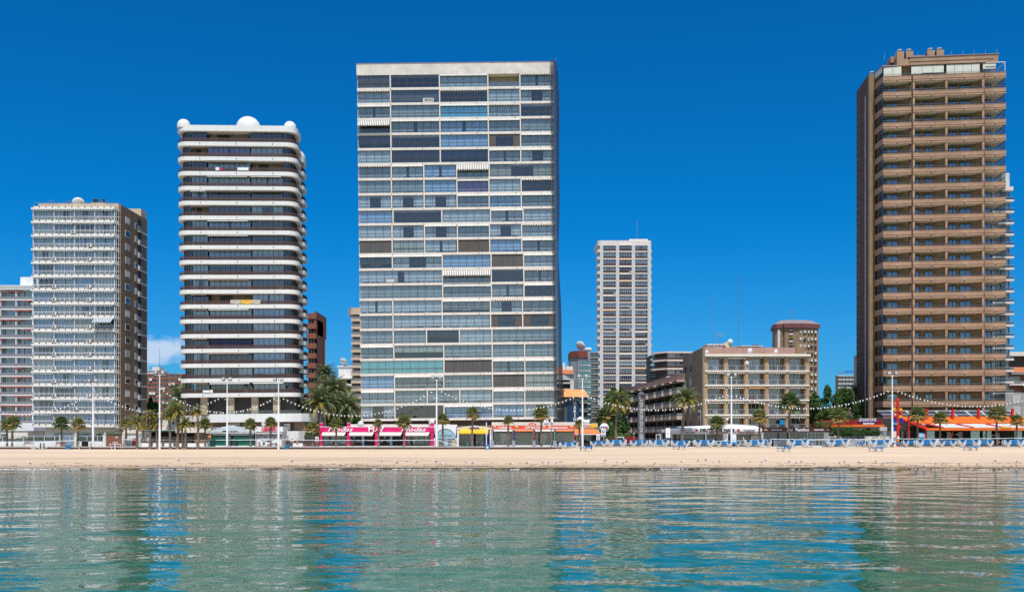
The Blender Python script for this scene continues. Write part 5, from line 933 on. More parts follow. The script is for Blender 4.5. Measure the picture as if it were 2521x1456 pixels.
def orange_restaurant():
    Y=199.; s=s_(Y); x0=X(1209.5,Y); W=206.8/s; q=random.Random(5); t=root('restaurant','long glazed restaurant with an orange LOS GEMELOS sign band and grey piers','restaurant',(x0,Y,G)); z0,z1=Z(1056,Y)-G,Z(1046,Y)-G; cx=100.3/s; r=12/s
    part('sign_board',MB().box(0,W,-.12,.1,z0,z1,'orange_sign').box(-.03,W+.03,-.15,.1,z0-.08,z0,'sign_white').box(-.03,W+.03,-.15,.1,z1,z1+.07,'sign_white'),t)
    b=MB(); n=14; P=[(cx-r*math.cos(math.pi*k/n),-.13,z1+.0+.58*math.sin(math.pi*k/n)) for k in range(n+1)]; b.add(P,[tuple(range(n+1))],'orange_sign'); b.tube(P,.05,'sign_white',4); part('sign_arch',b,t)
    zc=(z0+z1)/2; text('Cafeteria',.72,'text_white',t,(31.5/s,-.2,zc),32/s,shear=.3,bold=.012); text('LOS',.42,'text_white',t,(cx,-.2,z1+.2),11/s,shear=.2,bold=.01); text('GEMELOS',.62,'text_white',t,(cx,-.2,zc-.02),39/s,shear=.2,bold=.012); text('Restaurante',.72,'text_white',t,(162.5/s,-.2,zc),47/s,shear=.3,bold=.012)
    for dx in (8,62,129.5,197): part('sign_picture',MB().lathe([(0,0),(.3,0),(.3,-.03),(0,-.04)],'cream_light',10,(0,0,0),'y').lathe([(0,-.05),(.18,-.05),(0,-.06)],'awning_brown',8,(0,0,0),'y'),t,(dx/s,-.14,zc))
    ps=[2/s,54/s,104/s,155/s,W-.3]
    for i,x in enumerate(ps): part('pier',MB().box(-.3,.35,-.5,.2,0,1.15,'grey_blue').box(-.1,.1,-.3,.0,1.15,z0-.3,'frame_grey'),t,(x,-.2,0)); 
    for i in (1,2,3,4): part('flag_drape',MB().tube([(0,0,1.2),(.03,0,1.6),(-.03,0,2.),(.03,0,2.4),(0,0,z0-.3)],[.04,.09,.06,.09,.04],['blue_deep','red_paint','cap_teal','red_paint'][i-1],5),t,(ps[i],-.55,0))
    for i in range(4):
        a,c=ps[i]+.3,ps[i+1]-.2; w=c-a; o=part('glazing',window_mesh(w,z0-.9,6,'frame_grey','glass',0,.035),t,(a,.3,.25)); part('awning',valance_mesh(w,'awning_white' if i in(0,2) else 'awning_orange',.3,.7),t,(a,-.1,z0-.12))
        if i%2==0: part('back_panel',MB().box(0,w*.35,0,.05,0,z0-1.,'cream'),o,(w*.35,1.6,0))
        for k in range(4): part('restaurant_chair',cached('rchair',lambda: MB().box(0,.45,0,.45,.42,.47,'stone_tan').box(0,.45,.4,.45,.47,.95,'stone_tan').tube([(.05,.05,0),(.05,.05,.42)],.025,'stone_tan',4).tube([(.4,.05,0),(.4,.05,.42)],.025,'stone_tan',4).tube([(.05,.4,0),(.05,.4,.42)],.025,'stone_tan',4).tube([(.4,.4,0),(.4,.4,.42)],.025,'stone_tan',4).mesh('restaurant_chair')),t,(a+w*(.15+.2*k),1.2+.5*(k%2),.02))
    part('rear_wall',MB().box(0,W,3.4,3.5,0,z0,'interior_beige').box(0,W,.5,3.4,z0-.2,z0-.1,'interior_warm').box(0,W,.0,6,z0-.09,z0-.01,'concrete_light').box(-.2,W,.0,.5,0,.2,'sign_white').box(0,W+.0,2.6,6.4,z1-.1,Z(1038,Y+3)-G,'cream_light'),t)
    for dx in (136,147): part('satellite_dish',dish_mesh(.6),t,(dx/s,1.,z1),(0,0,R(20 if dx<140 else -60)))
orange_restaurant()
def corner_bar():
    Y=203.; s=s_(Y); x0=X(1417,Y); W=46/s; t=root('corner_kiosk','dark glazed corner kiosk under an orange awning with yellow signs, right of the orange restaurant','kiosk',(x0,Y,G)); z0=Z(1066,Y)-G
    part('wall',MB().box(0,W,.4,5,z0,z0+1.3,'cream_light').box(0,.35,0,.4,0,z0,'cream').box(0,W,2.5,5,0,z0,'interior'),t); part('glazing',window_mesh(W-.6,z0-.2,4,'frame_dark','glass_dark',0),t,(.4,.4,.1))
    part('awning',MB().add([(-.2,.3,z0+.9),(W+.3,.3,z0+.9),(W+1.2,-1.6,z0+.05),(-.6,-1.6,z0+.05),(-.6,-1.6,z0-.15),(W+1.2,-1.6,z0-.15)],[(0,3,2,1),(3,4,5,2)],'awning_orange'),t); part('awning_valance',MB().box(-.6,W+1.2,-1.64,-1.61,z0-.25,z0-.1,'sign_white'),t)
    part('sign_board',MB().box(0,W+.6,.2,.35,z0+1.2,z0+2.,'sign_white').box(W-.9,W+.5,.15,.2,z0+1.25,z0+1.95,'yellow').box(-.1,1.,.15,.2,z0+1.25,z0+1.95,'awning_yellow'),t)
    text('PIZZA',.5,'red_paint',t,(2.3,.1,z0+1.6),18/s)
    for dx,r in ((14,.8),(24,.5),(31,.5)): part('satellite_dish',dish_mesh(r),t,(dx/s,1.5,z0+1.8),(0,0,R(15)))
    t=root('round_sign','round white pizza sign with red and green stripes beside the corner kiosk','sign',(X(1487,205),205,G)); z=Z(1052,205)-G
    part('disc',MB().lathe([(0,-.05),(.95,-.05),(.95,.05),(0,.05)],'sign_white',20,(0,0,z),'y'),t); part('stripe',MB().box(-.7,.7,-.1,-.06,z-.35,z-.1,'red_paint').box(-.6,.6,-.1,-.06,z-.62,z-.42,'cap_teal'),t); part('post',MB().tube([(0,.1,0),(0,.1,z)],.06,'frame_grey'),t); text('PIZZA',.5,'text_black',t,(0,-.12,z+.15),1.4)
corner_bar()
def kiosk_green():
    Y=197.5; s=s_(Y); x0=X(509.5,Y); W=118/s; q=random.Random(8); t=root('beach_bar','closed beach bar behind green sheets with a heap of striped canvas on its roof','bar',(x0,Y,G)); z0=Z(1065,Y)-G
    part('eave',MB().box(-.1,W,-.6,.1,z0,z0+.16,'sign_white').box(.3,W,.1,6,z0-.05,z0+.1,'grey_dark'),t); part('wall',MB().box(.9,W-.1,.3,5,0,z0-.1,'interior').box(.4,W,-.1,.2,0,.16,'sign_white'),t)
    for a,c in ((1.0,48/s+.9),(58/s+.6,W-.2)):
        k=26; vs=[]; w=c-a
        for i in range(k+1): y=.1*math.sin(i*1.7)+.05*q.random(); vs+=[(w*i/k,y,0),(w*i/k,y*.3,z0-.55)]
        part('green_sheet',MB().add(vs,[(2*i,2*i+2,2*i+3,2*i+1) for i in range(k)],'green_sheet',True),t,(a,-.05,.16)); part('upper_sheet',MB().box(0,w,-.12,-.1,.9,z0-.6,'teal_dark'),t,(a,-.05,.2))
    part('valance',MB().box(.8,W-.1,-.25,-.2,z0-.45,z0-.05,'curtain_grey'),t)
    # heaped striped canvas
    nx,ny=40,10; vs=[]
    for j in range(ny+1):
        for i in range(nx+1):
            fx,fy=i/nx,j/ny; h=(.9+.5*math.exp(-((fx-.45)/.2)**2))*math.sin(math.pi*min(1,fy*.9+.05))+.30*mn.noise(Vector((fx*9,fy*4,2)))+.12*mn.noise(Vector((fx*26,fy*9,5))); vs.append((fx*W,-.5+4*fy,z0+.15+max(0,h*(1-abs(2*fx-1)**4))))
    m,nt_,p_=base('canvas_stripes'); tc=nd(nt_,'ShaderNodeTexCoord'); sp=nd(nt_,'ShaderNodeSeparateXYZ'); nt_.links.new(tc.outputs['Object'],sp.inputs[0]); f=mth(nt_,'GREATER_THAN',mth(nt_,'FRACT',mth(nt_,'MULTIPLY',sp.outputs[2],3.6)),.45); xx=nd(nt_,'ShaderNodeMixRGB',i={1:(.13,.17,.21,1),2:(.55,.58,.6,1)}); nt_.links.new(f,xx.inputs[0]); nt_.links.new(xx.outputs[0],p_.inputs[0]); p_.inputs['Roughness'].default_value=.9
    part('folded_canvas',MB().add(vs,[(j*(nx+1)+i,j*(nx+1)+i+1,(j+1)*(nx+1)+i+1,(j+1)*(nx+1)+i) for j in range(ny) for i in range(nx)],m,True),t)
    part('menu_board',MB().box(0,.85,-.06,0,0,2.,'poster_dark').box(.1,.4,-.09,-.06,1.3,1.8,'awning_brown').box(.45,.75,-.09,-.06,1.3,1.8,'cream').box(.1,.4,-.09,-.06,.7,1.2,'awning_orange').box(.45,.75,-.09,-.06,.7,1.2,'awning_gold').box(.1,.75,-.09,-.06,.1,.6,'awning_brown'),t,(.15,-.3,1.0)); part('post',MB().box(0,.14,-.25,-.1,0,z0,'blind_tan'),t,(56/s,0,0)); part('cabinet',MB().box(0,.35,-.2,.2,0,1.,'sign_white'),t,(.3,-.3,0))
kiosk_green()
def splash():
    Y=197.5; s=s_(Y); x0=X(629,Y); W=67/s; q=random.Random(9); t=root('ice_cream_kiosk','white kiosk with a pink Splash sign and shutters covered in scribbles','kiosk',(x0,Y,G)); z0,z1=Z(1061,Y)-G,Z(1049,Y)-G
    part('wall',MB().box(0,W,.1,5,0,z0,'white_warm').box(-.05,W+.1,-.25,5,z0,z1,'sign_white').box(0,W,-.55,.1,z0-.45,z0-.3,'sign_white').box(.0,.15,-.3,.1,0,z0,'frame_grey').box(W-.15,W,-.3,.1,0,z0,'frame_grey'),t)
    part('sign_board',MB().box(15/s,W-13/s,-.3,-.26,z0+.06,z1-.1,'dress_pink'),t); text('Splash',.95,'pink',t,(34/s,-.34,(z0+z1)/2-.02),28/s,shear=.3,bold=.03)
    part('shutter',MB().box(.25,W-.25,.02,.08,.1,1.75,'sign_white').box(.25,W-.25,.02,.08,1.76,z0-.5,'frame_grey'),t)
    for k in range(46):                                       # scribbles on the shutter
        x,z=.5+(W-1)*q.random(),.2+2.1*q.random(); P=[(x+.22*math.cos(j*1.3+k)*(.4+q.random()),-.02,z+.13*math.sin(j*1.9+k)*(.4+q.random())) for j in range(7)]
        part('scribble',MB().tube(P,.022,q.choice(['text_black','text_black','pink','red_paint','grey_dark','text_black']) if z<1.75 else q.choice(['text_black','grey_dark','curtain_grey']),4,smooth=False),t)
    part('satellite_dish',dish_mesh(.45),t,(19/s,.5,z1),(0,0,R(30)))
splash()
def white_canopy():
    Y=197.; s=s_(Y); x0=X(1650,Y); W=221/s; q=random.Random(10); t=root('restaurant','long white canopied restaurant lettered DEUTSCHES HAUS with folding grilles','restaurant',(x0,Y,G)); z0,z1,z2=Z(1067.5,Y)-G,Z(1061,Y)-G,Z(1054,Y)-G
    part('fascia',MB().box(0,W,-1.0,-.9,z1,z2,'sign_white').box(0,W,-1.02,-.98,z1-.06,z1,'red_deep'),t); part('canopy_roof',MB().add([(0,-1.,z2),(W,-1.,z2),(W,4,z2+.6),(13,4,z2+.9),(3,4,z2+.4)],[(0,1,2,3,4)],'sign_white').add([(3,4,z2+.4),(13,4,z2+.9),(W,4,z2+.6),(W,9,z2+.6),(3,9,z2+.4)],[(0,1,2,3,4)],'white_warm'),t)
    part('valance',MB().add([(0,-1.,z1-.06),(W,-1.,z1-.06),(W,-.8,z0),(0,-.8,z0)],[(0,3,2,1)],'curtain_white'),t)
    zc=(z1+z2)/2; text('DEUTSCHES HAUS',.72,'text_black',t,(112/s,-1.06,zc),85/s,bold=.03); text('restaurante',.5,'grey_blue',t,(35/s,-1.06,zc),32/s,shear=.3,bold=.01); text('wossen',.55,'grey_blue',t,(190/s,-1.06,zc),28/s,shear=.3,bold=.015)
    for dx in (62,164): part('emblem',MB().lathe([(0,-.02),(.28,-.02),(0,-.05)],'red_paint',5,(0,0,0),'y').box(-.5,.5,-.03,-.01,-.16,-.08,'text_black'),t,(dx/s,-1.0,zc))
    for tx,dx,w in (('STEAK HOUSE',45,24),('PIZZA',100,10),('COCKTAILS',127,24),('ENGLISH BREAKFAST',184,39)): text(tx,.34,'wood_red' if dx!=100 else 'text_black',t,(dx/s,-1.0,(z0+z1)/2),w/s,bold=.008)
    part('rear_wall',MB().box(0,W,3,3.1,0,z0,'interior').box(0,W,.0,3,z0+.02,z0+.1,'sign_white'),t)
    for a,c,k in ((3,26,'g'),(26,83,'glass'),(86,112,'fold'),(114,132,'fold'),(134,150,'door'),(160,196,'fold'),(198,218,'menu')):
        xa,w=a/s,(c-a)/s
        if k in('g','glass','door'): part('glazing',window_mesh(w,z0-.2,max(2,int(w/1.1)),'frame_white' if k=='door' else 'frame_grey','glass_dark',.3 if k=='door' else 0),t,(xa,.1,.1))
        elif k=='fold':
            b=MB(); n=int(w/.14)
            for i in range(n): b.box(w*i/n,w*i/n+.07,.0+.06*(i%2),.05+.06*(i%2),0,z0-.3,'curtain_beige')
            for z in (.3,.9,1.5,2.1): b.box(0,w,.04,.07,z,z+.1,'curtain_beige')
            part('folding_grille',b,t,(xa,.1,.1))
        else:
            b=MB(); b.box(0,w,0,.1,0,z0-.3,'cream')
            for i in range(10): b.box(.1+(i%3)*w*.32,.1+(i%3)*w*.32+.35,-.02,0,.5+(i//3)*.45,.6+(i//3)*.45,'wood_red' if i%2 else 'frame_blue')
            part('menu_wall',b,t,(xa,.1,.1))
    for dx in (0,24,84,148,W*s-1): part('post',MB().box(0,.12,-1.0,-.88,0,z0,'frame_white'),t,(dx/s,0,0))
    # glazed wind-break annexe at its left
    t=root('glazed_terrace','grey framed glass terrace annexe beside the lattice light column','terrace',(X(1630,205),205,G)); W=24/s_(205)
    part('glazing',window_mesh(W,2.9,5,'frame_grey','glass_clear',0),t,(0,0,0)); part('roof',MB().box(-.2,W,-.6,5,2.95,3.3,'white_warm').box(-.22,W,-.62,-.6,2.8,3.4,'curtain_grey'),t)
    part('side_glazing',window_mesh(5,2.9,5,'frame_grey','glass_clear',0),t,(0,0,0),(0,0,R(90))); text('PIZZERIA',.4,'grey_blue',t,(W/2,-.68,3.1),17/s_(205)); part('frame_door',window_mesh(1.,2.3,1,'frame_white','glass_clear',0,.12),t,(-1.9,-4.,0.1))
white_canopy()
def brown_restaurant():
    Y=197.; s=s_(Y); x0=X(1874,Y); W=168/s; q=random.Random(11); t=root('restaurant','glazed restaurant under a dark brown fascia lettered Los Ranchos','restaurant',(x0,Y,G)); z0,z1=Z(1062.5,Y)-G,Z(1052,Y)-G
    part('fascia',MB().box(0,W,-.8,-.6,z0,z1,'sign_brown').box(-.05,W+.05,-.85,5,z1,z1+.08,'sign_brown').box(W,W+.1,-.8,5,z0,z1,'sign_brown'),t); zc=(z0+z1)/2
    text('Los  Ranchos',.85,'text_white',t,(86/s,-.86,zc+.03),54/s,shear=.25,bold=.012); text('RESTAURANTE',.36,'text_white',t,(34.5/s,-.86,zc),26/s,bold=.008); text('SNACK-BAR',.36,'text_white',t,(138/s,-.86,zc),23/s,bold=.008)
    for dx in (8,160): part('emblem',MB().box(-.35,.35,-.03,0,-.06,.04,'cream').box(-.12,.12,-.04,0,.04,.14,'cream'),t,(dx/s,-.82,zc))
    part('rear_wall',MB().box(0,W,3.5,3.6,0,z0,'interior').box(0,W,-.6,3.5,z0-.12,z0-.02,'frame_grey').box(0,W,-.1,.1,0,.12,'sign_white'),t)
    for i,(a,c,g) in enumerate(((1,30,'glass_dark'),(30,63,'glass_dark'),(68,113,'glass_dark'),(113,161,'glass'))): part('glazing',window_mesh((c-a)/s,z0-.25,5,'frame_white' if i>2 else 'frame_grey',g,0 if i<3 else .45,.05),t,(a/s,0,.12))
    part('grey_panel',MB().box(0,42/s,0,.08,0,1.25,'frame_grey'),t,(25/s,-1.6,0)); part('post',MB().box(0,.15,-.75,-.6,0,z0,'frame_white'),t,(W-.6,0,0)); part('post',MB().box(0,.15,-.75,-.6,0,z0,'frame_white'),t,(.0,0,0))
brown_restaurant()
def reception():
    Y=201.; s=s_(Y); t=root('reception_building','hotel reception under a dark red canopy sign with a blue wave and orange edge','hotel',(X(2030,Y),Y,G)); W=138/s; z0,z1=Z(1044.6,Y)-G,Z(1031.8,Y)-G; k=68/s
    part('canopy',MB().prism([(0,3),(k,-.3),(k,9),(0,9)],z0,z1,'red_deep').box(k,W,-.4,9,z0,z1,'red_deep').prism([(0,2.8),(k,-.5),(W+.5,-.6),(W+.5,9),(0,9)],z0-.42,z0,'orange_roof'),t)
    text("LES DUNES SUITES",.85,'text_white',t,(103/s,-.5,z1-.1),42/s,bold=.01); text('RECEPCION',.5,'text_white',t,(105/s,-.5,z0+.22),28/s,shear=.25,bold=.02)
    P=[(78/s+i*50/s/24,-.5,z0+.62+.1*math.sin(i*1.7)) for i in range(25)]; part('wave_emblem',MB().tube(P,.09,'blue_deep',5),t)
    part('wall',MB().box(0,W+2,2.,9,0,z0-.42,'concrete_light').box(k,W-1,1.9,2.,z0-1.2,z0-.6,'frame_white').box(k+.3,W-1.3,1.88,1.9,z0-1.1,z0-.7,'glass_dark').box(W-4.,W+1.5,1.,2.,0,1.9,'brick_tan'),t)
    # stone and block walls in front
    t=root('stone_wall','rough pale stone garden wall below the reception canopy','wall',(X(2128,196),196,G)); b=MB(); q=random.Random(2)
    for r in range(5):
        x=0; 
        while x<62/12.5: w=.4+.5*q.random(); b.box(x,min(x+w-.03,5),-.1*q.random()-.02,.3,r*.38,r*.38+.35,q.choice(['stone_tan','concrete_light','cream','concrete'])); x+=w
    part('stones',b,t); part('coping',MB().box(0,5,0,.35,1.9,2.0,'concrete_light').box(0,5,.1,.32,0,1.9,'concrete'),t)
    t=root('block_wall','low grey block wall between the brown restaurant and the stone wall','wall',(X(2070,197),197,G)); part('wall',MB().box(0,4.9,0,.3,0,1.5,'block_grey'),t)
    t=root('notice_wall','short stone wall with grey meter boxes and yellow notices at the right end of the brown restaurant','wall',(X(2044,196.5),196.5,G)); part('wall',MB().box(0,2.2,0,.4,0,1.8,'stone_tan'),t); part('meter_box',MB().box(.3,1.4,-.08,0,.5,1.6,'frame_grey'),t); part('notice',MB().box(.75,1.,-.11,-.08,.9,1.25,'yellow'),t); part('notice',MB().box(1.6,1.9,-.11,-.0,1.1,1.45,'yellow'),t)
reception()
def red_restaurant():
    Y=199.; s=s_(Y); x0=X(2226.6,Y); W=33.; q=random.Random(13); t=root('restaurant','orange roofed terrace restaurant on red steel frames with slanted solar panels','restaurant',(x0,Y,G))
    ze=Z(1055.5,Y)-G; zt=Z(1024.4,Y+5.)-G; zm=Z(1041,Y+2.5)-G
    xs=[74/s,139/s,224/s,289/s,354/s]
    b=MB(); b.add([(0,5.,zt),(W,5.,zt),(W,1.7,zm),(8/s*1.0+2.8,1.7,zm)],[(0,3,2,1)],'orange_roof'); 
    for k in range(19): x=k*1.8; b.tube([(x,5,zt+.03),(min(x+1.5,W),1.75,zm+.03)],.035,'red_paint',4)
    part('roof',b,t)
    part('eave_beam',MB().box(50/s,W,-.6,-.3,ze-.25,ze+.25,'orange_roof').box(50/s,W,1.5,1.7,zm-.3,zm-.12,'sign_white'),t)
    part('gable_beam',MB().tube([(-.1,5,zt),(49/s,-.6,ze)],.3,'red_paint',4).tube([(10/s,5,zt-.4),(52/s,-.4,ze+.3)],.2,'red_paint',4),t)
    for k in range(5):
        x=(8.8,12.,0,0,0)[0]; xx=[0,65,139,204,289][k]/s
    for xx in (9/s,74.3/s,139/s,204/s,289/s): part('mast',MB().box(-.2,.2,3.6,4.2,zt-1.2,Z(1007,203)-G,'red_paint').add([(-.35,3.6,Z(1007,203)-G),(.45,3.6,Z(1007,203)-G-.05),(-.3,3.6,Z(1003.5,203)-G)],[(0,1,2)],'red_deep'),t,(xx,0,0))
    for i in range(5):
        xa=(60+74*i)/s; o=part('rafter',MB().tube([(xa+2.6*0,1.6,zm-.15),(xa+2.7,-.5,ze+.25)],.2,'red_paint',4),t)
        if xa+3<W: part('awning',MB().add([(xa+.6,1.5,zm-.25),(xa+74/s-.1,1.5,zm-.25),(xa+74/s+2.3,-.4,ze+.3),(xa+3.,-.4,ze+.3)],[(0,3,2,1)],'concrete_light'),t)
    for i in range(9):
        xa=-25/s+i*3.1; z0,z1=Z(1023.5,206)-G,Z(1010,206)-G
        part('solar_panel',MB().add([(xa+.3,7,z0),(xa+3.1,7,z0),(xa+2.2,8.2,z1),(xa-.6,8.2,z1)],[(0,1,2,3)],'solar').tube([(xa+3.1,6.95,z0),(xa+2.2,8.15,z1)],.08,'frame_white',4).tube([(xa+3.35,6.95,z0),(xa+2.45,8.15,z1)],.06,'frame_white',4).tube([(xa,6.95,z0+.35),(xa+3.,6.95,z0+.35)],.05,'frame_white',4).tube([(xa-.6,8.15,z1),(xa+2.4,8.15,z1)],.06,'frame_white',4),t)
    part('rear_wall',MB().box(-4,W,6.5,7,0,zt-.3,'interior').box(-2,W,7.,8.6,zt-.5,zt-.3,'concrete').box(3.,W,5.,6.5,zm-.6,zm-.5,'interior_beige'),t)
    for xx,h in ((9/s,zt),(50/s,ze)): part('red_post',MB().box(-.13,.13,-.2,.1,0,h,'red_paint'),t,(xx,0,0))
    part('glazing',window_mesh(36/s,2.9,6,'frame_dark','glass_dark',0),t,(-.9,2.,.2)); part('glazing',window_mesh(5.,2.9,5,'frame_dark','glass_dark',0),t,(-4.6,2.5,.2))
    for i,(a,c) in enumerate(((56,75),(164,186),(194,215),(272,290))): part('glass_panel',MB().box(0,(c-a)/s,0,.05,0,ze-.4,'paint_blue_light').box(0,(c-a)/s,-.02,.0,0,ze-.4,'glass_teal'),t,(a/s,.3,.05))
    for cx in (130,165,233,258): 
        b=MB(); n=8; sg=1 if cx in(130,233) else -1
        b.add([(sg*2.2*(1-math.cos(math.pi/2*k/n)),0,.3+2.3*math.sin(math.pi/2*k/n)) for k in range(n+1)]+[(sg*2.2,0,2.9),(-.2*sg,0,2.9),(-.2*sg,0,.3)],[tuple(range(n+4))],'blind_cream'); part('arch_wall',b,t,(cx/s,4.5,0))
    part('red_strut',MB().tube([(0,0,0),(.9,0,ze-.4)],.16,'red_paint',4),t,(109/s,.2,0)); part('poster',MB().box(0,1.45,0,.06,.2,2.7,'shirt_blue').box(.1,1.3,-.02,0,1.9,2.5,'curtain_blue').box(.2,1.2,-.02,0,1.2,1.6,'poster_dark').box(.1,.8,-.02,0,.5,.7,'cream'),t,(33/s,-.1,0))
    part('menu_stand',MB().box(0,1.3,0,.05,.3,1.4,'sign_white').box(.1,.6,-.02,0,.4,1.3,'curtain_grey').box(.7,1.2,-.02,0,.4,1.3,'curtain_grey'),t,(72/s,-.2,0)); text('RESTAURANTE',.45,'yellow',t,(246/s,-.7,ze+.35),24/s,bold=.03)
    part('floor',MB().box(-4,W,-.8,6.5,0,.06,'grey_dark').box(-4,W,-.85,-.8,0,.25,'grey_dark'),t)
    for i in range(6): part('table',MB().lathe([(.45,.72),(.45,.76),(0,.76)],'sign_white',12).tube([(0,0,0),(0,0,.72)],.04,'grey_dark'),t,(9+3.4*i,1.,.06)); part('chair',cached('rch2',lambda: MB().box(0,.45,0,.45,.42,.47,'awning_gold').box(0,.45,.4,.45,.47,.9,'awning_gold').tube([(.05,.05,0),(.05,.05,.42)],.025,'grey_dark',4).tube([(.4,.4,0),(.4,.4,.42)],.025,'grey_dark',4).mesh('chair')),t,(9.8+3.4*i,1.,.06))
    # totem of red blades with a carnival of yellow and blue shapes
    t=root('sign_totem','pair of tall red blades with yellow flowers and blue boxes beside the white pole','sign',(X(2210,196),196,G)); s=s_(196); zh=Z(977.5,196)-G
    part('blade',MB().box(-.28,.2,-.1,.15,0,zh,'red_paint').box(-.5,-.28,-.05,.1,3.6,zh-4,'red_deep').box(.2,.55,-.05,.1,3.6,zh-4,'red_paint'),t); part('blade',MB().box(-.2,.25,-.1,.15,3.2,zh-.3,'red_paint'),t,(-8.5/s,.8,0)); part('label_box',MB().box(-.2,.2,-.16,-.1,1.5,2.0,'sign_white').box(-.15,.15,-.18,-.1,1.0,1.4,'yellow'),t)
    for dx,z in ((-10,7.3),(5.5,7.2),(5,5.8)):
        b=MB(); 
        for k in range(5): a=k*1.2566; b.tube([(0,-.2,0),(.42*math.cos(a),-.2,.42*math.sin(a))],[.12,.09],'yellow',5)
        part('flower',b,t,(dx/s,0,z))
    for dx,z,w,h,m in ((-10.5,4.9,1.,.6,'blue_deep'),(-10.5,4.3,1.1,.4,'shirt_blue'),(-11.5,3.,.6,.9,'blue_deep'),(8,4.6,.6,1.,'blue_deep')): part('coloured_box',MB().box(-w/2,w/2,-.3,.1,0,h,m),t,(dx/s,0,z))
    t=root('stone_pillar','slim beige notice pillar between the white pole and red blades','pillar',(X(2203-2.5,195.5),195.5,G)); part('pillar',MB().box(-.45,.35,-.2,.3,0,3.,'cream'),t); part('plaque',MB().box(-.4,.3,-.24,-.2,1.3,1.8,'mansard_purple'),t); part('plaque',MB().box(-.35,.25,-.24,-.2,.8,1.2,'frame_blue'),t)
red_restaurant()
# ---------------- palms, trees, hedges ----------------
def trunk_mesh(h,r0,r1,lean,seed,swell=0.):
    b=MB(); q=random.Random(seed); n=12; P=[];Rr=[]
    for i in range(n+1):
        f=i/n; P.append((lean*f*f+.03*h*math.sin(f*5+seed)*(f*(1-f)),.02*h*math.sin(f*3),h*f)); Rr.append((r0+(r1-r0)*f)*(1+.10*(i%2))*(1+swell*max(0,f-.78)/.22)*(1.35 if i==0 else 1))
    b.tube(P,Rr,'trunk',9)
    for i in range(int(h*16)):                                # old leaf bases
        f=q.random(); a=q.random()*6.28; rr=r0+(r1-r0)*f; x=lean*f*f+.03*h*math.sin(f*5+seed)*(f*(1-f)); z=h*f
        b.add([(x+rr*math.cos(a-.3),rr*math.sin(a-.3),z),(x+rr*math.cos(a+.3),rr*math.sin(a+.3),z),(x+(rr+.07)*math.cos(a),(rr+.07)*math.sin(a),z+.12)],[(0,1,2)],'trunk')
    return b.mesh('trunk'),P[-1]
def fan_crown(seed,rad=1.,nl=34,dry=.2,mat='leaf_fan',droop=.5):
    def f():
        q=random.Random(seed); b=MB()
        for i in range(nl):
            az=i*2.399+q.random()*.5; el=R(78-118*(i/nl)**.9+q.uniform(-8,8)); d=Vector((math.cos(az)*math.cos(el),math.sin(az)*math.cos(el),math.sin(el)))
            L0=rad*(.42+.12*q.random()); c=d*L0; side=d.cross(Vector((0,0,1)))
            side=side.normalized() if side.length>.05 else Vector((1,0,0)); up=side.cross(d).normalized(); m='leaf_dry' if q.random()<dry*(2.2 if i>nl*.6 else .35) else mat
            b.add([(0,0,0),tuple(c+side*.02),tuple(c-side*.02)],[(0,1,2)],m)
            nb=15; fl=rad*(.52+.14*q.random())
            for k in range(nb):
                a=R(-115+230*k/(nb-1)); dd=(d*math.cos(a)+side*math.sin(a)).normalized(); l=fl*(1-.25*abs(k/(nb-1)*2-1))*(.85+.3*q.random()); wv=(side*math.cos(a)-d*math.sin(a))*fl*.10; p1=c+dd*l*.6+up*.04*math.sin(k*2.)-Vector((0,0,droop*.08*l)); p2=c+dd*l-Vector((0,0,droop*l*(.35+.3*q.random())))
                b.add([tuple(c),tuple(p1+wv),tuple(p2),tuple(p1-wv)],[(0,1,2,3)],m)
        return b.mesh('crown')
    return cached(('fan',seed,rad,nl,dry,mat,droop),f)
def date_crown(seed,rad=2.5,nf=46,gold=.3,up=.0):
    def f():
        q=random.Random(seed); b=MB()
        for i in range(nf):
            az=i*2.399+q.random()*.4; t=(i/nf); el0=R(86-105*t+up+q.uniform(-6,6)); L_=rad*(.85+.3*q.random()); m='leaf_dategold' if q.random()<gold*(1.6 if t>.5 else .6) else 'leaf_date'
            if t>.9 and q.random()<.5: m='leaf_dry'
            P=[];p=Vector((0,0,0)); n=9
            for k in range(n+1): P.append(p.copy()); e=el0-R(95)*(k/n)**1.4; p=p+Vector((math.cos(az)*math.cos(e),math.sin(az)*math.cos(e),math.sin(e)))*(L_/n)
            b.tube(P,[.035*(1-k/(n+1.5)) for k in range(n+1)],m,3,False,False); sd_=Vector((-math.sin(az),math.cos(az),0))
            for k in range(1,n*3):
                f_=k/(n*3); j=min(n-1,int(f_*n)); u_=f_*n-j; a=P[j].lerp(P[j+1],u_); dr=(P[j+1]-P[j]).normalized(); l=L_*.20*math.sin(math.pi*min(1,f_*.85+.18))
                for sg in (-1,1):
                    tip=a+(sd_*sg*.8+dr*.75+Vector((0,0,.25-.75*q.random()))).normalized()*l; wv=dr*.05
                    b.add([tuple(a-wv),tuple(a+wv),tuple(tip)],[(0,1,2)],m)
        return b.mesh('crown')
    return cached(('date',seed,rad,nf,gold,up),f)
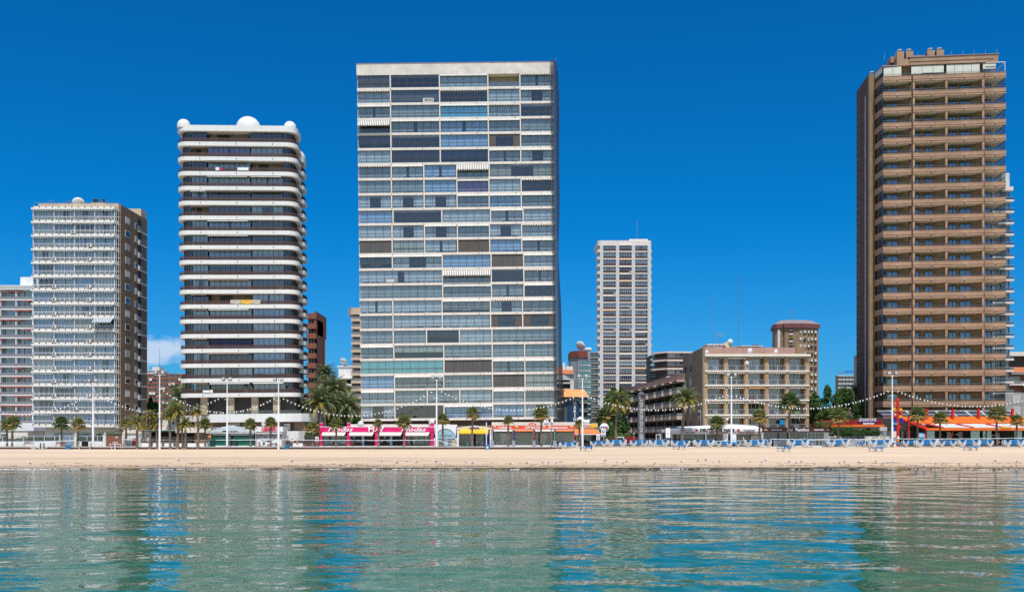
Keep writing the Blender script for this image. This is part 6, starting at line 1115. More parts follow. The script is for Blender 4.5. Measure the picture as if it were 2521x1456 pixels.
def palm(kind,d,Y,ytop_c,w,lean=0.,dry=.2,var=0,label='',base=None,gold=.3,mat='leaf_fan'):
    s=s_(Y); zb=base if base is not None else (G if Y>188.9 else sandz(X(d,Y),Y)-.05); zc=Z(ytop_c,Y); h=zc-zb; rad=w/s/2
    t=root('fan_palm' if kind=='F' else 'date_palm',label,'palm tree',(X(d,Y)-lean,Y,zb),(0,0,0),'palms along the beach promenade')
    if kind=='F':
        me,top=trunk_mesh(h,.20,.16,lean,var,.5); part('trunk',me,t); part('crown',fan_crown(var%5,1.,36 if w>30 else 28,dry,mat),t,top,(0,0,var*1.3),(rad*1.02,rad*1.02,rad*1.05))
    else:
        me,top=trunk_mesh(h,.30 if w>60 else .24,.24 if w>60 else .18,lean,var,.7); part('trunk',me,t); part('crown',date_crown(var%4,2.5,64 if w>60 else 40,gold),t,top,(0,0,var*1.7),(rad/2.15,)*3)
    return t
PM=[('F',17,194,1047,38,0,.2,1,'grey green fan palm nearest the left edge of the photo'),('F',32,193,1041,42,.2,.25,2,'fan palm just right of the leftmost palm, in front of the white grid block'),
('F',151,195,1042,44,0,.05,3,'fresh green fan palm by the white gate pillar left of the white pole'),('F',193,194,1044,40,.2,.75,4,'fan palm with an orange dry skirt leaning beside the iron gate'),
('F',310,197,1044,32,0,.35,0,'small fan palm in front of the brick side wall, behind the golden palm'),
('D',337,188.2,1041,54,0,0,1,'young yellow green date palm on the sand in front of the white gate block'),('D',352,199,1050,36,0,0,6,'small date palm between the white gate block and the tall pole'),
('D',370,188.2,1023,44,.1,0,2,'slender golden date palm just left of the tallest white pole'),('D',384,188.2,1043,42,-.2,0,3,'short date palm touching the left of the tallest white pole'),
('D',415,188.2,1025,48,-.3,0,4,'thin trunked date palm first to the right of the tallest white pole'),('D',437,188.2,1015,62,0,0,5,'date palm with a full crown in the middle of the palm row'),
('D',447,188.2,1048,30,-.2,0,8,'short date palm half hidden behind the orange crowned palm'),('D',456,188.2,1044,56,0,0,6,'date palm with a bright orange gold crown on a short trunk'),('D',487,188.2,1014,50,0,0,7,'upright gold tipped date palm at the right end of the palm row'),
('F',505,194,1044,38,0,.15,1,'green fan palm left of the striped canvas beach bar'),('F',616,193,1045,36,0,.2,2,'fan palm in front of the green sheets of the beach bar'),('F',666,193,1041,38,0,.6,3,'fan palm with dry yellow fronds in front of the pink Splash sign'),
('F',769,195,1052,36,0,.55,4,'yellowing fan palm just left of the pink clothes shop'),('F',828,192.5,1044,40,.1,.3,0,'fan palm covering the first word on the pink shop sign'),('F',930,192.5,1042,28,-.2,.1,3,'small sparse fan palm on a ringed trunk in front of the pink shop number'),
('F',994,192.5,1039,42,0,.3,2,'broad fan palm covering the last word on the pink shop sign'),('F',1090,192.5,1033,38,0,.25,1,'fan palm in front of the pale blue arch'),('F',1163,192.5,1018,41,.1,.2,4,'tall fan palm in front of the yellow awning'),
('F',1251,192.5,1035,30,0,.2,2,'small fan palm in front of the orange Cafeteria lettering'),('F',1332,192.5,1018,48,0,.35,3,'big fan palm in front of the orange sign band, right of its arch'),('F',1426,193,1044,30,0,.5,0,'ragged little fan palm behind the white pole by the corner kiosk'),
('D',1522,196,990,80,.5,0,2,'date palm with drooping crown between the white van and lattice column'),('D',1687,193,985,84,.6,0,3,'date palm with wide drooping crown before the white restaurant canopy'),
('F',1765,192.5,1042,46,0,.1,1,'bright green open fan palm in front of the black DEUTSCHES HAUS letters'),('F',1869,192.5,1025,45,0,.45,4,'fan palm between the white canopy and brown fascia restaurants'),('F',1943,193,993,64,0,.05,2,'tallest fan palm with a big dark green crown over the brown restaurant'),
('F',2064,193,1024,52,0,.4,3,'dusty yellow fan palm in front of the dark red reception canopy'),('F',2259,192.5,1021,50,0,.35,1,'fan palm before the sloping end of the orange restaurant roof'),('F',2314.5,192.5,1030,43,.1,.3,0,'lower fan palm in the middle of the orange restaurant roof'),
('F',2453.7,192.5,1019,54,0,.3,2,'fan palm second from the right edge, over the orange roof'),('F',2503,193,1035,38,.1,.3,4,'small fan palm nearest the right edge of the photo')]
for k,(kd,d,Y,y,w_,ln,dr,v_,lab) in enumerate(PM):
    palm(kd,d,Y,y,w_,ln,dr,v_,lab,gold={6:.5,8:.3}.get(v_,.55 if 330<d<500 else .3) if kd=='D' else 0,mat='leaf_fandark' if lab.startswith('fresh') or lab.startswith('tallest') else 'leaf_fan')
for kd,d,Y,y,w_,v_,lab in (('D',446,212,990,112,1,'large grey green date palm rising behind the palm row'),('D',803,222,921,68,2,'far date palm silhouetted highest beside the red brick block'),('D',786,206,993,112,3,'big date palm arching in front of the domed tower deck'),
    ('D',822,212,965,108,0,'upper date palm of the clump left of the central tower'),('D',858,208,1005,92,1,'date palm touching the left edge of the central tower'),('D',838,216,985,90,2,'date palm deep in the middle of the dark palm clump'),('D',2106,228,968,60,3,'pale drooping palm crown against the left side of the brown tower'),('F',1493,214,1022,52,2,'dark fan palm under the leafy tree by the terraced block')):
    palm(kd,d,Y,y,w_,.3,.15,v_,lab,gold=.08,mat='leaf_fandark')
def leaf_cluster(pts,mat,n,seed,size):
    q=random.Random(seed); b=MB()
    for i in range(n):
        cx,cy,cz,rx,ry,rz=q.choice(pts); 
        while 1:
            u_=[q.uniform(-1,1) for _ in range(3)]; l=math.sqrt(sum(a*a for a in u_))
            if .1<l<1: break
        rr=(l**.35)/l*(.82+.3*mn.noise(Vector((u_[0]*2/l+cx,u_[1]*2/l,u_[2]*2/l+seed)))+.08*q.random()); p=Vector((cx+u_[0]*rr*rx,cy+u_[1]*rr*ry,cz+u_[2]*rr*rz)); a=Vector((q.gauss(0,1),q.gauss(0,1),q.gauss(0,.6))).normalized(); c=a.cross(Vector((q.gauss(0,1),q.gauss(0,1),q.gauss(0,1)))).normalized(); sz=size*(.6+.8*q.random())
        b.add([tuple(p-a*sz),tuple(p+c*sz*.5),tuple(p+a*sz),tuple(p-c*sz*.5)],[(0,1,2,3)],mat)
    return b.mesh('crown')
def tree(d,Y,yt,yb,w,lab,seed,n=7500,lobes=11):
    s=s_(Y); q=random.Random(seed); zt,zb=Z(yt,Y)-G,Z(yb,Y)-G; W=w/s; H=zt-zb; t=root('leafy_tree',lab,'tree',(X(d,Y),Y,G))
    P=[(0,0,zb+H*.45,W*.44,W*.36,H*.42),(0,0,zb+H*.15,W*.46,W*.36,H*.22)]
    for k in range(lobes): a=q.random()*6.28; f=q.random(); P.append((W*.30*math.cos(a),W*.28*math.sin(a),zb+H*(.18+.66*f),W*(.17+.12*q.random())*(1.15-.4*f),W*.2,H*(.13+.08*q.random())))
    P.append((q.uniform(-.1,.1)*W,0,zt-H*.16,W*.12,W*.12,H*.16))
    part('crown',leaf_cluster(P,'leaf_tree',n,seed,.27),t); b=MB(); b.tube([(0,0,0),(.1,0,zb*.6),(0,0,zb+H*.5)],[.28,.22,.08],'trunk',8)
    for k in range(5): a=k*1.3; b.tube([(0,0,zb*.7+k*.2),(W*.3*math.cos(a),W*.3*math.sin(a),zb+H*(.35+.08*k))],[.12,.03],'trunk',5)
    part('trunk',b,t)
for a in ((1497,222,963,1085,56,'tall dark leafy tree at the foot of the slim tower',1),(1524,232,948,1075,48,'leafy tree top rising behind the drooping date palm',2),(2003,224,963,1090,74,'leafy tree against the right end of the five storey block',3),(2042,226,944,1090,84,'tallest pointed leafy tree behind the dusty fan palm',4),(2086,222,951,1090,84,'leafy tree beside the left wall of the brown tower',5),(374,240,975,1062,30,'small green tree in the gap beside the brick side wall',6),(2062,214,998,1094,118,'low dark leafy tree in front of the group behind the reception',7),(1450,226,1040,1092,40,'small leafy tree behind the round pizza sign',8),(850,224,985,1090,90,'dark leafy tree filling the gap behind the date palm clump',9),(796,226,1015,1092,70,'dark leafy tree beside the domed tower deck',10)):
    tree(*a)
def hedge(d0,d1,Y,yt,yb,dep,lab,seed,mat='leaf_hedge',n=3500):
    s=s_(Y); x0,x1=X(d0,Y),X(d1,Y); z0,z1=max(G,Z(yb,Y)),Z(yt,Y); q=random.Random(seed); k=max(3,int((x1-x0)/1.1)); P=[((x1-x0)*(i+.5)/k,q.uniform(-.1,.1),(z1-z0)*.5,(x1-x0)/k*.8,dep/2,(z1-z0)*(.5+.1*q.random())) for i in range(k)]
    t=root('hedge',lab,'hedge',(x0,Y,z0)); part('foliage',leaf_cluster(P,mat,n,seed,.14),t); part('stem',MB().box(.3,x1-x0-.3,-.1,.1,0,(z1-z0)*.6,'trunk'),t,(0,0,-max(0,z0-G)+.0))
hedge(238,302,202,1066,1082,1.4,'clipped bright green hedge above the red brick wall panel',1); hedge(52,148,200.9,1074,1096,1.8,'dark green hedge behind the left end of the grey fence',2,'leaf_tree'); hedge(-10,52,200.9,1078,1096,1.6,'low green bushes behind the fence at the left edge of the photo',3,'leaf_hedge'); hedge(190,256,200.9,1073,1096,1.6,'round bushes behind the fence between gate and white pillar',4,'leaf_tree')
hedge(1490,1556,214,1066,1080,1.6,'bright hedge behind the white van',5); hedge(1482,1500,212,1072,1084,1.2,'small bush beside the parking signs',6); hedge(2040,2100,199,1050,1074,1.6,'dark hedge under the left part of the reception canopy',7,'leaf_tree'); hedge(2098,2165,199.5,1056,1071,1.4,'trailing plants on top of the stone wall below reception',8,'leaf_tree',2000); hedge(2005,2042,200,1036,1054,1.6,'spiky bush behind the right end of the brown fascia',9,'leaf_fan',1800); hedge(748,790,203,1062,1086,2,'dark shrubs between the entrance wing and the pink shop',10,'leaf_tree'); hedge(1712,1722,199,1082,1092,.8,'tiny bush by a white post under the white canopy',11,'leaf_hedge',400)
# ---------------- objects on sand and promenade ----------------
def pole(d,Y,ybase,ylamp,ymast,lab,arm=True):
    s=s_(Y); zb=sandz(X(d,Y),Y)-.05 if Y<188.5 else G; t=root('floodlight_pole',lab,'light pole',(X(d,Y),Y,zb),(0,0,0),'white floodlight poles along the promenade'); h=Z(ylamp,Y)-zb; hm=Z(ymast,Y)-zb
    part('pole',MB().tube([(0,0,0),(0,0,h*.28),(0,0,h*.29),(0,0,h*.62),(0,0,h*.63),(0,0,h)],[.21,.20,.16,.15,.12,.09],'pole_white',12),t); part('mast',MB().tube([(0,0,h),(0,0,hm)],[.045,.025],'grey_dark',5),t)
    part('crossarm',MB().tube([(-1.05,0,h-.1),(1.05,0,h-.1)],.05,'pole_white',5).tube([(-.6,0,h*.72),(.4,0,h*.72)],.035,'pole_white',4),t)
    for sg in (-1,1): part('floodlight',MB().box(-.32,.32,-.22,.10,-.30,.30,'grey_dark').box(-.26,.26,-.24,-.22,-.24,.24,'frame_grey').box(-.05,.05,-.1,.0,-.45,-.3,'pole_white'),t,(sg*.62,-.1,h+.38),(R(-18),0,R(8*sg)))
for a in ((229,191,1097,941,905,'white floodlight pole in front of the left brick tower'),(393,187.6,1104,921,858,'tallest white floodlight pole, beside the palm row'),(559,191,1097,937,900,'left of the two white floodlight poles before the domed tower'),(685.5,187.6,1104,938,900,'right of the two white floodlight poles before the domed tower'),(1074.5,191,1098,933,900,'white floodlight pole between the pink shop and pale blue arch'),(1433.5,188,1100,930,880,'white floodlight pole before the navy hotel sign tower'),(1800,187.5,1100,926,885,'white floodlight pole before the five storey balcony block'),(2195.8,188,1100,923,886,'white floodlight pole at the left of the brown tower base')): pole(*a)
# festoon strings with paired lamps
lampm=MB().tube([(-.40,0,0),(.40,0,0)],.018,'pole_white',4).lathe([(0,.02),(.05,.0),(.10,-.12),(.13,-.2),(.07,-.26),(.09,-.32),(0,-.35)],'pole_white',8,(-.42,0,0)).lathe([(0,.02),(.05,.0),(.10,-.12),(.13,-.2),(.07,-.26),(.09,-.32),(0,-.35)],'pole_white',8,(.42,0,0)).mesh('lamp')
def festoon(d0,y0,Y0,d1,y1,Y1,ylow,n,lab,tilt=0):
    A=Vector((X(d0,Y0),Y0-.2,Z(y0,Y0))); B_=Vector((X(d1,Y1),Y1-.2,Z(y1,Y1))); Ym=(Y0+Y1)/2; zl=Z(ylow,Ym); t=root('festoon_lights',lab,'string lights',tuple(A),(0,0,0),'strings of white festoon lamps between the poles')
    sag=(A.z+B_.z)/2-zl; f=lambda u_: A.lerp(B_,u_)-Vector((0,0,sag*4*u_*(1-u_)))-A
    part('cable',MB().tube([f(k/40) for k in range(41)],.02,'grey_dark',4),t)
    for k in range(1,n): u_=k/n; p=f(u_); p2=f(min(1,u_+.01)); part('lamp',lampm,t,tuple(p),(0,-math.atan2(p2.z-p.z,p2.x-p.x),0))
festoon(-70,985,191,229,962,191,1018,16,'festoon lamps left of the first white pole, low across the white grid block'); festoon(229,962,191,559,968,191,1015,19,'festoon lamps hung from the first pole behind the palm row'); festoon(393,952,187.6,685.5,972,187.6,1013,18,'festoon lamps hung across the open storey of the domed tower'); festoon(685.5,972,187.6,1074.5,955,191,1021,21,'festoon lamps across the date palm clump and lower central tower'); festoon(1074.5,955,191,1433.5,966,188,1007,20,'festoon lamps across the lowest storeys of the central tower'); festoon(1433.5,968,188,1800,964,187.5,1007,21,'festoon lamps across the lattice column and terraced block'); festoon(1800,968,187.5,2195.8,956,188,1003,23,'festoon lamps across the five bay block and leafy trees'); festoon(2195.8,956,188,2600,956,188,998,22,'festoon lamps across the base of the tall brown tower')
# lattice light column
def lattice():
    Y=196.; s=s_(Y); t=root('lattice_column','grey steel lattice light column with white lit-panel core and pointed cap','light column',(X(1578,Y),Y,G)); h=Z(969,Y)-G; w=.58
    for sx in (-1,1):
        for sy in (-1,1): part('corner_post',MB().box(-.07,.07,-.07,.07,0,h,'grey_dark'),t,(sx*w,sy*w,0))
    b=MB(); n=6; z0=1.9
    for k in range(n):
        za,zc=z0+(h-1.-z0)*k/n,z0+(h-1.-z0)*(k+1)/n; 
        for y in (-w,w): b.tube([(-w,y,za),(w,y,zc)],.05,'grey_dark',4); b.tube([(w,y,za),(-w,y,zc)],.05,'grey_dark',4); b.box(-w,w,y-.05,y+.05,zc-.08,zc+.08,'grey_dark')
    part('bracing',b,t); part('core',MB().box(-.36,.36,-.36,.36,z0,h-1.1,'curtain_white'),t); part('base',MB().box(-.5,.5,-.5,.5,0,z0,'grey_blue').tube([(-.5,-.52,.2),(.5,-.52,1.6)],.03,'black',4).tube([(.5,-.52,.2),(-.5,-.52,1.6)],.03,'black',4),t); part('cap',MB().box(-.7,.7,-.7,.7,h-.2,h,'grey_dark').add([(-.7,-.7,h),(.7,-.7,h),(.7,.7,h),(-.7,.7,h),(0,0,h+.6)],[(0,1,4),(1,2,4),(2,3,4),(3,0,4)],'grey_dark'),t)
lattice()
# sun loungers
def lounger_meshes():
    f=MB(); Lh=3.3; 
    for y in (0,.66):
        f.tube([(0,y,.40),(.06,y,.66),(.2,y,.66)],.035,'lounger_white',4,smooth=False); f.tube([(Lh-.2,y,.66),(Lh-.02,y,.66),(Lh,y,.45)],.035,'lounger_white',4,smooth=False); f.tube([(.2,y+.04,.655),(Lh-.2,y+.04,.655)],.02,'lounger_white',4,smooth=False)
        for x0 in (.02,Lh-1.22):                                # V shaped legs at each end
            P=[(x0,y,.64),(x0+.18,y,.60),(x0+.46,y,.16),(x0+.62,y,.08),(x0+.78,y,.16),(x0+1.05,y,.60),(x0+1.2,y,.64)]; f.tube(P,.040,'lounger_white',4,smooth=False)
    f.tube([(.62,0,.08),(.62,.66,.08)],.04,'lounger_white',4); f.tube([(Lh-.6,0,.08),(Lh-.6,.66,.08)],.04,'lounger_white',4)
    sl=MB(); sl.box(.12,Lh-.12,-.0,.66,.62,.69,'blue_sling')
    for xx in (.25,Lh-.99): sl.add([(xx,.33,.62),(xx+.74,.33,.62),(xx+.42,.33,.2),(xx+.32,.33,.2)],[(0,3,2,1),(0,1,2,3)],'blue_sling')
    if 1: pass; sl.box(1.22,2.08,-.05,.0,.50,.68,'blue_sling'); hd=MB(); hd.add([(2.2,.02,.69),(Lh-.1,.02,.84),(Lh-.1,.64,.84),(2.2,.64,.69),(2.2,.02,.66),(Lh-.1,.02,.79),(Lh-.1,.64,.79),(2.2,.64,.66)],[(0,1,2,3),(7,6,5,4),(0,4,5,1),(3,2,6,7),(1,5,6,2)],'blue_sling')
    return f.mesh('frame'),sl.mesh('sling'),hd.mesh('headrest')
LF,LS,LHd=lounger_meshes()
ORD=['first','second','third','fourth','fifth','sixth','seventh','eighth','ninth','tenth','eleventh','twelfth','thirteenth','fourteenth','fifteenth','sixteenth','seventeenth','eighteenth','nineteenth','twentieth','twenty-first','twenty-second','twenty-third','twenty-fourth','twenty-fifth','twenty-sixth','twenty-seventh']
def lounger(x,y,z,lab,rz=0,sx=1,top=False):
    t=root('sun_lounger',lab,'sun lounger',(x,y,z),(0,0,rz),'stacked blue and white sun loungers'); t.scale=(sx,1,1); part('frame',LF,t); part('sling',LS,t)
    if top: part('headrest',LHd,t)
STK=[(1369,1380,3,187.),(1377,1423,5,185.2),(1453,1494,4,186),(1494,1541.5,6,185.5),(1536,1550,1,187),(1551,1594,5,186),(1598,1646,6,185.6),(1652,1698,5,186),(1708,1758,6,185.5),(1761,1801.5,4,186),(1790,1822,3,187),(1832.7,1881,6,185.5),(1866,1899,6,187),(1938.5,1991,6,185.5),(1984,2000,4,187.2),(2024,2038,3,187.2),(2036.5,2093,6,185.5),(2106,2130,3,187),(2125,2142,4,187.2),(2139,2194.4,6,184.8),(2194,2222,2,187),(2222,2262,5,186.2),(2254,2307.7,6,184.8),(2309,2354.8,5,186),(2358.5,2417,6,185.3),(2398,2445.5,5,186.8),(2470,2522,6,185.3)]
LV=['bottom','second','third','fourth','fifth','sixth']
for k,(d0,d1,n,Y) in enumerate(STK):
    x0,x1=X(d0,Y),X(d1,Y); w=x1-x0; sx=min(1.25,max(.42,w/3.3)); z=sandz(x0,Y)
    for i in range(n):
        lv='topmost' if i==n-1 else LV[i]; lounger(x0+.02*math.sin(i*5+k),Y+.03*math.cos(i*3),z+i*(.145 if n>4 else .155),f'{lv} blue and white lounger of the {ORD[k]} stack from the left' if n>1 else 'single low lounger in the gap after the tallest left stacks',0,sx,i==n-1)
for d,yb,lab in ((1427,1109.5,'by the white pole near the orange kiosk'),(1657.5,1106,'left of the date palm with wide crown'),(1916,1110.5,'in front of the brown fascia restaurant'),(2144,1110.6,'left of the white pole by the brown tower'),(2378,1108.7,'in front of the orange roofed restaurant')):
    x,Y,z=place(d,yb); 
    lounger(x,Y+.9,z,f'rear one of the loose lounger pair {lab}',R(4),.42,False); lounger(x+.75,Y,z,f'front one of the loose lounger pair {lab}',R(-3),.45,True)
    for dz in (.14,): lounger(x+.78,Y+.02,z+dz,f'upper lounger on the loose front one {lab}',R(-3),.45,True)
# gulls
def gull_meshes():
    out={}
    for pose in ('stand','sit','preen'):
        b=MB(); z0={'stand':.20,'sit':.09,'preen':.19}[pose]; pr=[(-.25,.02),(-.18,.055),(-.06,.085),(.06,.085),(.13,.06),(.17,.04)]
        tilt=.22 if pose=='stand' else .05; vs=[];n=10
        for x,r in pr:
            for k in range(n): a=6.283*k/n; vs.append((x,r*math.cos(a)*.85,z0+x*tilt+r*math.sin(a)))
        fs=[(i*n+k,i*n+(k+1)%n,(i+1)*n+(k+1)%n,(i+1)*n+k) for i in range(len(pr)-1) for k in range(n)]+[tuple(range(n))]; b.add(vs,fs,'gull_white',True)
        hx,hz=(.20,z0+.17) if pose=='stand' else (.17,z0+.10) if pose=='sit' else (.10,z0+.13); b.tube([(.12,0,z0+.03),(hx-.02,0,hz-.04),(hx,0,hz)],[.058,.042,.042],'gull_white',8); b.lathe([(0,-.045),(.03,-.035),(.046,0),(.03,.035),(0,.045)],'gull_white',8,(hx,0,hz))
        body=b.mesh('body'); w=MB()
        for sy in (-1,1): w.add([(.08,sy*.075,z0+.06),(-.02,sy*.088,z0+.075),(-.20,sy*.05,z0+.03-.02),(-.33,sy*.015,z0-.05),(-.18,sy*.065,z0-.03),(.02,sy*.085,z0-.01)],[(0,1,2,3,4,5)],'gull_grey')
        w.add([(-.0,-.07,z0+.088),(-.0,.07,z0+.088),(-.2,.03,z0+.04),(-.33,0,z0-.02),(-.2,-.03,z0+.04)],[(0,1,2,3,4)],'gull_grey'); w.add([(-.24,-.03,z0-.0),(-.24,.03,z0-.0),(-.36,0,z0-.06)],[(0,1,2)],'black'); wing=w.mesh('wings')
        bk=MB().tube([(hx+.03,0,hz),(hx+.085,0,hz-.012)],[.014,.004],'gull_yellow',5).mesh('bill'); lg=None
        if pose!='sit': lg=MB().tube([(0,.03,z0-.05),(.01,.03,0.01),(.05,.03,.005)],.008,'gull_yellow',4).tube([(0,-.03,z0-.05),(.01,-.03,0.01),(.05,-.03,.005)],.008,'gull_yellow',4).mesh('legs')
        out[pose]=(body,wing,bk,lg)
    return out
GM=gull_meshes(); GL=[(71.7,1144,'s',200),(438.6,1135.4,'s',150),(716,1139,'s',160)]
for a,bse,p_,r_ in ((297,213,'s',90),(402,226,'s',150),(481,206,'l',100),(546,222,'s',200),(690,219,'s',160),(731,226,'l',20),(918,216,'l',90),(961,230,'s',150),(1112,218,'l',90),(1250,226,'l',0),(1372,229,'s',20),(1480,215,'l',100),(1524,225,'s',100),(1585,218,'l',60),(1608,213,'l',170),(1805,220,'s',90),(1938,210,'s',150),(2031,214,'l',90),(2076,229,'s',80),(2095,218,'s',170),(2310,228,'s',80),(2513,211,'l',0)): GL.append((840.8+a/2.998,1066.7+bse/2.998,p_,r_))
for a,bse,p_,r_ in ((115,211,'s',10),(172,206,'s',20),(268,216,'s',60),(482,212,'l',170),(585,214,'l',10),(612,208,'s',20),(783,217,'s',90),(825,230,'s',165),(867,220,'s',150),(970,235,'p',90),(1153,227,'s',90),(1190,217,'p',90),(1304,225,'s',20),(1424,215,'s',80),(1467,233,'p',150),(1540,224,'s',160),(1725,240,'l',10),(1785,246,'l',0),(1861,234,'p',120),(2038,236,'s',80),(2175,235,'s',60),(2315,215,'s',5),(2460,213,'l',175)): GL.append((1681.6+a/3.007,1066.7+bse/3.007,p_,r_))
GL.sort()
ON=lambda k:(ORD+['twenty-eighth','twenty-ninth'])[k] if k<29 else ['thirtieth','thirty-first','thirty-second','thirty-third','thirty-fourth','thirty-fifth','thirty-sixth','thirty-seventh','thirty-eighth','thirty-ninth','fortieth','forty-first','forty-second','forty-third','forty-fourth','forty-fifth','forty-sixth','forty-seventh','forty-eighth','forty-ninth','fiftieth'][k-29]
for k,(d,yb,p_,r_) in enumerate(GL):
    x,Y,z=place(d,yb); b_,wg,bk,lg=GM[{'s':'stand','l':'sit','p':'preen'}[p_]]; sc_=1.12+.12*((k*7)%5)/4
    t=root('gull',f"{ {'s':'standing','l':'resting','p':'preening'}[p_]} white gull with grey wings, {ON(k)} gull from the left",'gull',(x,Y,z),(0,0,R(r_)),'gulls along the waterline'); t.scale=(sc_,)*3; part('body',b_,t); part('wings',wg,t); part('bill',bk,t)
    if lg: part('legs',lg,t)
# fence, gate pillars and low white wall at the left
def fence():
    Y=199.5; s=s_(Y)
    for (d0,d1,lab) in ((-20,146,'grey bar fence on a low white wall left of the gate'),(188,257,'grey bar fence on a low white wall right of the gate')):
        x0=X(d0,Y); W=(d1-d0)/s; t=root('bar_fence',lab,'fence',(x0,Y,G)); part('low_wall',MB().box(0,W,0,.25,0,.95,'white_paint'),t); b=MB(); b.box(0,W,.08,.14,1.05,1.1,'frame_blue'); b.box(0,W,.08,.14,2.05,2.12,'frame_blue')
        for k in range(int(W/.16)): b.box(k*.16,k*.16+.022,.09,.12,.95,2.05,'grey_blue')
        part('bars',b,t)
        for k in range(int(W/2.1)+1): part('post',MB().box(-.06,.06,.04,.18,.95,2.15,'frame_blue'),t,(k*2.1,0,0))
    t=root('iron_gate','blue grey double iron gate between two white pillars','gate',(X(156,Y),Y,G)); b=MB()
    for k in range(18): b.box(k*.14,k*.14+.05,.05,.1,.05,2.15,'frame_blue')
    b.box(0,2.45,.02,.12,2.1,2.2,'frame_blue'); b.box(0,2.45,.02,.12,.9,1.,'frame_blue'); b.box(1.2,1.3,.0,.14,0,2.2,'frame_blue'); part('bars',b,t)
    for d,h,lab in ((151,2.4,'white gate pillar left of the iron gate'),(187,2.4,'white gate pillar right of the iron gate'),(258,2.5,'white ball-topped pillar left of the red brick panel'),(305.5,2.6,'white ball-topped pillar right of the red brick panel')):
        t=root('gate_pillar',lab,'pillar',(X(d,Y-.2),Y-.2,G)); part('shaft',MB().box(-.28,.28,-.28,.28,0,h-.25,'white_paint').box(-.34,.34,-.34,.34,h-.25,h-.15,'white_paint'),t); part('finial',MB().lathe([(.0,0),(.08,0),(.08,.08),(.17,.2),(.17,.28),(0,.42)],'white_paint',12),t,(0,0,h-.15))
    t=root('brick_panel','red brown brick wall panel with a small round blue sign','wall',(X(262,Y),Y,G)); W=40/s; part('wall',MB().box(0,W,0,.3,0,2.05,'brick_red').box(-.02,W+.02,-.03,.33,2.05,2.15,'brick_red'),t); part('round_sign',MB().lathe([(0,-.03),(.24,-.03),(.24,0)],'sign_white',16,(0,0,0),'y').lathe([(0,-.05),(.14,-.05),(.14,-.03)],'blue_deep',12,(0,0,0),'y'),t,(W*.62,-.01,1.7))
    t=root('gate_house','white rendered gate block with red door panels, behind the young date palms','building',(X(310,Y),Y+.5,G)); W=46/s; part('wall',MB().box(0,W,0,2.5,0,2.5,'white_paint').box(-.5,W*.6,-.25,2.5,2.6,3.3,'cream_light').box(W*.6,W+.4,.2,2.5,2.45,3.0,'cream_light'),t); part('door',MB().box(0,1.25,-.06,0,.2,1.6,'red_deep'),t,(1.1,0,0)); part('door',MB().box(0,.6,-.06,0,.2,1.6,'red_deep'),t,(2.9,0,0))
    t=root('garden_terrace','dark slatted terrace with a long canopy behind the row of palm trunks','terrace',(X(358,202),202,G)); W=160/s; b=MB()
    for k in range(7): b.box(0,W,0,.05,.2+k*.26,.34+k*.26,'blind_tan')
    part('slat_screen',b,t); part('canopy',MB().box(-3,W*.62,-1,5,3.05,3.3,'blind_cream').box(-3,W*.62,-1.05,-1,2.9,3.2,'teal_dark').box(0,W,3,3.2,0,3.,'interior'),t)
    for k in range(6): part('planter',MB().box(0,1.7,-.6,0,0,.62,'sign_white'),t,(.5+k*2.3,-3.,0))
    for k in range(5): part('post',MB().box(0,.12,-.9,-.8,0,3.,'black'),t,(.2+k*2.4,0,0))
    t=root('slat_fence','grey slatted fence with white planter between the Splash kiosk and pink shop','fence',(X(698,200),200,G)); W=88/s; b=MB()
    for k in range(5): b.box(0,W,0,.05,.15+k*.2,.27+k*.2,'grey_dark' if k%2 else 'mansard_purple')
    part('slats',b,t); part('planter',MB().box(2.2,4.2,-1.4,-.8,0,.62,'sign_white'),t); part('gate_frame',MB().box(-.1,.0,-.1,0,0,2.,'black').box(.8,.9,-.1,0,0,2.,'black').box(-.1,.9,-.1,0,1.95,2.05,'black').box(4,7,.5,.6,1.6,2.1,'interior'),t)
    t=root('red_railing','dark red railings in front of the hedge behind the white van','fence',(X(1500,212),212,G)); W=66/s_(212); b=MB()
    for k in range(40): b.box(W*k/40,W*k/40+.07,0,.06,0,1.9,'wood_red')
    b.box(0,W,-.02,.08,1.8,1.9,'wood_red'); b.box(W*.62,W,-.1,-.02,0,1.8,'red_deep'); part('bars',b,t)
fence()
def bench(d,Y,lab):
    t=root('bench',lab,'bench',(X(d,Y),Y,G)); 
    for k in range(3): part('seat_slat',MB().box(-.95,.95,-.3+.17*k,-.17+.17*k,.44,.48,'wood_red'),t)
    for k in range(2): part('back_slat',MB().box(-.95,.95,.22,.26,.58+.2*k,.72+.2*k,'wood_red'),t)
    for x in (-.75,.75): part('leg',MB().tube([(x,-.28,0),(x,-.25,.44),(x,.2,.46),(x,.26,.95)],.035,'grey_dark',5).tube([(x,.22,0),(x,.2,.46)],.035,'grey_dark',5),t)
bench(148,190.5,'red slatted bench in front of the left gate pillar'); bench(70,190.5,'red slatted bench behind the white exercise wheel'); bench(786,190.5,'red slatted bench before the left post of the pink shop'); bench(860,190.5,'red slatted bench before the second post of the pink shop'); bench(2124,191,'dark red bench in front of the grey block wall')
def bin_(d,Y,r,h,m,lab,cap=None):
    t=root('litter_bin',lab,'bin',(X(d,Y),Y,sandz(X(d,Y),Y)-.03 if Y<188.4 else G)); part('drum',MB().lathe([(0,0),(r*.92,0),(r,.05),(r,h*.88),(r*1.06,h*.9),(r*1.06,h),(0,h)],m,14),t)
    if cap: part('label_plate',MB().box(-r*.4,r*.4,-r*1.03,-r,h*.3,h*.7,cap),t)
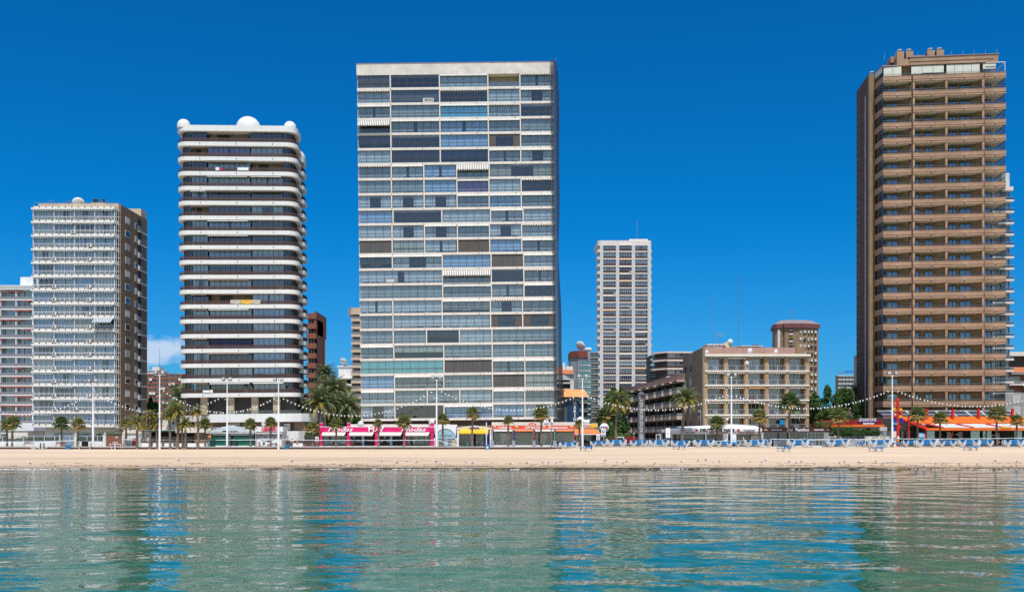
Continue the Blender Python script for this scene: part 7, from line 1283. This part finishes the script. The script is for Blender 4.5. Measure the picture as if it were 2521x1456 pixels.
bin_(167.5,187.8,.48,.85,'bin_blue','bright blue litter bin on the sand below the iron gate'); bin_(707,187.8,.48,.85,'bin_blue','bright blue litter bin on the sand below the two walkers'); bin_(1199.5,187.8,.45,.85,'bin_blue','bright blue litter bin with white label before the cash machine','sign_white'); bin_(209,190.5,.6,1.1,'black','black square-shouldered bin between the green exercise posts'); bin_(523.5,190.5,.5,1.35,'teal_dark','dark green wheeled bin before the left green sheet'); bin_(1388,190.5,.2,.7,'black','slim black bin before the orange restaurant glazing')
# outdoor gym on the sand
x,Y,z=X(82.5,187.9),187.9,sandz(X(82.5,187.9),187.9); t=root('gym_machine','white outdoor gym wheel with spokes at the left end of the sand','gym machine',(x,Y,z)); b=MB(); b.tube([(.68*math.cos(a*.2618),0,.8+.68*math.sin(a*.2618)) for a in range(25)],.045,'pole_white',5); b.tube([(.40*math.cos(a*.2618),0,.8+.40*math.sin(a*.2618)) for a in range(25)],.04,'pole_white',5)
for a in range(6): b.tube([(0,0,.8),(.66*math.cos(a*1.047),0,.8+.66*math.sin(a*1.047))],.035,'pole_white',4)
part('wheel',b,t); part('stand',MB().tube([(0,.2,0),(0,.2,.85)],.07,'pole_white').tube([(0,.2,.8),(0,0,.8)],.05,'pole_white').lathe([(0,0),(.3,0),(.3,.04),(0,.04)],'pole_white',12,(0,.2,0)),t)
def gym(d,lab,kind):
    x=X(d,187.9); t=root('gym_machine',lab,'gym machine',(x,187.9,sandz(x,187.9)))
    if kind==0:
        part('frame',MB().tube([(-.5,0,0),(-.45,0,1.3),(.45,0,1.3),(.5,0,0)],.05,'pole_white',5).tube([(0,0,0),(0,0,1.45)],.08,'pole_white'),t); part('seat',MB().lathe([(0,0),(.3,.02),(.34,.1),(0,.14)],'pole_white',10),t,(.85,0,.4)); part('seat',MB().lathe([(0,0),(.3,.02),(.34,.1),(0,.14)],'pole_white',10),t,(-.85,0,.3)); part('bracket',MB().tube([(-.85,0,0),(-.85,0,.3)],.05,'pole_white').tube([(.85,0,0),(.85,0,.4)],.05,'pole_white').tube([(-.85,0,.25),(.85,0,.3)],.04,'pole_white'),t); part('pad',MB().box(-.4,-.22,-.06,.06,.3,1.2,'teal_dark').box(.22,.4,-.06,.06,.3,1.2,'teal_dark'),t)
    elif kind==1:
        part('post',MB().tube([(-1.1,.1,0),(-1.1,.1,1.3)],.09,'teal_dark').tube([(-1.05,-.1,0),(-1.0,-.1,1.1)],.06,'pole_white'),t); part('post',MB().tube([(1.1,.1,0),(1.1,.1,1.25)],.09,'teal_dark').tube([(.95,-.1,0),(1.05,-.1,.6),(1.05,-.1,1.1)],.06,'pole_white'),t)
    else:
        part('post',MB().tube([(0,0,0),(0,0,1.2)],.09,'pole_white'),t); part('handlebar',MB().tube([(-.45,0,.95),(-.4,0,1.35),(.45,0,1.35),(.5,0,.95)],.05,'pole_white',5).tube([(-1.1,0,1.),(1.2,0,.95)],.045,'pole_white',5),t); part('foot_arm',MB().tube([(-1.0,0,1.),(-.6,0,.05)],.04,'pole_white',4).tube([(1.0,0,.95),(1.15,0,.2)],.03,'pole_white',4).box(-.7,-.3,-.1,.1,0,.06,'pole_white'),t)
gym(104,'white outdoor gym seats right of the spoked wheel',0); gym(209,'pair of green and white exercise posts before the black bin',1); gym(283,'white exercise glider with handlebars before the red brick panel',2)
# barrier tape
for d0,d1,y0,y1,lab in ((-10,188,1088.5,1083,'blue and white barrier tape sagging left of the gate'),(300,700,1081.5,1081.5,'barrier tape running behind the palm trunks to the Splash kiosk'),(700,1074,1082,1082.5,'barrier tape running in front of the pink shop'),(1074,1130,1082,1096,'loose barrier tape sloping down before the pale blue arch'),(1642,1900,1087,1081,'barrier tape behind the loungers before the white restaurant'),(1900,2200,1080.5,1079.5,'barrier tape before the brown fascia restaurant'),(2200,2525,1079.5,1077.5,'barrier tape across the front of the red steel restaurant')):
    Yt=191.6; x0,x1=X(d0,Yt),X(d1,Yt); b=MB(); n=24; vs=[]
    for k in range(n+1): f=k/n; z=Z(y0+(y1-y0)*f,Yt)-.10*4*f*(1-f)+.02*math.sin(k*2.1); vs+=[(x0+(x1-x0)*f,Yt+.02*math.sin(k),z),(x0+(x1-x0)*f,Yt+.02*math.sin(k),z+.11)]
    b.add(vs,[(2*k,2*k+2,2*k+3,2*k+1) for k in range(n)],'tape'); tag(part('barrier_tape',b),lab,'barrier tape')
# signs, cars
def signpost(d,Y,y,lab,w,h,cm,inner,kind='box'):
    zc=Z(y,Y)-G; t=root('sign_post',lab,'sign',(X(d,Y),Y,G)); part('post',MB().tube([(0,.06,0),(0,.06,zc+h/2)],.04,'frame_grey',6),t); part('plate',MB().box(-w/2,w/2,-.03,.02,zc-h/2,zc+h/2,cm),t); part('symbol',MB().lathe([(0,-.06),(w*.34,-.06),(w*.34,-.03)],inner,14,(0,0,zc+h*.12),'y').lathe([(0,-.09),(w*.2,-.09),(w*.2,-.06)],cm,12,(0,0,zc+h*.12),'y').box(-w*.35,w*.35,-.05,-.03,zc-h*.42,zc-h*.3,inner),t)
signpost(1485,196,1063,'upper blue and white no-parking sign right of the corner kiosk',.85,1.5,'sign_white','blue_deep'); signpost(1472,197,1076,'lower small blue and white parking sign beside the corner kiosk',.7,1.1,'sign_white','blue_deep')
signpost(719,192.5,1080,'small red circle prohibition sign left of the walkers',.65,.95,'sign_white','red_deep'); signpost(780,192.5,1080,'small red circle prohibition sign left of the pink shop',.65,.95,'sign_white','red_deep'); signpost(366,193,1081,'small red circle prohibition sign behind the golden palms',.5,.8,'sign_white','red_deep'); signpost(1560.5,197,1066,'thin white pole sign left of the lattice column',.35,.35,'frame_blue','red_paint')
for d,h,lab in ((1197,Z(1039,193)-G,'tall slim white post topped blue beside the cash machine'),):
    t=root('slim_post',lab,'post',(X(d,193),193,G)); part('post',MB().tube([(0,0,0),(0,0,h)],.1,'frame_white',8),t); part('tip',MB().tube([(0,0,h-.0),(0,0,h+.9)],[.11,.03],'blue_deep',8),t)
t=root('slim_post','slim brown wooden post on the sand before the orange restaurant','post',(X(1356.5,187.8),187.8,.9)); part('post',MB().tube([(0,0,0),(0,0,4.1)],.10,'trunk',7),t)
for d,y,lab in ((1644,1064,'white lamp banner post at the left end of the white canopy'),(1785.,1078,'white notice board on legs left of the middle white pole'),(1806,1079,'tall white notice panel just right of the middle white pole')):
    t=root('notice_board',lab,'notice board',(X(d,193.5),193.5,G)); zc=Z(y,193.5)-G; part('panel',MB().box(-.45,.45,-.05,.02,max(.1,zc-1.),zc+.9,'sign_white').box(-.3,.3,-.07,-.05,zc-.2,zc-.12,'curtain_grey'),t); part('leg',MB().tube([(-.3,.04,0),(-.3,.04,zc)],.04,'frame_grey',5),t); part('leg',MB().tube([(.3,.04,0),(.3,.04,zc)],.04,'frame_grey',5),t)
def car(d,Y,body,lab,van):
    t=root('parked_van' if van else 'parked_car',lab,'van' if van else 'car',(X(d,Y),Y,G)); P=[(-.85,.35),(-.88,.9),(-.72,1.5 if not van else 1.75),(-.6,1.62 if not van else 1.92),(.6,1.62 if not van else 1.92),(.72,1.5 if not van else 1.75),(.88,.9),(.85,.35)]
    n=len(P); b=MB(); vs=[(x,y,z if y<3.9 or z<1. else z) for y in (0,4.2) for x,z in P]; b.add(vs,[(i,(i+1)%n,(i+1)%n+n,i+n) for i in range(n)]+[tuple(range(n)),tuple(range(n,2*n))[::-1]],body); part('body',b,t)
    zt=1.45 if not van else 1.7; part('rear_window',MB().add([(-.66,-.02,.98),(.66,-.02,.98),(.56,-.02,zt),(-.56,-.02,zt)],[(0,1,2,3)],'black'),t); part('bumper',MB().box(-.85,.85,-.12,.0,.35,.6,body),t); part('number_plate',MB().box(-.26,.26,-.05,-.01,.72,.84,'sign_white'),t)
    for sx in (-1,1): part('tail_light',MB().box(-.09,.09,-.04,.0,.7,1.05,'red_paint'),t,(sx*.75,0,0)); 
    for sx in (-1,1):
        for y in (.8,3.3): o=part('wheel',MB().lathe([(0,-.1),(.34,-.1),(.34,.1),(0,.1)],'black',14,(0,0,0),'x'),t,(sx*.78,y,.34)); part('rim',MB().lathe([(0,.11),(.2,.11),(.2,.10)],'frame_grey',10,(0,0,0),'x'),o)
car(1527,203,'white_plain','white van seen from behind, parked before the red railings',True); car(1476,204,'black','dark car behind the first tall lounger stacks by the parking signs',False)
# people
def body_mesh(J,E_,Rad,mat,name):
    me=bpy.data.meshes.new(name); me.from_pydata([tuple(j) for j in J],E_,[]); o=bpy.data.objects.new(name,me); COL.objects.link(o); m=o.modifiers.new('s','SKIN'); m.use_smooth_shade=True; sb=o.modifiers.new('u','SUBSURF'); sb.levels=1; sb.render_levels=1
    for i,r in enumerate(Rad): v=me.skin_vertices[0].data[i]; v.radius=(r,r); v.use_root=(i==0)
    bpy.context.view_layer.update(); n=bpy.data.meshes.new_from_object(o.evaluated_get(bpy.context.evaluated_depsgraph_get())); bpy.data.objects.remove(o); n.materials.clear(); n.materials.append(mt(mat)); n.name=name; return n
def person(loc,rz,lab,pose,top,bottom,hat=None,hairc='hair',dress=False):
    t=root('person',lab,'person',loc,(0,0,rz))
    if pose=='walk':
        J=[(0,0,.95),(0,0,1.12),(0,0,1.30),(0,0,1.46),(0.02,0,1.55),(.03,0,1.66),(0,.17,1.42),(-.08,.24,1.16),(.06,.25,.92),(0,-.17,1.42),(.10,-.23,1.16),(.26,-.22,.95),(0,.09,.90),(.20,.09,.50),(.28,.09,.08),(.40,.09,.04),(0,-.09,.90),(-.06,-.09,.50),(-.32,-.09,.14),(-.22,-.09,.03)]
    elif pose=='stand':
        J=[(0,0,.95),(0,0,1.12),(0,0,1.30),(0,0,1.46),(0.02,0,1.55),(.03,0,1.66),(0,.17,1.42),(0,.25,1.16),(.10,.2,.98),(0,-.17,1.42),(0,-.25,1.16),(.10,-.2,.98),(0,.09,.90),(.02,.09,.50),(0,.09,.08),(.14,.09,.04),(0,-.09,.90),(.02,-.09,.50),(0,-.09,.08),(.14,-.09,.04)]
    else:   # sitting / cycling
        J=[(0,0,.62),(.02,0,.80),(.08,0,.98),(.14,0,1.12),(.18,0,1.20),(.22,0,1.31),(.13,.17,1.08),(.26,.22,.86),(.46,.2,.88),(.13,-.17,1.08),(.26,-.22,.86),(.46,-.2,.88),(.06,.1,.58),(.44,.1,.60),(.46,.1,.14),(.60,.1,.08),(.06,-.1,.58),(.44,-.1,.58),(.40,-.1,.2),(.54,-.1,.12)]
    Rr=[.13,.12,.14,.09,.05,.10,.055,.042,.032,.055,.042,.032,.085,.058,.04,.035,.085,.058,.04,.035]
    Ed=[(0,1),(1,2),(2,3),(3,4),(4,5),(3,6),(6,7),(7,8),(3,9),(9,10),(10,11),(0,12),(12,13),(13,14),(14,15),(0,16),(16,17),(17,18),(18,19)]
    part('body',body_mesh(J,Ed,Rr,'skin','body'),t)
    up=[0,1,2,3,6,7,9,10]; ix={v:i for i,v in enumerate(up)}; part('dress' if dress else 'shirt',body_mesh([J[i] for i in up],[(ix[a],ix[c]) for a,c in Ed if a in ix and c in ix],[.155,.145,.165,.11,.075,.06,.075,.06],top,'shirt'),t)
    lo=[0,12,13,16,17]; ix={v:i for i,v in enumerate(lo)}
    if dress: part('skirt',MB().lathe([(.15,1.0),(.19,.85),(.27,.5),(.25,.48),(0,.9)],top,12),t)
    else: part('shorts',body_mesh([J[i] for i in lo],[(ix[a],ix[c]) for a,c in Ed if a in ix and c in ix],[.155,.11,.08,.11,.08],bottom,'shorts'),t)
    hx,hy,hz=J[5]; h=MB().lathe([(.118,-.02),(.122,.03),(.10,.09),(.05,.13),(0,.135)],hat or hairc,12,(hx-.01,hy,hz)); 
    if hat: h.box(hx+.05,hx+.2,-.08,.08,hz+.02,hz+.04,hat)
    part('hat' if hat else 'hair',h,t); part('face',MB().box(.095,.13,-.015,.015,-.03,.01,'skin').box(.1,.108,-.045,-.025,.0,.012,'black').box(.1,.108,.025,.045,.0,.012,'black').box(.098,.106,-.02,.02,-.062,-.052,'red_deep'),t,(hx,hy,hz))
    hands=MB()
    for (hx2,hy2,hz2) in (J[8],J[11]):
        for k in range(5): hands.tube([(hx2,hy2,hz2),(hx2+.035+.01*k,hy2+(k-2)*.014,hz2-.05-.006*(2-abs(k-2))),(hx2+.03,hy2+(k-2)*.012,hz2-.09)],[.012,.009,.007],'skin',4)
    part('fingers',hands,t); return t
Yp=192.3
person((X(732,Yp),Yp,G),R(180),'person in a pink patterned dress walking left along the promenade','walk','dress_pink','dress_pink',dress=True,hairc='awning_gold'); person((X(748,Yp),Yp,G),R(180),'person in a turquoise shirt and navy shorts walking behind the pink dress','walk','shirt_blue','shorts_navy',hairc='curtain_grey')
Yc=190.5; t=root('bicycle','white bicycle ridden past the white canopied restaurant','bicycle',(X(1829,Yc),Yc,G),(0,0,R(180))); 
for x in (-.55,.55): o=part('wheel',MB().tube([(.34*math.cos(a*.39),0,.34*math.sin(a*.39)) for a in range(17)],.02,'black',5),t,(x,0,.36)); part('spoke',MB().tube([(-.33,0,0),(.33,0,0)],.006,'steel',3).tube([(0,0,-.33),(0,0,.33)],.006,'steel',3),o)
part('frame',MB().tube([(-.55,0,.36),(-.2,0,.8),(.4,0,.85),(.55,0,.36)],.02,'pole_white',5).tube([(-.55,0,.36),(-.05,0,.33),(-.2,0,.8)],.02,'pole_white',5).tube([(-.05,0,.33),(.4,0,.82)],.02,'pole_white',5),t); part('handlebar',MB().tube([(.4,-.25,1.0),(.38,0,.95),(.4,.25,1.0)],.015,'black',4).tube([(.4,0,.85),(.38,0,.96)],.015,'black',4),t); part('saddle',MB().box(-.3,-.08,-.06,.06,.86,.9,'black').tube([(-.2,0,.8),(-.2,0,.87)],.015,'black',4),t)
person((X(1832,Yc),Yc,G+.36),R(180),'person in a pale top and white cap riding the white bicycle','sit','blind_cream','shorts_navy',hat='sign_white')
person((X(1980.8,192.6),192.6,G),R(160),'person in a teal cap and pale vest standing before the brown fascia restaurant','stand','dress_pink','shorts_navy',hat='cap_teal')
person((X(2317,196.6),196.6,G+.1),R(0),'seated person in a white cap at the left of the restaurant table','sit','shirt_grey','shorts_navy',hat='sign_white'); person((X(2330,196.6),196.6,G+.1),R(180),'seated grey haired person facing the white cap across the restaurant table','sit','frame_blue','shorts_navy',hairc='curtain_grey')
for d,lab in ((2316.5,'dark cane chair under the person in the white cap'),(2331,'dark cane chair under the grey haired seated person')):
    t=root('terrace_chair',lab,'chair',(X(d,196.65),196.65,G+.06)); part('seat',MB().box(-.25,.25,-.25,.25,.44,.5,'grey_dark'),t); part('backrest',MB().box(-.28,-.22,-.25,.25,.5,.95,'grey_dark') if d<2320 else MB().box(.22,.28,-.25,.25,.5,.95,'grey_dark'),t)
    for sx in (-1,1):
        for sy in (-1,1): part('leg',MB().box(sx*.22-.02,sx*.22+.02,sy*.22-.02,sy*.22+.02,0,.44,'grey_dark'),t)
person((X(1493,196),196,G),R(90),'grey shirted person half hidden behind the lounger stacks near the parked car','stand','shirt_grey','shorts_navy',hairc='grey_dark')
